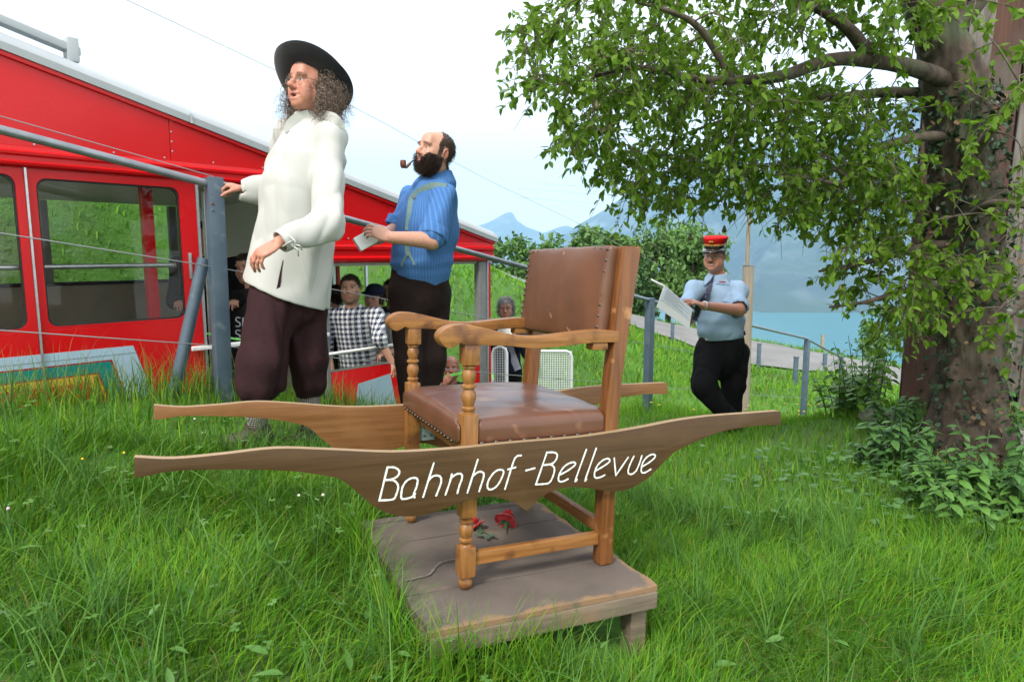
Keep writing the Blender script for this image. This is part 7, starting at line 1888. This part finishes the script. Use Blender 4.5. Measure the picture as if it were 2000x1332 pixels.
# broad-leaved weeds in the lawn: buttercup, dandelion and clover leaves
m_weed = mat('weed_leaf', (.085, .215, .035), .5, col2=(.13, .27, .06), scale=9, trans=.25); m_weed2 = mat('weed_leaf_pale', (.16, .28, .10), .5, col2=(.2, .32, .14), scale=9, trans=.25)
def lobed():
    v = [(0, 0, 0)]; f = []
    for k, (a, L) in enumerate([(-1.25, .6), (-.62, .9), (0, 1.0), (.62, .9), (1.25, .6)]):
        b = len(v); c, s = math.cos(a), math.sin(a)
        for (l, w) in ((.35, .10), (.72, .20), (1.0, .05)):
            for sg in (1, -1): v.append((L * l * c - sg * w * s, L * l * s + sg * w * c, .06 * l - .10 * l * l))
        f += [(0, b + 1, b, b), (b, b + 1, b + 3, b + 2), (b + 2, b + 3, b + 5, b + 4)]
    return np.array(v), [tuple(dict.fromkeys(q)) for q in f]
wv, wf = lobed(); wf = [q for q in wf if len(q) == 4]
X, Y = fan(330, .85, 3.6, -48, 6, rng, .8); k = keep(X, Y); X, Y = X[k], Y[k]; Z = ground_z(X, Y)
pos = np.stack([X, Y, Z + rng.uniform(.04, .13, len(X))], 1); a = rng.uniform(0, 6.28, len(X)); D = np.stack([np.cos(a), np.sin(a), rng.uniform(-.2, .35, len(X))], 1); D /= np.linalg.norm(D, axis=1, keepdims=True); pl = rng.random(len(X)) < .25
o = scatter('weed_leaves', wv, wf, pos[~pl], D[~pl], rng.uniform(.016, .034, (~pl).sum()), m_weed, roll=.5, seed=8, kind='stuff'); tag(o, 'lobed green weed leaves scattered in the left lawn', 'weeds')
o = scatter('weed_leaves', wv, wf, pos[pl], D[pl], rng.uniform(.014, .030, pl.sum()), m_weed2, roll=.5, seed=9, kind='stuff'); tag(o, 'paler lobed weed leaves scattered in the left lawn', 'weeds')
X, Y = fan(260, .85, 4.5, -48, 48, rng, .8); k = keep(X, Y); X, Y = X[k], Y[k]; Z = ground_z(X, Y)
pos = np.stack([X, Y, Z + rng.uniform(.02, .08, len(X))], 1); a = rng.uniform(0, 6.28, len(X)); D = np.stack([np.cos(a), np.sin(a), rng.uniform(.1, .9, len(X))], 1); D /= np.linalg.norm(D, axis=1, keepdims=True)
o = scatter('dock_leaves', nlv, nlf, pos, D, rng.uniform(.035, .07, len(X)), m_weed, roll=.5, seed=10, kind='stuff', width=np.full(len(X), .62)); tag(o, 'longish dandelion and plantain leaves in the lawn', 'weeds')
# ground ivy carpet at the right edge under the nettles
X, Y = fan(2600, 2.0, 4.4, 16, 46, rng, 1); k = keep(X, Y) & (rng.random(len(X)) < np.exp(-(np.hypot(X - tree_base[0], Y - tree_base[1] + .3) / .95) ** 2)); X, Y = X[k], Y[k]; Z = ground_z(X, Y)
pos = np.stack([X, Y, Z + rng.uniform(.03, .16, len(X))], 1); a = rng.uniform(0, 6.28, len(X)); D = np.stack([np.cos(a), np.sin(a), rng.uniform(-.2, .3, len(X))], 1); D /= np.linalg.norm(D, axis=1, keepdims=True)
o = scatter('ground_cover', iv, if_, pos, D, rng.uniform(.03, .06, len(X)), m_net, roll=.4, seed=12, kind='stuff'); tag(o, 'low dark leafy ground cover at the right edge', 'ground cover')
# clover heads and small flowers
m_clov = mat('pink_clover', (.55, .30, .42), .8, col2=(.66, .5, .55), scale=80); m_wclov = mat('white_clover', (.66, .62, .55), .8); m_ydand = mat('yellow_flower', (.72, .50, .03), .7)
for k, (px, py, d, m, lab) in enumerate([(16, 993, 1.75, m_clov, 'pink clover head at the left picture edge'), (631, 966, 2.05, m_wclov, 'white clover head below the left shaft'), (584, 967, 2.1, m_wclov, 'small white clover head left of the other under the shaft'), (161, 896, 2.3, m_ydand, 'yellow flower left of the near shaft end'), (242, 884, 2.4, m_ydand, 'yellow flower beside the near shaft end'), (380, 818, 2.9, m_wclov, 'white flower head behind the far shaft end')]):
    p = at(px, py, d); g = float(ground_z(p[0], p[1])); p[2] = max(p[2], g + .05); root = empty('meadow_flower', (p[0], p[1], g), label=lab, cat='flower', group='small flowers in the lawn')
    F = Field(p - .03, p + .03, .0025); F.ell(p, (.005, .005, .0045), None, .003); F.disp(lambda Q: .0015 * wob(Q, 3, (420, 420, 420))); v, f = F.mesh(); obj('flower_head', v, f, m, root, smooth=True, world=True)
    mb = MB().tube([V(0, 0, -.02), V(.004, 0, (p[2] - g) * .5), p - V(p[0], p[1], g)], .0012, 5); link_mesh('stem', mesh('stem', mb.v, mb.f), m_stem, root)
X, Y = fan(70, 6, 12, 12, 30, rng, 1); Z = ground_z(X, Y); mb = MB().lathe([(.012, 0), (.016, .006), (.002, .008)], 7); fl_ = []; ff_ = []
for i in range(len(X)):
    n = len(fl_); fl_ += [(p[0] + X[i], p[1] + Y[i], p[2] + Z[i] + .17 + .05 * math.sin(i)) for p in mb.v]; ff_ += [tuple(n + q for q in f) for f in mb.f]
o = link_mesh('buttercups', mesh('buttercups', fl_, ff_), m_ydand, kind='stuff'); tag(o, 'tiny yellow buttercups in the meadow by the fence', 'flowers')
# ================================================================== TREES IN THE BACKGROUND
m_bgl = [mat('far_leaf_a', (.075, .175, .030), .7, col2=(.11, .225, .04), scale=.8, trans=.2), mat('far_leaf_b', (.09, .19, .045), .7, col2=(.13, .25, .055), scale=.8, trans=.2), mat('far_leaf_c', (.055, .13, .035), .7, col2=(.08, .165, .045), scale=.8, trans=.2)]
def bg_tree(px, pt, pb, d, wpx, label, seed, kind=0, n=2600, leaf=None, cat='tree', group='trees beyond the meadow'):
    r = np.random.default_rng(seed); top, bot = at(px, pt, d), at(px, pb, d); gz = float(ground_z(bot[0], bot[1])); base = V(bot[0], bot[1], min(gz, bot[2])); h = (top[2] - base[2]) * 1.08; w = wpx / FPX * d / 2 * 1.25
    root = empty('background_' + cat, base, label=label, cat=cat, group=group); mb = MB()
    mb.tube(catmull([V(0, 0, -.3), V(.03 * w, 0, h * .3), V(-.05 * w, 0, h * .55), V(0, 0, h * .85)], 5), np.linspace(.05 * h * .5 + .03, .015, 16), 8)
    for k in range(7):
        a = r.uniform(0, 6.28); z0 = h * r.uniform(.25, .6); q = V(math.cos(a) * w * .7, math.sin(a) * w * .7, z0 + h * .22); mb.tube([V(0, 0, z0), q * V(.5, .5, 1) - V(0, 0, h * .06), q], [.03, .02, .01], 5)
    link_mesh('trunk', mesh('trunk', mb.v, mb.f, True), m_twig, root)
    cl = []
    for k in range(38):                       # uneven clumps through the crown
        u_ = r.normal(size=3); u_ /= np.linalg.norm(u_); rr = r.uniform(.35, .95); zc = .60 + .36 * u_[2] * rr
        cl.append((V(u_[0] * w * rr * .80, u_[1] * w * rr * .80, h * zc), r.uniform(.16, .34) * w, r.uniform(.7, 1.3)))
    pos = []
    for c, rad, wt in cl:
        m = int(n / 38 * wt); u_ = r.normal(size=(m, 3)); u_ /= np.linalg.norm(u_, axis=1, keepdims=True); pos.append(c + u_ * (rad * r.uniform(.45, 1.08, (m, 1))) * V(1, 1, .8))
    pos = np.concatenate(pos); pos = pos[pos[:, 2] > .05 * h]; D = r.normal(size=pos.shape) + V(0, 0, -.3); D /= np.linalg.norm(D, axis=1, keepdims=True); ls = (leaf or d * .0075)
    scatter('crown', nlv, nlf, pos, D, r.uniform(.7, 1.4, len(pos)) * ls, m_bgl[kind], root, seed=seed, kind='stuff')
for k, a in enumerate([
    (1010, 465, 590, 48, 150, 'rounded tree left of the chair back far below', 1, 0), (1070, 445, 600, 46, 130, 'taller rounded tree just left of the chair back', 2, 0), (965, 475, 575, 52, 120, 'low dark tree beside the red car end', 3, 2), (925, 488, 560, 56, 110, 'small dark tree farthest left behind the car roof', 4, 2),
    (1160, 438, 640, 36, 135, 'tall tree right behind the leather chair back', 5, 1), (1215, 442, 640, 33, 120, 'leafy tree above the right chair stile', 6, 1), (1300, 440, 660, 27, 215, 'big bushy tree left of the man in red cap', 7, 1), (1350, 470, 668, 26, 110, 'dense bush right behind the open folder', 8, 1), (1240, 500, 665, 25.5, 120, 'dense bush between the chair and the dark fence post', 9, 2), (1105, 520, 640, 38, 110, 'dark low tree behind the chair back', 10, 2), (1390, 520, 668, 27, 60, 'small bush behind the red cap man', 11, 0)]):
    bg_tree(a[0], a[1], a[2], a[3], a[4], a[5], 300 + a[6], a[7], n=6500 if a[3] < 40 else 4000)
bg_tree(1025, 558, 605, 19, 60, 'low green bush in the meadow left of the chair back', 330, 1, n=1500, leaf=.10, cat='bush', group='bushes in the meadow')
bg_tree(1720, 590, 720, 14, 90, 'bush behind the barn corner above the shrub', 331, 1, n=1400, leaf=.09, cat='bush', group='bushes in the meadow')
bg_tree(520, 282, 330, 15, 26, 'tuft of twigs showing above the red car roof', 333, 1, n=120, leaf=.08, cat='bush', group='bushes in the meadow')
# hamlet and bare rocks across the lake: tiny pale houses at the shore
m_house = mat('pale_far_house', (.6, .6, .58), .8); m_hroof = mat('far_roof', (.2, .12, .1), .8)
for k, (px, py) in enumerate([(1545, 616), (1562, 618), (1690, 617), (1570, 622)]):
    p = at(px, py, 2060 + 10 * k); p[2] = LAKE + 2; root = empty('far_house', p, label=['pale house on the far lake shore, leftmost', 'pale house second from left on the far shore', 'pale house on the far shore near the barn', 'pale house lowest on the far lake shore'][k], cat='house', group='houses on the far shore')
    MB().box((-7, -5, -8), (7, 5, 8)).build('wall', m_house, root); MB().prism([(-8, 8.05), (8, 8.05), (0, 13)], -6, 6, (0, 2, 1)).build('roof', m_hroof, root)
